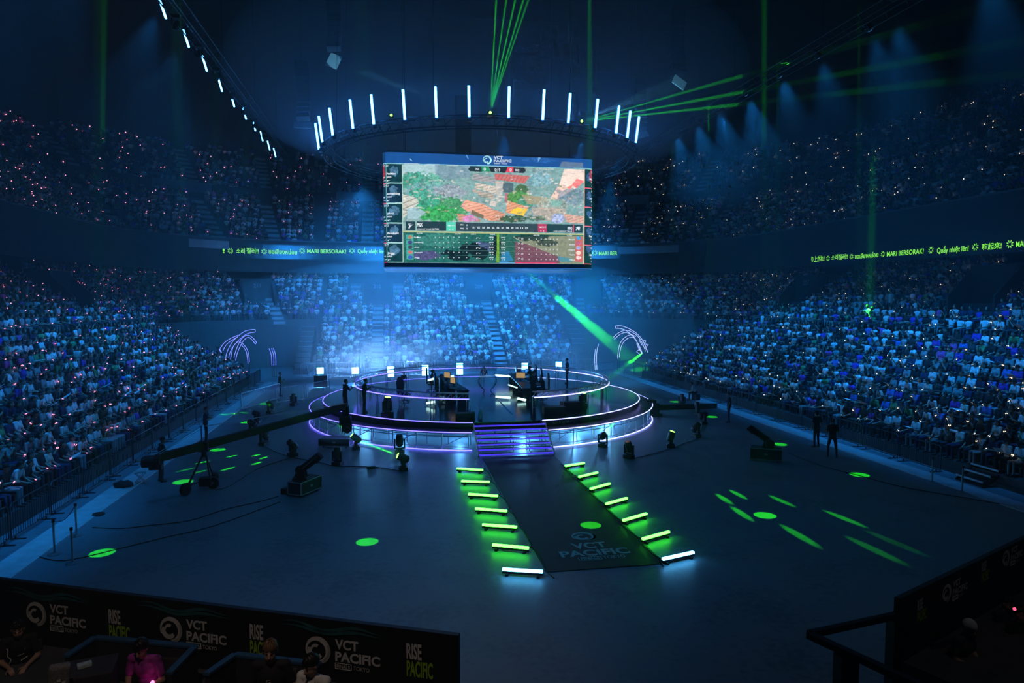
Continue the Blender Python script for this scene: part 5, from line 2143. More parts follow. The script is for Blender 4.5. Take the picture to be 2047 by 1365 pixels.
# hazy hillside of greens and roofs
base = np.array(lin((110, 150, 150)))
img[:] = base * (0.55 + 0.9 * N1[..., None])
mixg = np.clip((N2 - 0.45) * 4, 0, 1)[..., None]
img[:] = img * (1 - 0.5 * mixg) + np.array(lin((150, 165, 165))) * 0.5 * mixg
poly([(296, 200), (560, 200), (540, 320), (296, 330)], (158, 190, 196), 0.9, 0.15)
poly([(540, 200), (820, 200), (800, 300), (540, 330)], (112, 138, 160), 0.6, 0.3)
blob(430, 350, 190, 90, (88, 160, 140), 0.9)
blob(360, 330, 120, 80, (60, 140, 120), 0.8)
blob(520, 430, 230, 90, (110, 150, 160), 0.6)
blob(640, 420, 150, 60, (150, 150, 165), 0.6)
blob(600, 560, 220, 110, (62, 140, 90), 0.9)
blob(560, 600, 150, 80, (50, 150, 80), 0.85)
blob(460, 470, 130, 80, (60, 150, 125), 0.8)
poly([(296, 440), (400, 470), (420, 510), (300, 640), (296, 640)], (190, 190, 180), 0.95, 0.2, (0.5, 1, 46, 0.5))
poly([(330, 560), (400, 545), (470, 590), (400, 650), (330, 640)], (150, 180, 190), 0.9, 0.2)
for (P, c) in (([(830, 270), (1000, 300), (1010, 350), (820, 320)], (150, 150, 155)), ([(845, 345), (1030, 380), (1010, 440), (840, 390)], (196, 184, 172)), ([(820, 400), (1000, 440), (985, 480), (880, 460)], (170, 160, 150))):
    poly(P, c, 0.95, 0.15, (0.25, 1, 24, 0.55))
poly([(990, 270), (1270, 290), (1225, 350), (1000, 320)], (188, 98, 96), 0.95, 0.15, (1, 0.5, 30, 0.7))
poly([(1060, 340), (1140, 350), (1130, 430), (1050, 420)], (70, 90, 100), 0.9, 0.3)
poly([(1000, 330), (1060, 335), (1050, 480), (1010, 520)], (180, 176, 170), 0.8, 0.3)
poly([(1075, 430), (1120, 440), (1110, 520), (1070, 500)], (190, 90, 105), 0.8, 0.3)
blob(1200, 390, 50, 40, (66, 100, 66), 0.95, 0.4, 0.2)
blob(1180, 470, 90, 60, (76, 140, 70), 0.95, 0.5, 0.3)
blob(1240, 500, 60, 50, (60, 130, 110), 0.8)
poly([(1200, 440), (1420, 470), (1380, 520), (1250, 520)], (150, 140, 112), 0.9, 0.2)
poly([(1540, 230), (1705, 235), (1705, 330), (1620, 400), (1500, 360)], (226, 205, 192), 0.95, 0.15)
poly([(1500, 360), (1620, 400), (1480, 480), (1400, 540), (1440, 450)], (222, 188, 172), 0.95, 0.2)
poly([(1640, 310), (1700, 330), (1640, 390), (1600, 360)], (236, 110, 110), 0.95, 0.1)
poly([(1560, 380), (1610, 360), (1590, 400)], (220, 110, 100), 0.9)
blob(1600, 450, 120, 70, (110, 130, 150), 0.7)
blob(1450, 520, 120, 60, (150, 160, 150), 0.7)
blob(1350, 300, 90, 60, (120, 165, 180), 0.7)
poly([(1430, 480), (1530, 500), (1500, 540), (1420, 525)], (110, 170, 160), 0.7, 0.2)
for P, c, st_ in (([(770, 485), (900, 520), (920, 600), (780, 580), (730, 540)], (222, 160, 138), (0.3, 1, 26, 0.62)), ([(900, 515), (1010, 580), (960, 660), (800, 600)], (214, 150, 124), (0.3, 1, 26, 0.62)),
                  ([(1000, 570), (1080, 600), (1050, 660), (960, 660)], (200, 140, 116), (0.4, 1, 22, 0.6)), ([(1090, 490), (1260, 545), (1220, 620), (1080, 590)], (214, 148, 116), (0.4, 1, 24, 0.6)),
                  ([(700, 600), (830, 620), (900, 665), (720, 665)], (190, 140, 116), (0.3, 1, 22, 0.6))):
    poly(P, c, 0.97, 0.12, st_)
poly([(1150, 545), (1250, 560), (1215, 620), (1110, 590)], (226, 186, 60), 0.95, 0.3)
poly([(820, 570), (910, 615), (905, 645), (810, 605)], (90, 96, 80), 0.9)
blob(800, 640, 60, 30, (190, 120, 190), 0.7)
poly([(960, 490), (1010, 500), (1000, 545), (955, 530)], (200, 186, 176), 0.9, 0.3)
poly([(1280, 540), (1560, 560), (1540, 670), (1300, 650)], (178, 158, 146), 0.7, 0.4, (0.3, 1, 30, 0.7))
poly([(1540, 600), (1705, 620), (1705, 680), (1560, 670)], (206, 158, 140), 0.85, 0.2, (0.35, 1, 24, 0.6))
blob(1490, 640, 50, 40, (150, 165, 205), 0.9)
blob(1130, 640, 100, 30, (50, 80, 50), 0.9)
blob(1330, 640, 80, 25, (60, 100, 80), 0.8)
cl = random.Random(9)
for k in range(420):
    x, y = cl.uniform(300, 1690), cl.uniform(215, 660)
    w_, h_, sk = cl.uniform(8, 34), cl.uniform(5, 16), cl.uniform(-8, 12)
    c = cl.choice(((176, 178, 172), (120, 160, 150), (86, 130, 110), (200, 190, 182), (140, 150, 168), (96, 110, 120), (190, 160, 146), (60, 110, 84), (222, 214, 206)))
    poly([(x, y), (x + w_, y + sk * 0.6), (x + w_ - 4, y + h_ + sk * 0.6), (x - 4, y + h_)], c, cl.uniform(0.3, 0.65), 0.3)
# lower landscape behind the scoreboard
poly([(300, 750), (1020, 760), (1020, 1010), (300, 1005)], (34, 92, 86), 1.0, 0.5)
poly([(1020, 760), (1700, 775), (1700, 1015), (1020, 1010)], (40, 92, 82), 1.0, 0.5)
poly([(1130, 790), (1700, 780), (1700, 1015), (1480, 1012)], (132, 134, 112), 0.85, 0.3)
poly([(1150, 830), (1240, 850), (1510, 960), (1510, 1012), (1150, 1010)], (112, 70, 84), 0.95, 0.25, (0.3, 1, 16, 0.8))
poly([(1050, 920), (1100, 910), (1140, 990), (1040, 1005)], (40, 116, 160), 0.9, 0.2)
poly([(1490, 950), (1600, 970), (1600, 1000), (1500, 995)], (56, 130, 150), 0.8)
blob(560, 820, 150, 60, (60, 130, 120), 0.6)
blob(470, 950, 100, 40, (90, 60, 130), 0.6)
blob(900, 880, 80, 40, (86, 66, 140), 0.5)
for q in ((770, 890, 40, 40), (830, 900, 40, 50), (880, 940, 60, 50), (720, 960, 80, 40), (1000, 880, 40, 90), (640, 930, 60, 20)):
    blob(*q, (14, 30, 34), 0.95)
blob(1300, 800, 120, 30, (18, 54, 52), 0.9)
blob(1400, 850, 80, 30, (20, 46, 44), 0.8)
poly([(1010, 760), (1030, 760), (1028, 1005), (1006, 1005)], (110, 160, 50), 0.9, 0.3)
# blue band with pale flecks
poly([(100, 80), (1830, 80), (1830, 232), (100, 186)], (22, 74, 140), 1.0, 0.15)
poly([(100, 80), (170, 80), (170, 190), (100, 186)], (14, 50, 90), 1.0, 0.1)
blob(1330, 140, 120, 20, (40, 100, 170), 0.6)
poly([(1330, 120), (1362, 122), (1330, 180)], (110, 160, 210), 0.9)
poly([(350, 150), (362, 150), (372, 172), (362, 165)], (130, 190, 230), 0.9)
poly([(770, 110), (778, 110), (794, 150), (788, 150)], (110, 170, 220), 0.8)
poly([(1520, 170), (1690, 180), (1690, 222), (1500, 216)], (110, 130, 140), 0.6, 0.2)
poly([(120, 182), (1820, 226), (1820, 232), (120, 188)], (120, 190, 210), 0.9)
# side player cards
for k in range(5):
    y0, y1 = 190 + k * 164, 190 + (k + 1) * 164 - 4
    poly([(100, y0), (296, y0 + 4), (296, y1), (100, y1)], (18, 46, 66) if k % 2 else (16, 52, 60), 1.0, 0.5)
    blob(235, y0 + 60, 34, 40, (70, 110, 140), 0.8, 0.7)
    poly([(180, y1 - 3), (296, y1 - 3), (296, y1 + 3), (180, y1 + 3)], (170, 220, 215), 1)
    poly([(100, y1 - 3), (178, y1 - 3), (178, y1 + 3), (100, y1 + 3)], (220, 60, 90), 1)
    y0, y1 = 234 + k * 157, 234 + (k + 1) * 157 - 4
    poly([(1705, y0), (1830, y0 + 2), (1830, y1), (1705, y1)], (20, 44, 60) if k % 2 else (16, 50, 56), 1.0, 0.5)
    blob(1745, y0 + 45, 24, 34, (60, 90, 140), 0.8, 0.7)
    poly([(1700, y1 - 3), (1830, y1 - 3), (1830, y1 + 3), (1700, y1 + 3)], (230, 70, 100), 1)
blob(135, 260, 30, 70, (150, 40, 60), 0.8)
blob(1770, 270, 24, 60, (170, 50, 80), 0.7)
poly([(172, 186), (178, 186), (178, 1005), (172, 1005)], (110, 190, 190), 0.7)
poly([(294, 200), (300, 200), (300, 1005), (294, 1005)], (170, 190, 170), 0.9)
poly([(1700, 232), (1706, 232), (1706, 1015), (1700, 1015)], (226, 200, 170), 0.9)
poly([(300, 745), (1700, 765), (1700, 775), (300, 755)], (170, 176, 120), 0.85)
poly([(1150, 1002), (1480, 1004), (1480, 1014), (1150, 1012)], (220, 50, 100), 0.9)
poly([(1030, 1000), (1150, 1002), (1150, 1012), (1030, 1010)], (90, 160, 220), 0.8)
# score pill at the top and boards in the middle
poly([(790, 235), (808, 208), (940, 212), (960, 254), (808, 252)], (18, 40, 50), 0.97)
poly([(892, 212), (945, 214), (960, 252), (895, 252)], (28, 140, 92), 0.97)
poly([(945, 212), (1095, 216), (1075, 262), (965, 256)], (16, 26, 36), 0.97)
poly([(1092, 216), (1138, 218), (1138, 260), (1078, 258)], (214, 50, 80), 0.97)
poly([(1138, 218), (1222, 222), (1236, 242), (1222, 264), (1138, 260)], (26, 34, 44), 0.97)
poly([(318, 664), (622, 668), (622, 742), (318, 738)], (20, 44, 56), 0.95, 0.1)
poly([(392, 664), (398, 664), (398, 740), (392, 740)], (150, 210, 200), 1)
poly([(622, 668), (696, 670), (696, 745), (622, 743)], (80, 190, 164), 0.97)
poly([(696, 670), (1332, 684), (1332, 752), (696, 745)], (28, 44, 60), 0.9, 0.2)
poly([(1332, 684), (1402, 684), (1402, 754), (1332, 752)], (170, 46, 84), 0.97)
poly([(1402, 684), (1690, 688), (1690, 757), (1402, 754)], (18, 52, 60), 0.95, 0.1)
poly([(1615, 686), (1620, 686), (1620, 757), (1615, 757)], (230, 70, 100), 1)
for k, c in enumerate(((150, 120, 100), (60, 60, 110), (60, 70, 80), (190, 110, 110), (60, 90, 170))):
    poly([(322, 775 + 42 * k), (374, 777 + 42 * k), (374, 815 + 42 * k), (322, 813 + 42 * k)], (70, 160, 150), 0.9)
    blob(350, 797 + 42 * k, 18, 15, c, 1, 0.5, 0.2)
for k, c in enumerate(((70, 140, 190), (170, 90, 120), (160, 165, 200), (226, 190, 180), (226, 190, 190))):
    poly([(1630, 790 + 42 * k), (1690, 792 + 42 * k), (1690, 830 + 42 * k), (1630, 828 + 42 * k)], (190, 90, 90), 0.9)
    blob(1658, 812 + 42 * k, 20, 16, c, 1, 0.4, 0.2)
for k in range(1, 5):
    poly([(374, 775 + 42 * k), (1000, 779 + 42 * k), (1000, 781 + 42 * k), (374, 777 + 42 * k)], (90, 140, 140), 0.5)
    poly([(1036, 786 + 42 * k), (1630, 790 + 42 * k), (1630, 792 + 42 * k), (1036, 788 + 42 * k)], (110, 130, 120), 0.5)
img *= 0.92 + 0.16 * N3[..., None]


def cube_path(n_c=8, n_f=120):
    """outline of the front as seen from inside the hall, from the left flank round to the right one"""
    P = []
    for i in range(n_c + 1):
        a = R(180 + 90 * i / n_c)
        P.append((-HWS + CR_ + CR_ * math.cos(a), CR_ + CR_ * math.sin(a)))
    for i in range(1, n_f):
        P.append((-HWS + CR_ + (2 * HWS - 2 * CR_) * i / n_f, 0.0))
    for i in range(n_c + 1):
        a = R(270 + 90 * i / n_c)
        P.append((HWS - CR_ + CR_ * math.cos(a), CR_ + CR_ * math.sin(a)))
    return P


pth = cube_path()
acc = [0.0]
for a, b_ in zip(pth[:-1], pth[1:]):
    acc.append(acc[-1] + math.hypot(b_[0] - a[0], b_[1] - a[1]))
LP = acc[-1]


def on_cube(u, z, out=0.0):
    """point on the screen skin at share u of its width (hall coordinates relative to the cube's base)"""
    s = u * LP
    q = CR_ * PI / 2
    if s < q:
        a = R(180) + s / CR_
        x, y, nx, ny = -HWS + CR_ + CR_ * math.cos(a), CR_ + CR_ * math.sin(a), math.cos(a), math.sin(a)
    elif s > LP - q:
        a = R(270) + (s - (LP - q)) / CR_
        x, y, nx, ny = HWS - CR_ + CR_ * math.cos(a), CR_ + CR_ * math.sin(a), math.cos(a), math.sin(a)
    else:
        x, y, nx, ny = -HWS + CR_ + (s - q), 0.0, 0.0, -1.0
    return V((x + nx * out, y + ny * out - DEP / 2, z - zf))


vs = np.array([on_cube(i / NX, 0) for i in range(NX + 1)])
zz = zt - (zt - zb) * np.arange(NY + 1) / NY - zf
vv = np.zeros((NY + 1, NX + 1, 3), np.float32)
vv[..., 0], vv[..., 1], vv[..., 2] = vs[None, :, 0], vs[None, :, 1], zz[:, None]
idx = np.arange((NY + 1) * (NX + 1)).reshape(NY + 1, NX + 1)
qd = np.stack((idx[1:, :-1], idx[1:, 1:], idx[:-1, 1:], idx[:-1, :-1]), -1).reshape(-1, 4)
me = bpy.data.meshes.new('display')
me.vertices.add(vv.size // 3)
me.vertices.foreach_set('co', vv.ravel())
me.loops.add(qd.size)
me.loops.foreach_set('vertex_index', qd.ravel().astype(np.int32))
me.polygons.add(len(qd))
me.polygons.foreach_set('loop_start', np.arange(0, qd.size, 4, dtype=np.int32))
at = me.attributes.new('picture', 'FLOAT_COLOR', 'CORNER')
col = np.ones((len(qd), 4, 4), np.float32)
col[..., :3] = img.reshape(-1, 3)[:, None, :]
at.data.foreach_set('color', col.ravel())
me.update(calc_edges=True)
dm = attr_mat('screen_picture', 'picture', True, 1.5, 0.5)
dm.cycles.emission_sampling = 'NONE'
me.materials.append(dm)
o = bpy.data.objects.new('display', me)
COL.objects.link(o)
o.parent = vc
# flanks and back of the cube, top cap, bottom rim
m_ = MB()
side = mat('dim_blue_display', (0.02, 0.03, 0.06), 0.4, em=(0.01, 0.06, 0.2), es=1.0, light=False)
h = zt - zf
P2 = [(-HWS, CR_ - DEP / 2), (-HWS, DEP / 2), (HWS, DEP / 2), (HWS, CR_ - DEP / 2)]
for a, b_ in zip(P2[:-1], P2[1:]):
    m_.add([(a[0], a[1], 0), (b_[0], b_[1], 0), (b_[0], b_[1], h), (a[0], a[1], h)], [(0, 1, 2, 3)])
m_.build('side_display', side, vc)
m_ = MB()
out_ = [on_cube(i / 60, zf) for i in range(61)]
ring2 = [(p.x, p.y) for p in out_] + [(HWS, DEP / 2), (-HWS, DEP / 2)]
n = len(ring2)
m_.add([(x, y, 0) for x, y in ring2] + [(x, y, zb - zf) for x, y in ring2], [(i, (i + 1) % n, n + (i + 1) % n, n + i) for i in range(n)] + [tuple(range(n - 1, -1, -1))])
m_.build('frame', mat('dark_blue_frame', (0.02, 0.05, 0.11), 0.35), vc)
m_ = MB()
m_.add([(x, y, h) for x, y in ring2] + [(x * 0.98, y * 0.98, h + 0.12) for x, y in ring2], [(i, (i + 1) % n, n + (i + 1) % n, n + i) for i in range(n)] + [tuple(range(n, 2 * n))])
m_.build('top_cap', mat('dark_blue_frame', (0.02, 0.05, 0.11), 0.35), vc)
m_ = MB()
for sx_ in (-1, 1):
    for sy in (-1, 1):
        m_.cyl((sx_ * 4.6, sy * 2.4, h), (sx_ * 4.6, sy * 2.4, 46 - zf), 0.03, n=5)
m_.box((-1.2, 0, h + 2.0), (0.9, 0.5, 4.0))
m_.build('hanger', BLACK, vc)
# one lit line of the lower rim
m_ = MB()
m_.tube([on_cube(i / 80, zf + 0.03, 0.02) for i in range(81)], 0.02, 5)
m_.build('rim_line', mat('faint_blue_line', (0.1, 0.2, 0.4), 0.4, em=(0.05, 0.25, 0.7), es=0.7, light=False), vc)

# writing on the broadcast picture
HUD = mat('white_broadcast_text', (0.8, 0.8, 0.8), 0.5, em=(0.9, 0.97, 1.0), es=0.95, light=False)


def page_uv(x, y):
    return (x - 118) / 1697, (y - 92 - (x - 118) * (0.038 * (1 - (y - 92) / 915) + 0.007 * (y - 92) / 915)) / 915


hud = MB()


def word(s, x, y, hgt, w=None, anchor='l', bold=0.015):
    """s with its lower left (or centre/right) at crop point x, y; hgt in crop points"""
    vs_, fs_ = text_mesh(s, 1.0, bold)
    if not vs_:
        return
    x0, x1 = min(v[0] for v in vs_), max(v[0] for v in vs_)
    k = hgt / 0.73
    kx = k if w is None else w / (x1 - x0)
    W = (x1 - x0) * kx
    off = {'l': 0, 'c': -W / 2, 'r': -W}[anchor]
    out = []
    for v in vs_:
        u, t = page_uv(x + (v[0] - x0) * kx + off, y - v[1] * k)
        out.append(on_cube(min(max(u, 0.001), 0.999), zt - (zt - zb) * t, 0.012))
    hud.add(out, fs_)


for k, nm in enumerate(('PatMen', 'something', 'd4v41', 'f0rsakeN', 'Jinggg')):
    y = 190 + k * 164
    word(nm, 180, y + 90, 17, bold=0.03)
    word('0/0/0', 180, y + 115, 13, bold=0.02)
    word('100', 142, y + 115, 12)
    word('O O', 150, y + 24, 17)
    word('r', 184, y + 145, 16, 22)
    word('-', 150, y + 142, 20, 22)
    word(nm, 380, 802 + 42 * k, 12)
    for x in (536, 567, 597):
        word('0', x, 804 + 42 * k, 12)
    for x in (632, 672, 713, 770):
        word('o', x, 800 + 42 * k, 14)
    word('r-', 850, 808 + 42 * k, 16, 32)
    word('800', 950, 800 + 42 * k, 10, 34)
    word('+ 0', 955, 816 + 42 * k, 9, 26)
for k, nm in enumerate(('Monyet', 'Jemkin', 'crazyguy', 'Kushy', 'Xffero')):
    y = 234 + k * 157
    word(nm[:4], 1745, y + 86, 16, 50, bold=0.03)
    word('100', 1765, y + 110, 12)
    word('OO', 1768, y + 28, 17)
    word('r', 1780, y + 138, 15, 20)
    word(nm, 1628, 818 + 42 * k, 12, None, 'r')
    for x in (1425, 1453, 1482):
        word('0', x, 816 + 42 * k, 12)
    for x in (1258, 1315, 1354, 1392):
        word('o', x, 814 + 42 * k, 14)
    word('-7', 1160, 812 + 42 * k, 15, 30)
    word('O', 1200, 814 + 42 * k, 16)
    word('800', 1042, 802 + 42 * k, 10, 34)
    word('+ 0', 1045, 818 + 42 * k, 9, 26)
word('PRX', 848, 242, 18, 28, bold=0.03)
word('0', 908, 246, 26, bold=0.03)
word('0:19', 993, 252, 26, 44, bold=0.03)
word('0', 1108, 252, 26, bold=0.03)
word('RRQ', 1154, 250, 18, 30, bold=0.03)
word('PRX', 402, 706, 28, 42, bold=0.05)
word('LOADOUT VALUE', 402, 734, 11, 108)
word('3,700', 516, 734, 12, 50, bold=0.03)
word('TIMEOUTS', 630, 704, 12, 58)
word('TIMEOUTS', 1338, 716, 12, 58)
word('. .', 645, 734, 20, 30, bold=0.04)
word('. .', 1352, 744, 20, 30, bold=0.04)
word('PRX', 728, 698, 12, 26)
word('RRQ', 728, 728, 12, 26)
word('0', 775, 702, 14)
word('0', 775, 730, 14)
for k in range(12):
    word('%02d' % (k + 1), 822 + 37.2 * k, 722 + 0.35 * k, 16, 20, bold=0.025)
word('RRQ', 1606, 728, 22, 38, 'r', bold=0.05)
word('3,700 LOADOUT VALUE', 1606, 750, 11, 150, 'r')
word('PLAYER', 400, 768, 9)
word('ABILITIES', 685, 772, 9)
word('SHIELD', 808, 774, 9)
word('CREDS', 958, 776, 9)
word('ABILITIES', 1295, 782, 9)
word('PLAYER', 1606, 784, 9, None, 'r')
word('PACIFIC STAGE FINALS', 315, 196, 9, 108)
word('CURRENT MATCH', 463, 203, 9, 110)
word('DECIDER SUNSET', 626, 208, 9, 92)
word('PRX WINS PISTOL ROUND', 1312, 236, 9, 140)
word('VCT', 986, 150, 24, 70, bold=0.03)
word('PACIFIC', 986, 176, 20, 138, bold=0.03)
word('FINALS', 990, 192, 9, 44, bold=0.02)
word('TOKYO', 1044, 194, 9, 44)
hud.build('broadcast_text', HUD, vc)
m_ = MB()
u, t = page_uv(936, 158)
c = on_cube(u, zt - (zt - zb) * t, 0.012)
swoosh(m_, page(c, (1, 0, 0), (0, 0, 1)), 0.235)
m_.build('broadcast_logo', mat('aqua_broadcast_logo', (0.5, 0.8, 0.85), 0.5, em=(0.45, 0.85, 0.95), es=0.9, light=False), vc)
# team marks on the score boards
m_ = MB()
for (x, y, P) in ((336, 722, [(0, 0), (14, 0), (14, 8), (26, 22), (40, 30), (30, 30), (16, 22), (10, 32), (30, 36), (2, 38), (8, 12)]), (1632, 738, [(0, 0), (10, 0), (12, 14), (18, 14), (22, 0), (40, 2), (30, 12), (38, 22), (34, 34), (14, 32), (4, 26), (10, 18)])):
    m_.add([on_cube(page_uv(x + a, y - b_)[0], zt - (zt - zb) * page_uv(x + a, y - b_)[1], 0.013) for a, b_ in P], [tuple(range(len(P)))])
m_.build('team_mark', HUD, vc)

# ------------------------------------------------------------------ ribbon display letters on the balcony front
RIB = mat('green_ribbon_letters', (0.2, 0.5, 0.1), 0.5, em=(0.28, 1.0, 0.08), es=1.0, light=False)
RIBF = mat('black_ribbon_panel', (0.008, 0.009, 0.01), 0.3)


def star(mb, f, x, z, r):
    """twisted eight spoke burst"""
    for k in range(8):
        a = 2 * PI * (k + 0.5) / 8
        ca, sa = math.cos(a), math.sin(a)
        w = r * 0.11
        q = [(0.45 * r * ca - w * sa, 0.45 * r * sa + w * ca), (0.45 * r * ca + w * sa, 0.45 * r * sa - w * ca), (r * ca + w * sa, r * sa - w * ca), (r * ca - w * sa, r * sa + w * ca)]
        mb.add([f(x + a_, z + b_) for a_, b_ in q], [(0, 1, 2, 3)])


def ribbon_point(d):
    q0 = (R0 + d) * PI / 2
    def f(s, z):
        sg, a = (1 if s >= 0 else -1), abs(s)
        u = a if a <= HX else HX + (a - HX) / q0 * 10 if a <= HX + q0 else HX + 10 + (a - HX - q0)
        x, y, _ = bowl(sg * u, d)
        return V((x, y, z))
    def inv(p):
        u = u_of(p.x, p.y)
        sg, a = (1 if u >= 0 else -1), abs(u)
        return sg * (a if a <= HX else HX + (a - HX) / 10 * q0 if a <= HX + 10 else HX + q0 + a - HX - 10)
    return f, inv


rf, rinv = ribbon_point(12.93)


def hit_ribbon(px, py):
    """where a line of sight meets the balcony front"""
    d = ray(px, py)
    best = None
    t = 20.0
    prev = None
    while t < 140:
        p = CAM + d * t
        x, y, n = bowl(u_of(p.x, p.y), 12.93)
        s = (V((p.x, p.y, 0)) - V((x, y, 0))).dot(V((n[0], n[1], 0)))
        if prev is not None and prev > 0 >= s:
            return p
        prev = s
        t += 0.05
    return p


def ribbon_text(items, name, label):
    p0_ = hit_ribbon(items[0][1], items[0][2])
    t = thing('ribbon_display', label, 'sign')
    s0, s1 = rinv(p0_), rinv(hit_ribbon(items[-1][3], items[-1][4]))
    bk = MB()
    n_ = 24
    za = p0_.z + 0.35
    q_ = ribbon_point(12.955)[0]
    vs_ = [q_(s0 - 0.3 + (s1 - s0 + 0.6) * i / n_, za - 0.75) for i in range(n_ + 1)] + [q_(s0 - 0.3 + (s1 - s0 + 0.6) * i / n_, za + 0.75) for i in range(n_ + 1)]
    bk.add(vs_, [(i, i + 1, n_ + 2 + i, n_ + 1 + i) for i in range(n_)])
    bk.build('panel', RIBF, t)
    for s, xa, ya, xb, yb, hpx in items:
        pa, pb = hit_ribbon(xa, ya), hit_ribbon(xb, yb)
        sa, sb_ = rinv(pa), rinv(pb)
        z = (pa.z + pb.z) / 2
        dp = depth((pa + pb) / 2)
        hh = hpx * dp / FPX
        mb = MB()
        if s == '*':
            star(mb, rf, (sa + sb_) / 2, z + hh / 2, hh * 0.62)
            mb.build('burst_mark', RIB, t)
            continue
        vs_, fs_ = text_mesh(s, 1.0, 0.012)
        if not vs_:
            continue
        x0, x1 = min(v[0] for v in vs_), max(v[0] for v in vs_)
        y0, y1 = min(v[1] for v in vs_), max(v[1] for v in vs_)
        kx = (sb_ - sa) / (x1 - x0)
        base_y = 0.0 if s.isascii() and s not in ('!',) else y0
        k = hh / ((0.73 if s.isascii() else (y1 - y0)))
        if 'Qu' in s:
            base_y, k = 0.0, hh / 0.8
        mb.add([rf(sa + (v[0] - x0) * kx, z + (v[1] - base_y) * k) for v in vs_], fs_)
        mb.build('wording', RIB, t)
    return t


ribbon_text([('!', 445, 506, 449, 506, 9), ('*', 455, 506, 466, 506, 9), ('소리', 472, 507, 489, 507, 11), ('질러!!', 493, 507, 517, 507, 11), ('*', 523, 507, 533, 507, 9), ('ขอเสียงหน่อย', 537, 508, 594, 508, 11),
             ('*', 599, 506, 609, 506, 9), ('MARI BERSORAK!', 614, 506, 692, 506, 8), ('*', 699, 506, 708, 506, 9), ('Quẩy nhiệt lên!', 715, 506, 770, 506, 9)], 'ribbon_lettering', 'green lit ribbon wording on the far balcony left of the big screen')
ribbon_text([('*', 1184, 510, 1193, 510, 9), ('MARI BER', 1197, 510, 1234, 510, 8)], 'ribbon_lettering', 'short green lit ribbon wording on the far balcony just right of the big screen')
ribbon_text([('り上がれ!', 1622, 524, 1648, 522, 12), ('*', 1652, 521, 1659, 521, 9), ('소리', 1662, 520, 1675, 519, 11), ('질러!!', 1677, 519, 1695, 518, 11), ('*', 1698, 518, 1706, 517, 9), ('ขอเสียงหน่อย', 1709, 517, 1756, 514, 11),
             ('*', 1761, 513, 1769, 513, 10), ('MARI BERSORAK!', 1773, 512, 1847, 507, 10), ('*', 1856, 506, 1866, 505, 11), ('Quẩy nhiệt lên!', 1873, 506, 1937, 501, 12), ('*', 1945, 500, 1955, 499, 12), ('嗨起來!', 1963, 501, 2003, 497, 14),
             ('*', 2013, 495, 2024, 494, 13), ('MARI BERSORAK!', 2031, 494, 2120, 486, 12)], 'ribbon_lettering', 'green lit ribbon wording along the right balcony front')
# ------------------------------------------------------------------ printed boards in front of the near seats
BOARD = mat('black_printed_board', (0.012, 0.014, 0.016), 0.5, noise=0.3, scale=2)
ZBT = 2.55


def near_board(name, label, p, q, marks):
    p, q = V((p.x, p.y, 0)), V((q.x, q.y, 0))
    t = thing(name, label, 'board', (p.x, p.y, 0))
    x = (q - p).normalized()
    n = V((x.y, -x.x, 0))              # towards the seats
    L = (q - p).length
    m_ = MB()
    m_.bar(V((0, 0, 1.28)) - n * 0.05, x * L + V((0, 0, 1.28)) - n * 0.05, 0.08, ZBT - 0.01)
    m_.build('panel', BOARD, t)
    for kind, s, z, k in marks:
        w, g = MB(), MB()
        M = page(x * s + n * 0.005 + V((0, 0, z)), x, (0, 0, 1))
        T = lambda a, b_: M @ Matrix.Translation((a * k, b_ * k, 0))
        if kind == 'logo':
            swoosh(w, T(0.23, -0.02), 0.24 * k)
            put_text(w, 'VCT', T(0.56, 0.05), 0.17 * k, 0.44 * k, bold=0.035)
            put_text(w, 'PACIFIC', T(0.56, -0.17), 0.17 * k, 0.84 * k, bold=0.035)
            put_text(w, 'TOKYO', T(0.9, -0.3), 0.075 * k, 0.3 * k, bold=0.01)
            for a, b_ in (((0.56, -0.31), (0.86, -0.31)), ((0.56, -0.21), (0.86, -0.21)), ((0.56, -0.31), (0.56, -0.21)), ((0.86, -0.31), (0.86, -0.21))):
                w.bar(T(*a) @ V((0, 0, 0)), T(*b_) @ V((0, 0, 0)), 0.012, 0.004)
            put_text(w, 'FINALS', T(0.585, -0.295), 0.065 * k, 0.25 * k, bold=0.02)
        else:
            put_text(w, 'RISE', T(0, 0.02), 0.27 * k, 0.27 * k, bold=0.03)
            put_text(g, 'PACIFIC', T(0, -0.28), 0.27 * k, 0.47 * k, bold=0.03)
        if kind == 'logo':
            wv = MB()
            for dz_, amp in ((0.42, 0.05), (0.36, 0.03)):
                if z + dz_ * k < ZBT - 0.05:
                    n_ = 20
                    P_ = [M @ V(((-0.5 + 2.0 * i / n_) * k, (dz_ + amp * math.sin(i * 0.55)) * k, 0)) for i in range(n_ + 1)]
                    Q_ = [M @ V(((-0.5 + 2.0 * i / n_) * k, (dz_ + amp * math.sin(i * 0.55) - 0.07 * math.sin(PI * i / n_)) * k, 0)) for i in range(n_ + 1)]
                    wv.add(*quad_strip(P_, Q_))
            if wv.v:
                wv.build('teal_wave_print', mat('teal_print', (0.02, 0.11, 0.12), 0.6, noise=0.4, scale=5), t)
        w.build('white_print', WHITEP, t)
        if g.v:
            g.build('green_print', GREENP, t)
    return x, n


def on_board(px, py, p, q):
    """where a line of sight meets the upright plane through p and q"""
    x = (q - p).normalized()
    n = V((x.y, -x.x, 0))
    d = ray(px, py)
    t = (V((p.x, p.y, 0)) - V((CAM.x, CAM.y, 0))).dot(n) / V((d.x, d.y, 0)).dot(n)
    return CAM + d * t


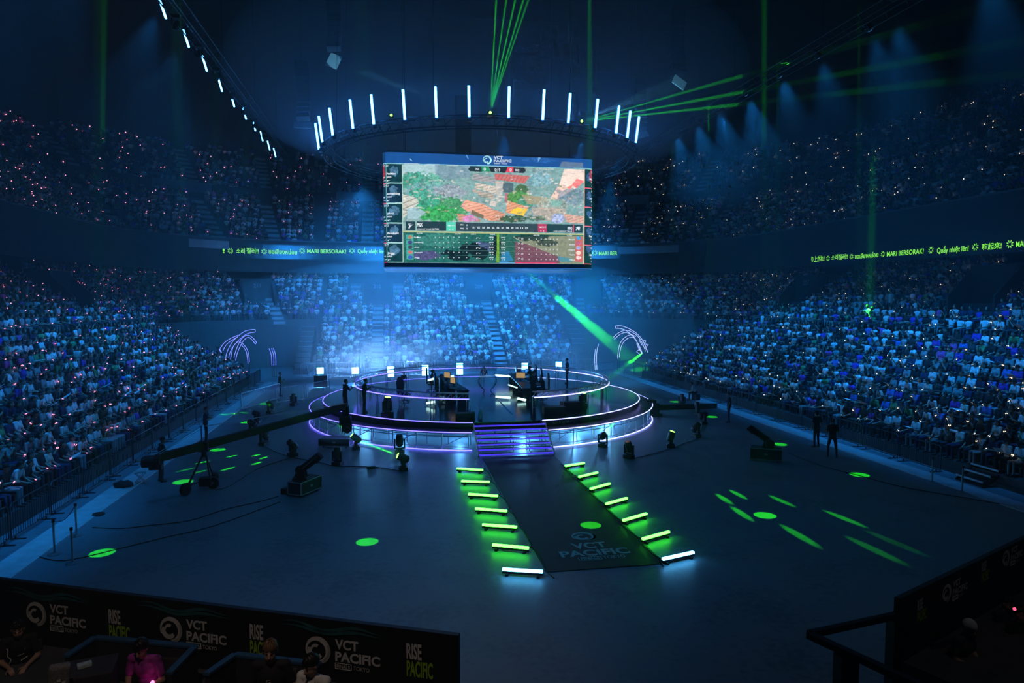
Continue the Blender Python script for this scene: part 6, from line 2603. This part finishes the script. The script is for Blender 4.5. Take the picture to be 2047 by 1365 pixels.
pl, pr = DP(-60, 1159, 10.95), DP(915, 1270, 9.0)
pl, pr = V((pl.x, pl.y, 0)), V((pr.x, pr.y, 0))
marks = []
for kind, px, py in (('logo', 54, 1222), ('rise', 218, 1246), ('logo', 321, 1253), ('rise', 500, 1277), ('logo', 612, 1293), ('rise', 813, 1317)):
    h_ = on_board(px, py, pl, pr)
    marks.append((kind, (h_ - V((pl.x, pl.y, h_.z))).length, h_.z, 0.8))
near_board('sponsor_board', 'long black board of round wave logos and two line slogans before the near left seats', pl, pr, marks)
ql, qr = DP(1800, 1196, 10.1), DP(2140, 1032, 13.9)
ql, qr = V((ql.x, ql.y, 0)), V((qr.x, qr.y, 0))
marks = []
for kind, px, py in (('rise', 1833, 1222), ('logo', 1884, 1188), ('rise', 1962, 1144), ('logo', 2004, 1118)):
    h_ = on_board(px, py, ql, qr)
    marks.append((kind, (h_ - V((ql.x, ql.y, h_.z))).length, h_.z, 0.62))
near_board('sponsor_board', 'black board with small wave logos and slogans before the near right seats', ql, qr, marks)
# seat decks behind the boards
xl = (pr - pl).normalized()
nl = V((xl.y, -xl.x, 0))
xr = (qr - ql).normalized()
nr_ = V((xr.y, -xr.x, 0))
SD = 1.62
m_ = MB()
for a, b_, n in ((pl, pr, nl), (ql, qr, nr_)):
    vs = [a + n * 0.06, b_ + n * 0.06, b_ + n * 3.2, a + n * 3.2]
    m_.add([V((v.x, v.y, SD)) for v in vs] + [V((v.x, v.y, 0)) for v in vs], [(0, 1, 2, 3), (4, 5, 1, 0), (5, 6, 2, 1), (7, 4, 0, 3), (6, 7, 3, 2)])
struct('floor_near_deck', m_, CONC)

# low booth walls with blue padded caps
CAPB = mat('blue_padded_rail', (0.03, 0.1, 0.2), 0.5, noise=0.1)
UPH = mat('dark_upholstery', (0.03, 0.028, 0.03), 0.75, noise=0.2, scale=12)


def booth(label, pts):
    P = [DP(px, py, dd) for px, py, dd in pts]
    t = thing('booth_partition', label, 'partition', (P[0].x, P[0].y, SD), 0, 'booth partitions')
    o_ = V((P[0].x, P[0].y, SD))
    for a, b_ in zip(P[:-1], P[1:]):
        a, b_ = a - o_, b_ - o_
        m_ = MB()
        m_.bar(V((a.x, a.y, a.z / 2)), V((b_.x, b_.y, b_.z / 2)), 0.07, (a.z + b_.z) / 2 - 0.04)
        pn = m_.build('padded_panel', UPH, t, bevel=0.015)
        m_ = MB()
        m_.bar(a, b_, 0.09, 0.05)
        m_.build('blue_cap', CAPB, t, bevel=0.012)


booth('dark booth wall with blue caps round the pink lit spectator at lower left', [(132, 1312, 9.1), (190, 1274, 9.7), (390, 1292, 9.3), (338, 1346, 8.6)])
booth('dark booth wall with blue caps beside the two front spectators', [(412, 1348, 8.3), (470, 1308, 8.9), (640, 1328, 8.5)])

# ------------------------------------------------------------------ the people in the near seats


def sitter(label, px, py, dd, rz, P, shirt, hair, hairm, tro='black'):
    """head centre seen at px, py"""
    h_ = DP(px, py, dd)
    me, hd, H = body_data('person', P, 0.0095, 0.6)
    o = bpy.data.objects.new('person', me)
    COL.objects.link(o)
    tag(o, label, 'person')
    o.rotation_euler = (0, 0, rz)
    o.location = h_ - Euler((0, 0, rz)).to_matrix() @ hd
    dress(o, shirt, tro)
    hair_mb(hd, H, hair).build('hair', hairm, o, smooth=True)
    z = o.location.z
    # the seat the person is on
    t = thing('near_seat', 'dark padded seat under the %s' % label.split(' by ')[0].split(' at ')[0], 'seat', o.location, rz)
    m_ = MB()
    m_.box((0, 0.05, 0.4), (0.5, 0.5, 0.07))
    m_.build('cushion', UPH, t, bevel=0.02)
    m_ = MB()
    m_.box((0, -0.21, 0.62), (0.5, 0.06, 0.42), Euler((R(8), 0, 0)))
    m_.build('backrest', UPH, t, bevel=0.02)
    m_ = MB()
    for sx_ in (-1, 1):
        for sy in (-0.15, 0.22):
            m_.bar((sx_ * 0.21, sy, SD - z if SD - z < 0.3 else 0.0), (sx_ * 0.21, sy, 0.37), 0.035)
    m_.build('leg', BLACK, t)
    return o, hd, H


PINKP = mat('pink_purple_jersey', (0.42, 0.05, 0.4), 0.6, noise=0.7, scale=9)
TEE = mat('white_grey_jersey', (0.66, 0.66, 0.66), 0.7, noise=0.25, scale=7)
PK = mat('pink_glow_stick', (0.5, 0.1, 0.3), 0.4, em=(1.0, 0.12, 0.45), es=5.0)
FWD = R(158)
o1, hd1, H1 = sitter('laughing person with brown fringe in black tee by the second booth', 540, 1302, 8.05, R(176), sit(0.03, ((-0.16, 0.22, 0.66), (0.14, 0.24, 0.66)), turn=-0.1, nod=0.15), 'black', 'bob', HAIRB)
m_ = MB()
m_.sph((0, 0, 0), (0.026, 0.012, 0.017), 12, 8, M=H1)
m_.v = [tuple(V(v) + hd1 + H1 @ V((0, 0.09, -0.052))) for v in m_.v]
m_.build('open_mouth', mat('dark_mouth', (0.12, 0.03, 0.03), 0.5), o1, smooth=True)
m_ = MB()
put_text(m_, 'G', page(V((0.03, 0.152, 0.86)), (-1, 0, 0), (0, 0.05, 1)), 0.06, bold=0.01)
m_.build('chest_print', WHITEP, o1)
o2, hd2, H2 = sitter('person with black hair in pale striped jersey at the second booth, arms folded', 622, 1330, 7.9, R(150), sit(0.1, ((0.1, 0.24, 0.83), (-0.1, 0.26, 0.8)), hand=((1, 0.1, 0), (-1, 0.1, 0)), palm=((0, -1, 0), (0, -1, 0)), nod=0.35, turn=0.25, pole=((-0.6, 0.2, -1), (0.6, 0.2, -1))), TEE, 'short', HAIR)
m_ = MB()
m_.tube(smooth_pts([V((-0.06, 0.07, 1.06)), V((-0.05, 0.15, 0.95)), V((0.0, 0.17, 0.82)), V((0.05, 0.15, 0.95)), V((0.06, 0.07, 1.06))]), 0.006, 5)
m_.build('lanyard', RUBBER, o2)
o3, hd3, H3 = sitter('person in pink and purple jersey looking at a phone by the first booth', 282, 1296, 8.9, R(165), sit(0.28, ((-0.1, 0.34, 0.7), (0.1, 0.34, 0.72)), nod=0.5, hand=((0.5, 0.9, 0.2), (-0.5, 0.9, 0.2)), legs='short'), PINKP, 'bob', HAIR)
m_ = MB()
m_.cap((-0.12, 0.3, 0.66), 0.025, (-0.17, 0.24, 0.75), 0.025, 10)
w3 = m_.build('glow_stick', PK, smooth=True)
w3.matrix_world = Matrix.Translation(o3.location) @ Euler(o3.rotation_euler).to_matrix().to_4x4()
tag(w3, 'pink glowing stick in the hand of the person in the pink jersey', 'glow stick')
m_ = MB()
m_.box((0, 0.43, 0.78), (0.075, 0.012, 0.15), Euler((R(-35), 0, 0)))
ph = m_.build('phone', BLACK, bevel=0.004)
ph.matrix_world = Matrix.Translation(o3.location) @ Euler(o3.rotation_euler).to_matrix().to_4x4()
tag(ph, 'black phone held by the person in the pink jersey', 'phone')
o4, hd4, H4 = sitter('person in black jacket printed with white marks and 66 at the far lower left', 36, 1258, 10.0, R(200), sit(0.2, ((-0.1, 0.34, 0.7), (0.1, 0.34, 0.72)), nod=0.3), 'black', 'short', HAIR)
m_ = MB()
M = page(V((0.13, -0.118, 0.9)), (1, 0, 0), (0, 0.1, 1))
put_text(m_, '66', M @ Matrix.Translation((-0.02, -0.04, -0.022)), 0.07, bold=0.01)
P = [V((0.17, 0.118, 0.95)), V((0.13, 0.152, 0.9)), V((0.14, 0.15, 0.82)), V((0.1, 0.155, 0.76)), V((0.12, 0.15, 0.7))]
m_.tube(smooth_pts(P), 0.008, 5)
for a, b_ in (((-0.08, 0.9), (-0.02, 0.84)), ((-0.06, 0.82), (0.02, 0.8)), ((-0.1, 0.76), (-0.02, 0.72))):
    m_.bar(V((a[0], 0.158, a[1])), V((b_[0], 0.16, b_[1])), 0.03, 0.006)
m_.build('jacket_print', WHITEP, o4)
m_ = MB()
p = DP(169, 1329, 8.7)
m_.box(p, (0.16, 0.09, 0.05), Euler((0, 0, 0.5)))
tag(m_.build('pale_packet', mat('pale_blue_packet', (0.4, 0.55, 0.6), 0.5, noise=0.1), bevel=0.008), 'small pale blue packet on the ledge inside the first booth', 'packet')
m_ = MB()
m_.box(V((p.x, p.y, (p.z - 0.025 + SD) / 2)), (0.7, 0.5, p.z - 0.025 - SD), Euler((0, 0, 0.2)))
tag(m_.build('side_table', UPH, bevel=0.02), 'dark low side table inside the first booth at lower left', 'table')
# white dotted bag at the bottom edge
p = DP(118, 1352, 8.2)
m_ = MB()
m_.box((0, 0, 0), (0.22, 0.12, 0.3))
b_ = m_.build('tote_bag', mat('grey_mesh_cloth', (0.16, 0.16, 0.16), 0.8, noise=0.5, scale=60), bevel=0.03)
b_.location, b_.rotation_euler = p, (0.1, 0.1, 0.4)
tag(b_, 'grey mesh bag with white print at the bottom left edge', 'bag')
m_ = MB()
for k in range(3):
    m_.box((-0.05 + 0.05 * k, -0.063, -0.05 + 0.03 * (k % 2)), (0.035, 0.004, 0.03))
m_.build('bag_print', WHITEP, b_)

# near right corner: spectators in the dark, one in a pale cap, and a dark counter
o5, hd5, H5 = sitter('person in a pale cap and dark top at the lower right corner', 1937, 1255, 10.2, R(195), sit(0.2, nod=0.5), 'charcoal', 'cap', mat('pale_cap_cloth', (0.62, 0.62, 0.62), 0.8, noise=0.1))
o6, hd6, H6 = sitter('person in dark blue top near the right edge by the small logo board', 2012, 1205, 11.4, R(200), sit(0.1, nod=0.2), 'navy', 'short', HAIR)
o7, hd7, H7 = sitter('person in black with a red light at the right edge', 2040, 1228, 11.0, R(190), sit(0.1), 'black', 'short', HAIR)
m_ = MB()
m_.sph(DP(2028, 1217, 10.6), 0.025, 8, 6)
tag(m_.build('red_light', mat('red_glow', (0.4, 0.02, 0.04), 0.4, em=(1.0, 0.05, 0.12), es=3.0, light=False)), 'tiny red light glowing near the lower right edge', 'light')
a, b_, c = DP(1616, 1268, 9.6), DP(1795, 1247, 10.2), DP(1680, 1292, 9.0)
t = thing('counter', 'black counter frame standing on the floor at lower right', 'counter', (a.x, a.y, 0))
o_ = V((a.x, a.y, 0))
zc = a.z
m_ = MB()
A, B_ = V((0, 0, zc)), V((b_.x - a.x, b_.y - a.y, zc))
dirn = (B_ - A).normalized()
pn = V((dirn.y, -dirn.x, 0))
m_.bar(A, B_, 0.08, 0.09)
m_.bar(A + pn * 0.0, A + pn * 2.4 + dirn * 0.5, 0.1, 0.09)
m_.bar(A + pn * 2.4 + dirn * 0.5, B_ + pn * 2.4, 0.1, 0.09)
m_.build('top_rail', BLACK, t)
for q in (A + pn * 0.55 + dirn * 0.12, B_, A + pn * 2.4 + dirn * 0.5):
    m_ = MB()
    m_.bar(V((q.x, q.y, 0)), V((q.x, q.y, zc - 0.04)), 0.26, 0.18)
    m_.build('leg', BLACK, t)
# ------------------------------------------------------------------ lamps and air


def spot(p, q, ang, e, col, blend=0.3, rad=0.06):
    l = bpy.data.lights.new('stage_or_fill_lamp', 'SPOT')
    l.energy, l.color, l.spot_size, l.spot_blend, l.shadow_soft_size = e, col, R(ang), blend, rad
    o = bpy.data.objects.new('stage_or_fill_lamp', l)
    COL.objects.link(o)
    o.location = p
    o.rotation_euler = (V(q) - V(p)).to_track_quat('-Z', 'Y').to_euler()
    return o


def point(p, e, col, rad=0.15):
    l = bpy.data.lights.new('glow_lamp', 'POINT')
    l.energy, l.color, l.shadow_soft_size = e, col, rad
    o = bpy.data.objects.new('glow_lamp', l)
    COL.objects.link(o)
    o.location = p
    return o


BLUE = (0.0, 0.24, 1.0)
CYAN = (0.1, 0.5, 1.0)
for w, t, ang, e, col, bl in SPOTS:
    spot(w, t, ang, e, col, bl, 0.012)

# green pools on the floor from heads in the roof, straight down
for px, py, d, e in ((204, 1105, 0.66, 1.0), (734, 1083, 0.64, 1.0), (1181, 1051, 0.64, 1.0), (1529, 1030, 0.7, 1.0), (1718, 949, 0.72, 1.0), (1558, 888, 0.72, 0.9), (1422, 833, 0.72, 0.9), (1349, 803, 0.72, 0.8),
                     (435, 899, 0.7, 0.9), (366, 963, 0.75, 0.9), (531, 807, 0.75, 0.9), (494, 844, 0.75, 0.9)):
    q = G(px, py)
    p = V((q.x * 0.98, q.y + 0.6, 18.6))
    L = (q - p).length
    spot(p, q, math.degrees(2 * math.atan(d / 2 / L)), 38000 * e * (7 if px == 1181 else 1), GREEN, 0.06, 0.02)
# long green ovals thrown low across the floor from two heads on the stage rail
A_ = V((6.6, 36.4, 3.0))
for px, py, e in ((1447, 997, 0.8), (1475, 988, 0.8), (1562, 1001, 1.0), (1482, 1026, 1.0), (1597, 1070, 1.2), (1687, 1036, 1.1), (1746, 1098, 0.6), (1785, 1083, 0.25)):
    q = G(px, py)
    spot(A_, q, 1.15, 65000 * e, GREEN, 0.8, 0.02)
A_ = V((-6.6, 37.4, 3.0))
for px, py, e in ((463, 912, 0.9), (512, 910, 0.9), (527, 915, 0.9), (513, 926, 1.0), (456, 937, 1.0), (405, 924, 0.8), (372, 939, 0.4), (398, 943, 0.4), (488, 825, 0.8), (466, 827, 0.6), (445, 829, 0.6), (500, 822, 0.6)):
    q = G(px, py)
    spot(A_, q, 1.4, 42000 * e, GREEN, 0.8, 0.02)

# green shafts standing in the air
for (x1, y1), (x2, y2), Y, ang, e in (((1527, 296), (1528, -60), 73, 2.4, 800000), ((1747, 285), (1738, 610), 41, 2.6, 620000), ((205, 300), (208, -60), 80, 2.6, 600000), ((352, 300), (348, 0), 80, 2.4, 200000),
                                      ((714, 330), (716, -40), 78, 2.4, 140000), ((1146, 300), (1138, -40), 78, 2.4, 160000)):
    p, q = YP(x1, y1, Y), YP(x2, y2, Y)
    spot(p, q, ang, e, GREEN, 0.5, 0.25)
# laser fans from the ring
ly_ = 40.5 + on_ring(980, 9.3).y
p = YP(980, 224, ly_ - 0.15)
for x2, e in ((992, 1.0), (1012, 0.8), (1030, 1.0), (1046, 1.0), (1056, 0.7)):
    spot(p, YP(x2, 0, ly_ - 0.3), 1.3, 330000 * e, GREEN, 0.5, 0.008)
ly_ = 40.5 + on_ring(1163, 9.3).y
p = YP(1163, 243, ly_ - 0.15)
for x2, y2, e in ((1420, 170, 0.7), (1420, 196, 0.9), (1420, 215, 0.9)):
    spot(p, YP(x2, y2, ly_ + 1.5), 1.4, 300000 * e, GREEN, 0.5, 0.008)
# the broken shaft diving from behind the screen to the right of the stage
p0 = YP(1035, 528, 45.5)
spot(p0, YP(1215, 680, 57.0), 4.2, 480000, GREEN, 0.4, 0.02)
# shaft crossing the right stage edge
p1 = YP(1292, 700, 50.0)
spot(p1, YP(1188, 778, 40.6), 3.2, 420000, GREEN, 0.3, 0.04)

# blue washes over the audience from the side trusses
for p, sgn in WASH:
    if sgn < 0:
        spot(p + V((-0.3, 0, -0.3)), (-22, p.y + 1, 1.5), 56, 4000, (0.01, 0.3, 1.0), 0.7, 0.2)
    else:
        spot(p + V((0.3, 0, -0.3)), (22.5, p.y + 1, 1.5), 56, 5600, (0.01, 0.3, 1.0), 0.7, 0.2)
for y in (19, 23.5):  # extra washes added out of view to brighten the near rows
    spot((-14.6, y, 18.6), (-21, y + 1.5, 2.0), 58, 4800, (0.01, 0.3, 1.0), 0.7, 0.2)
    spot((15.9, y + 3, 18.6), (22.5, y + 5, 2.0), 58, 5000, (0.01, 0.3, 1.0), 0.7, 0.2)
# ring: blue down on the stage and out to the far stand
for th in range(-150, 181, 30):
    a = R(th)
    p = V((8.2 * math.sin(a), 40.5 - 8.2 * math.cos(a), 14.7))
    spot(p, (p.x * 0.4, 40.5 + (p.y - 40.5) * 0.4, 1.2), 50, 900, BLUE, 0.8, 0.15)
for x in (-7, -3.5, 0, 3.5, 7):
    spot((x, 49.2, 14.8), (x * 1.7, 71, 4.5), 62, 36000, (0.02, 0.3, 1.0), 0.9, 0.15)
    spot((x, 49.0, 15.6), (x * 2.6, 82, 14.5), 46, 1800, BLUE, 0.9, 0.15)
for q, t_, e in (((9, 44, 15.0), (12, 54, 3.5), 13000), ((4, 47, 15.0), (16, 60, 6), 15000)):
    spot(q, t_, 42, e, (0.0, 0.3, 1.0), 0.9, 0.15)  # added blue spots brightening the haze right of the stage
# square lamps: their forward throw
for px in (640, 710, 781, 850, 919, 1049, 1117):
    p = YP(px, 741, 57.8)
    spot(p, p + V((0, -8, 4)), 120, 1500, (0.1, 0.4, 1.0), 0.8, 0.2)
# light kept under the stage skirts
for th in range(0, 360, 24):
    q = pol(7.6, th + 8, 0.75) + SC
    point(q, 260 if 5 < th + 8 < 95 else 110, (0.12, 0.45, 1.0), 0.1)
# soft blue fill over the near floor, unseen spots without a truss
for x, e in ((-8, 1500), (3, 750)):
    spot((x, 16, 18), (x, 24, 0), 95, e, (0.0, 0.28, 0.7), 1.0, 0.3)
# added spots without fixtures, for the fog behind the stage and hanging cabinets
for x in (-9.5, -6.5, -3.5):
    spot((x, 55.6, 1.0), (x, 60.5, 3.4), 100, 2600, (0.22, 0.5, 1.0), 0.7, 0.2)
for px, py, Y in ((667, 122, 46.0), (1358, 165, 38.0), (605, 250, 48.0), (1283, 269, 48.0)):
    q = YP(px, py, Y)
    s_ = V((q.x * 0.35, q.y - 7, q.z - 4.0))
    spot(s_, q, 6, 5200 if py < 200 else 1500, (0.2, 0.7, 1.0), 0.3, 0.05)
spot((0.1, 38.6, 8.3), (0.1, 40.9, 2.4), 12, 900, (0.6, 0.85, 1.0), 0.5, 0.05)  # added accent spot under the screen, brightening the trophy
# unseen warm fill spots lighting the near seats and boards
spot((-7.5, 3.5, 12), (-8, 9, 2.2), 60, 420, (1.0, 0.75, 0.6), 0.8, 0.2)
spot((3.5, 4.5, 12), (4, 9.5, 2.2), 50, 90, (1.0, 0.85, 0.8), 0.8, 0.2)

# haze in the hall
w = bpy.data.worlds.new('hall_air')
C.world = w
w.use_nodes = True
nt = w.node_tree
nt.nodes['Background'].inputs[0].default_value = (0.0008, 0.002, 0.004, 1)
v = nt.nodes.new('ShaderNodeVolumeScatter')
v.inputs['Density'].default_value = 0.0027
v.inputs['Color'].default_value = (0.85, 0.95, 1.0, 1)
nt.links.new(v.outputs[0], nt.nodes['World Output'].inputs['Volume'])

# drifting fog behind the stage
fm_ = bpy.data.materials.new('stage_fog')
fm_.use_nodes = True
nt = fm_.node_tree
for n_ in list(nt.nodes):
    if n_.type != 'OUTPUT_MATERIAL':
        nt.nodes.remove(n_)
out = nt.nodes['Material Output']
vs_ = nt.nodes.new('ShaderNodeVolumeScatter')
vs_.inputs['Color'].default_value = (0.9, 0.95, 1, 1)
tc = nt.nodes.new('ShaderNodeTexCoord')
nz = nt.nodes.new('ShaderNodeTexNoise')
nz.inputs['Scale'].default_value, nz.inputs['Detail'].default_value = 1.6, 3
gr = nt.nodes.new('ShaderNodeVectorMath')
gr.operation = 'LENGTH'
nt.links.new(tc.outputs['Object'], gr.inputs[0])
nt.links.new(tc.outputs['Object'], nz.inputs['Vector'])
mr = nt.nodes.new('ShaderNodeMapRange')
mr.inputs['From Min'].default_value, mr.inputs['From Max'].default_value = 1.0, 0.2
mr.inputs['To Min'].default_value, mr.inputs['To Max'].default_value = 0.0, 1.0
nt.links.new(gr.outputs['Value'], mr.inputs['Value'])
m1 = nt.nodes.new('ShaderNodeMapRange')
m1.inputs['From Min'].default_value, m1.inputs['From Max'].default_value = 0.38, 0.62
nt.links.new(nz.outputs['Fac'], m1.inputs['Value'])
mu = nt.nodes.new('ShaderNodeMath')
mu.operation = 'MULTIPLY'
nt.links.new(mr.outputs['Result'], mu.inputs[0])
nt.links.new(m1.outputs['Result'], mu.inputs[1])
m2 = nt.nodes.new('ShaderNodeMath')
m2.operation = 'MULTIPLY'
m2.inputs[1].default_value = 0.75
nt.links.new(mu.outputs[0], m2.inputs[0])
nt.links.new(m2.outputs[0], vs_.inputs['Density'])
nt.links.new(vs_.outputs[0], out.inputs['Volume'])
for k, (px, py, Y, sc, lab) in enumerate(((735, 706, 59.3, (3.6, 1.6, 1.9), 'pale blue fog cloud drifting behind the stage on the left'), (850, 700, 59.3, (3.2, 1.5, 1.3), 'thin pale fog drifting behind the middle of the stage'))):
    m_ = MB()
    m_.sph((0, 0, 0), 1.0, 20, 12)
    o = m_.build('fog_cloud', fm_)
    o.location, o.scale = YP(px, py, Y), sc
    o['kind'] = 'stuff'
    tag(o, lab, 'fog')

# thicker air added so lamp glow and beams show: round the ring, over the far end of the floor, right of the stage
def haze(label, c, r, dens, col=(0.85, 0.95, 1.0)):
    m = bpy.data.materials.new('thick_haze')
    m.use_nodes = True
    nt = m.node_tree
    for n_ in list(nt.nodes):
        if n_.type != 'OUTPUT_MATERIAL':
            nt.nodes.remove(n_)
    v = nt.nodes.new('ShaderNodeVolumeScatter')
    v.inputs['Density'].default_value = dens
    v.inputs['Color'].default_value = (*col, 1)
    nt.links.new(v.outputs[0], nt.nodes['Material Output'].inputs['Volume'])
    m_ = MB()
    m_.sph((0, 0, 0), 1.0, 40, 24)
    o = m_.build('haze_cloud', m)
    o.location, o.scale = c, r
    o['kind'] = 'stuff'
    tag(o, label, 'haze')


haze('blue lit haze hanging round the overhead ring', (0, 37.5, 18.0), (13.5, 13.5, 4.6), 0.03)
haze('blue lit haze over the far end of the floor behind the stage', (1, 60.5, 4.0), (24, 10, 6.8), 0.018)
haze('thin haze high over the right stand', (21, 48, 20.5), (11, 14, 6.5), 0.005)  # added so the laser fan stays visible past the ring
for lab, px, py, z in (('haze puff added round the green beam left of the stairs', 755, 905, 0.8), ('haze puff added round the green beam under the crane camera', 680, 862, 1.0), ('haze puff added round the green beam over the right stage edge', 1225, 835, 1.5)):
    q = G(px, py, z)  # small dense volumes added so the moving head beams show
    if 'right' in lab:
        haze(lab, BEAM_R, (1.3, 2.6, 0.7), 0.12)
    else:
        haze(lab, q, (1.3, 0.7, 0.55), 0.16)
haze('thick haze to the right of the stage crossed by green beams', (11.5, 52, 4.2), (7, 6, 4.6), 0.03)

C.cycles.max_bounces = 4
C.cycles.diffuse_bounces = 2
C.cycles.glossy_bounces = 2
C.cycles.transmission_bounces = 2
C.cycles.transparent_max_bounces = 24
C.cycles.volume_bounces = 0
C.cycles.volume_step_rate = 2.0
C.cycles.volume_max_steps = 48
C.cycles.use_denoising = True
C.cycles.use_adaptive_sampling = True
C.cycles.adaptive_threshold = 0.06
C.cycles.adaptive_min_samples = 16
C.cycles.caustics_reflective = False
C.cycles.caustics_refractive = False
C.cycles.sample_clamp_indirect = 6.0
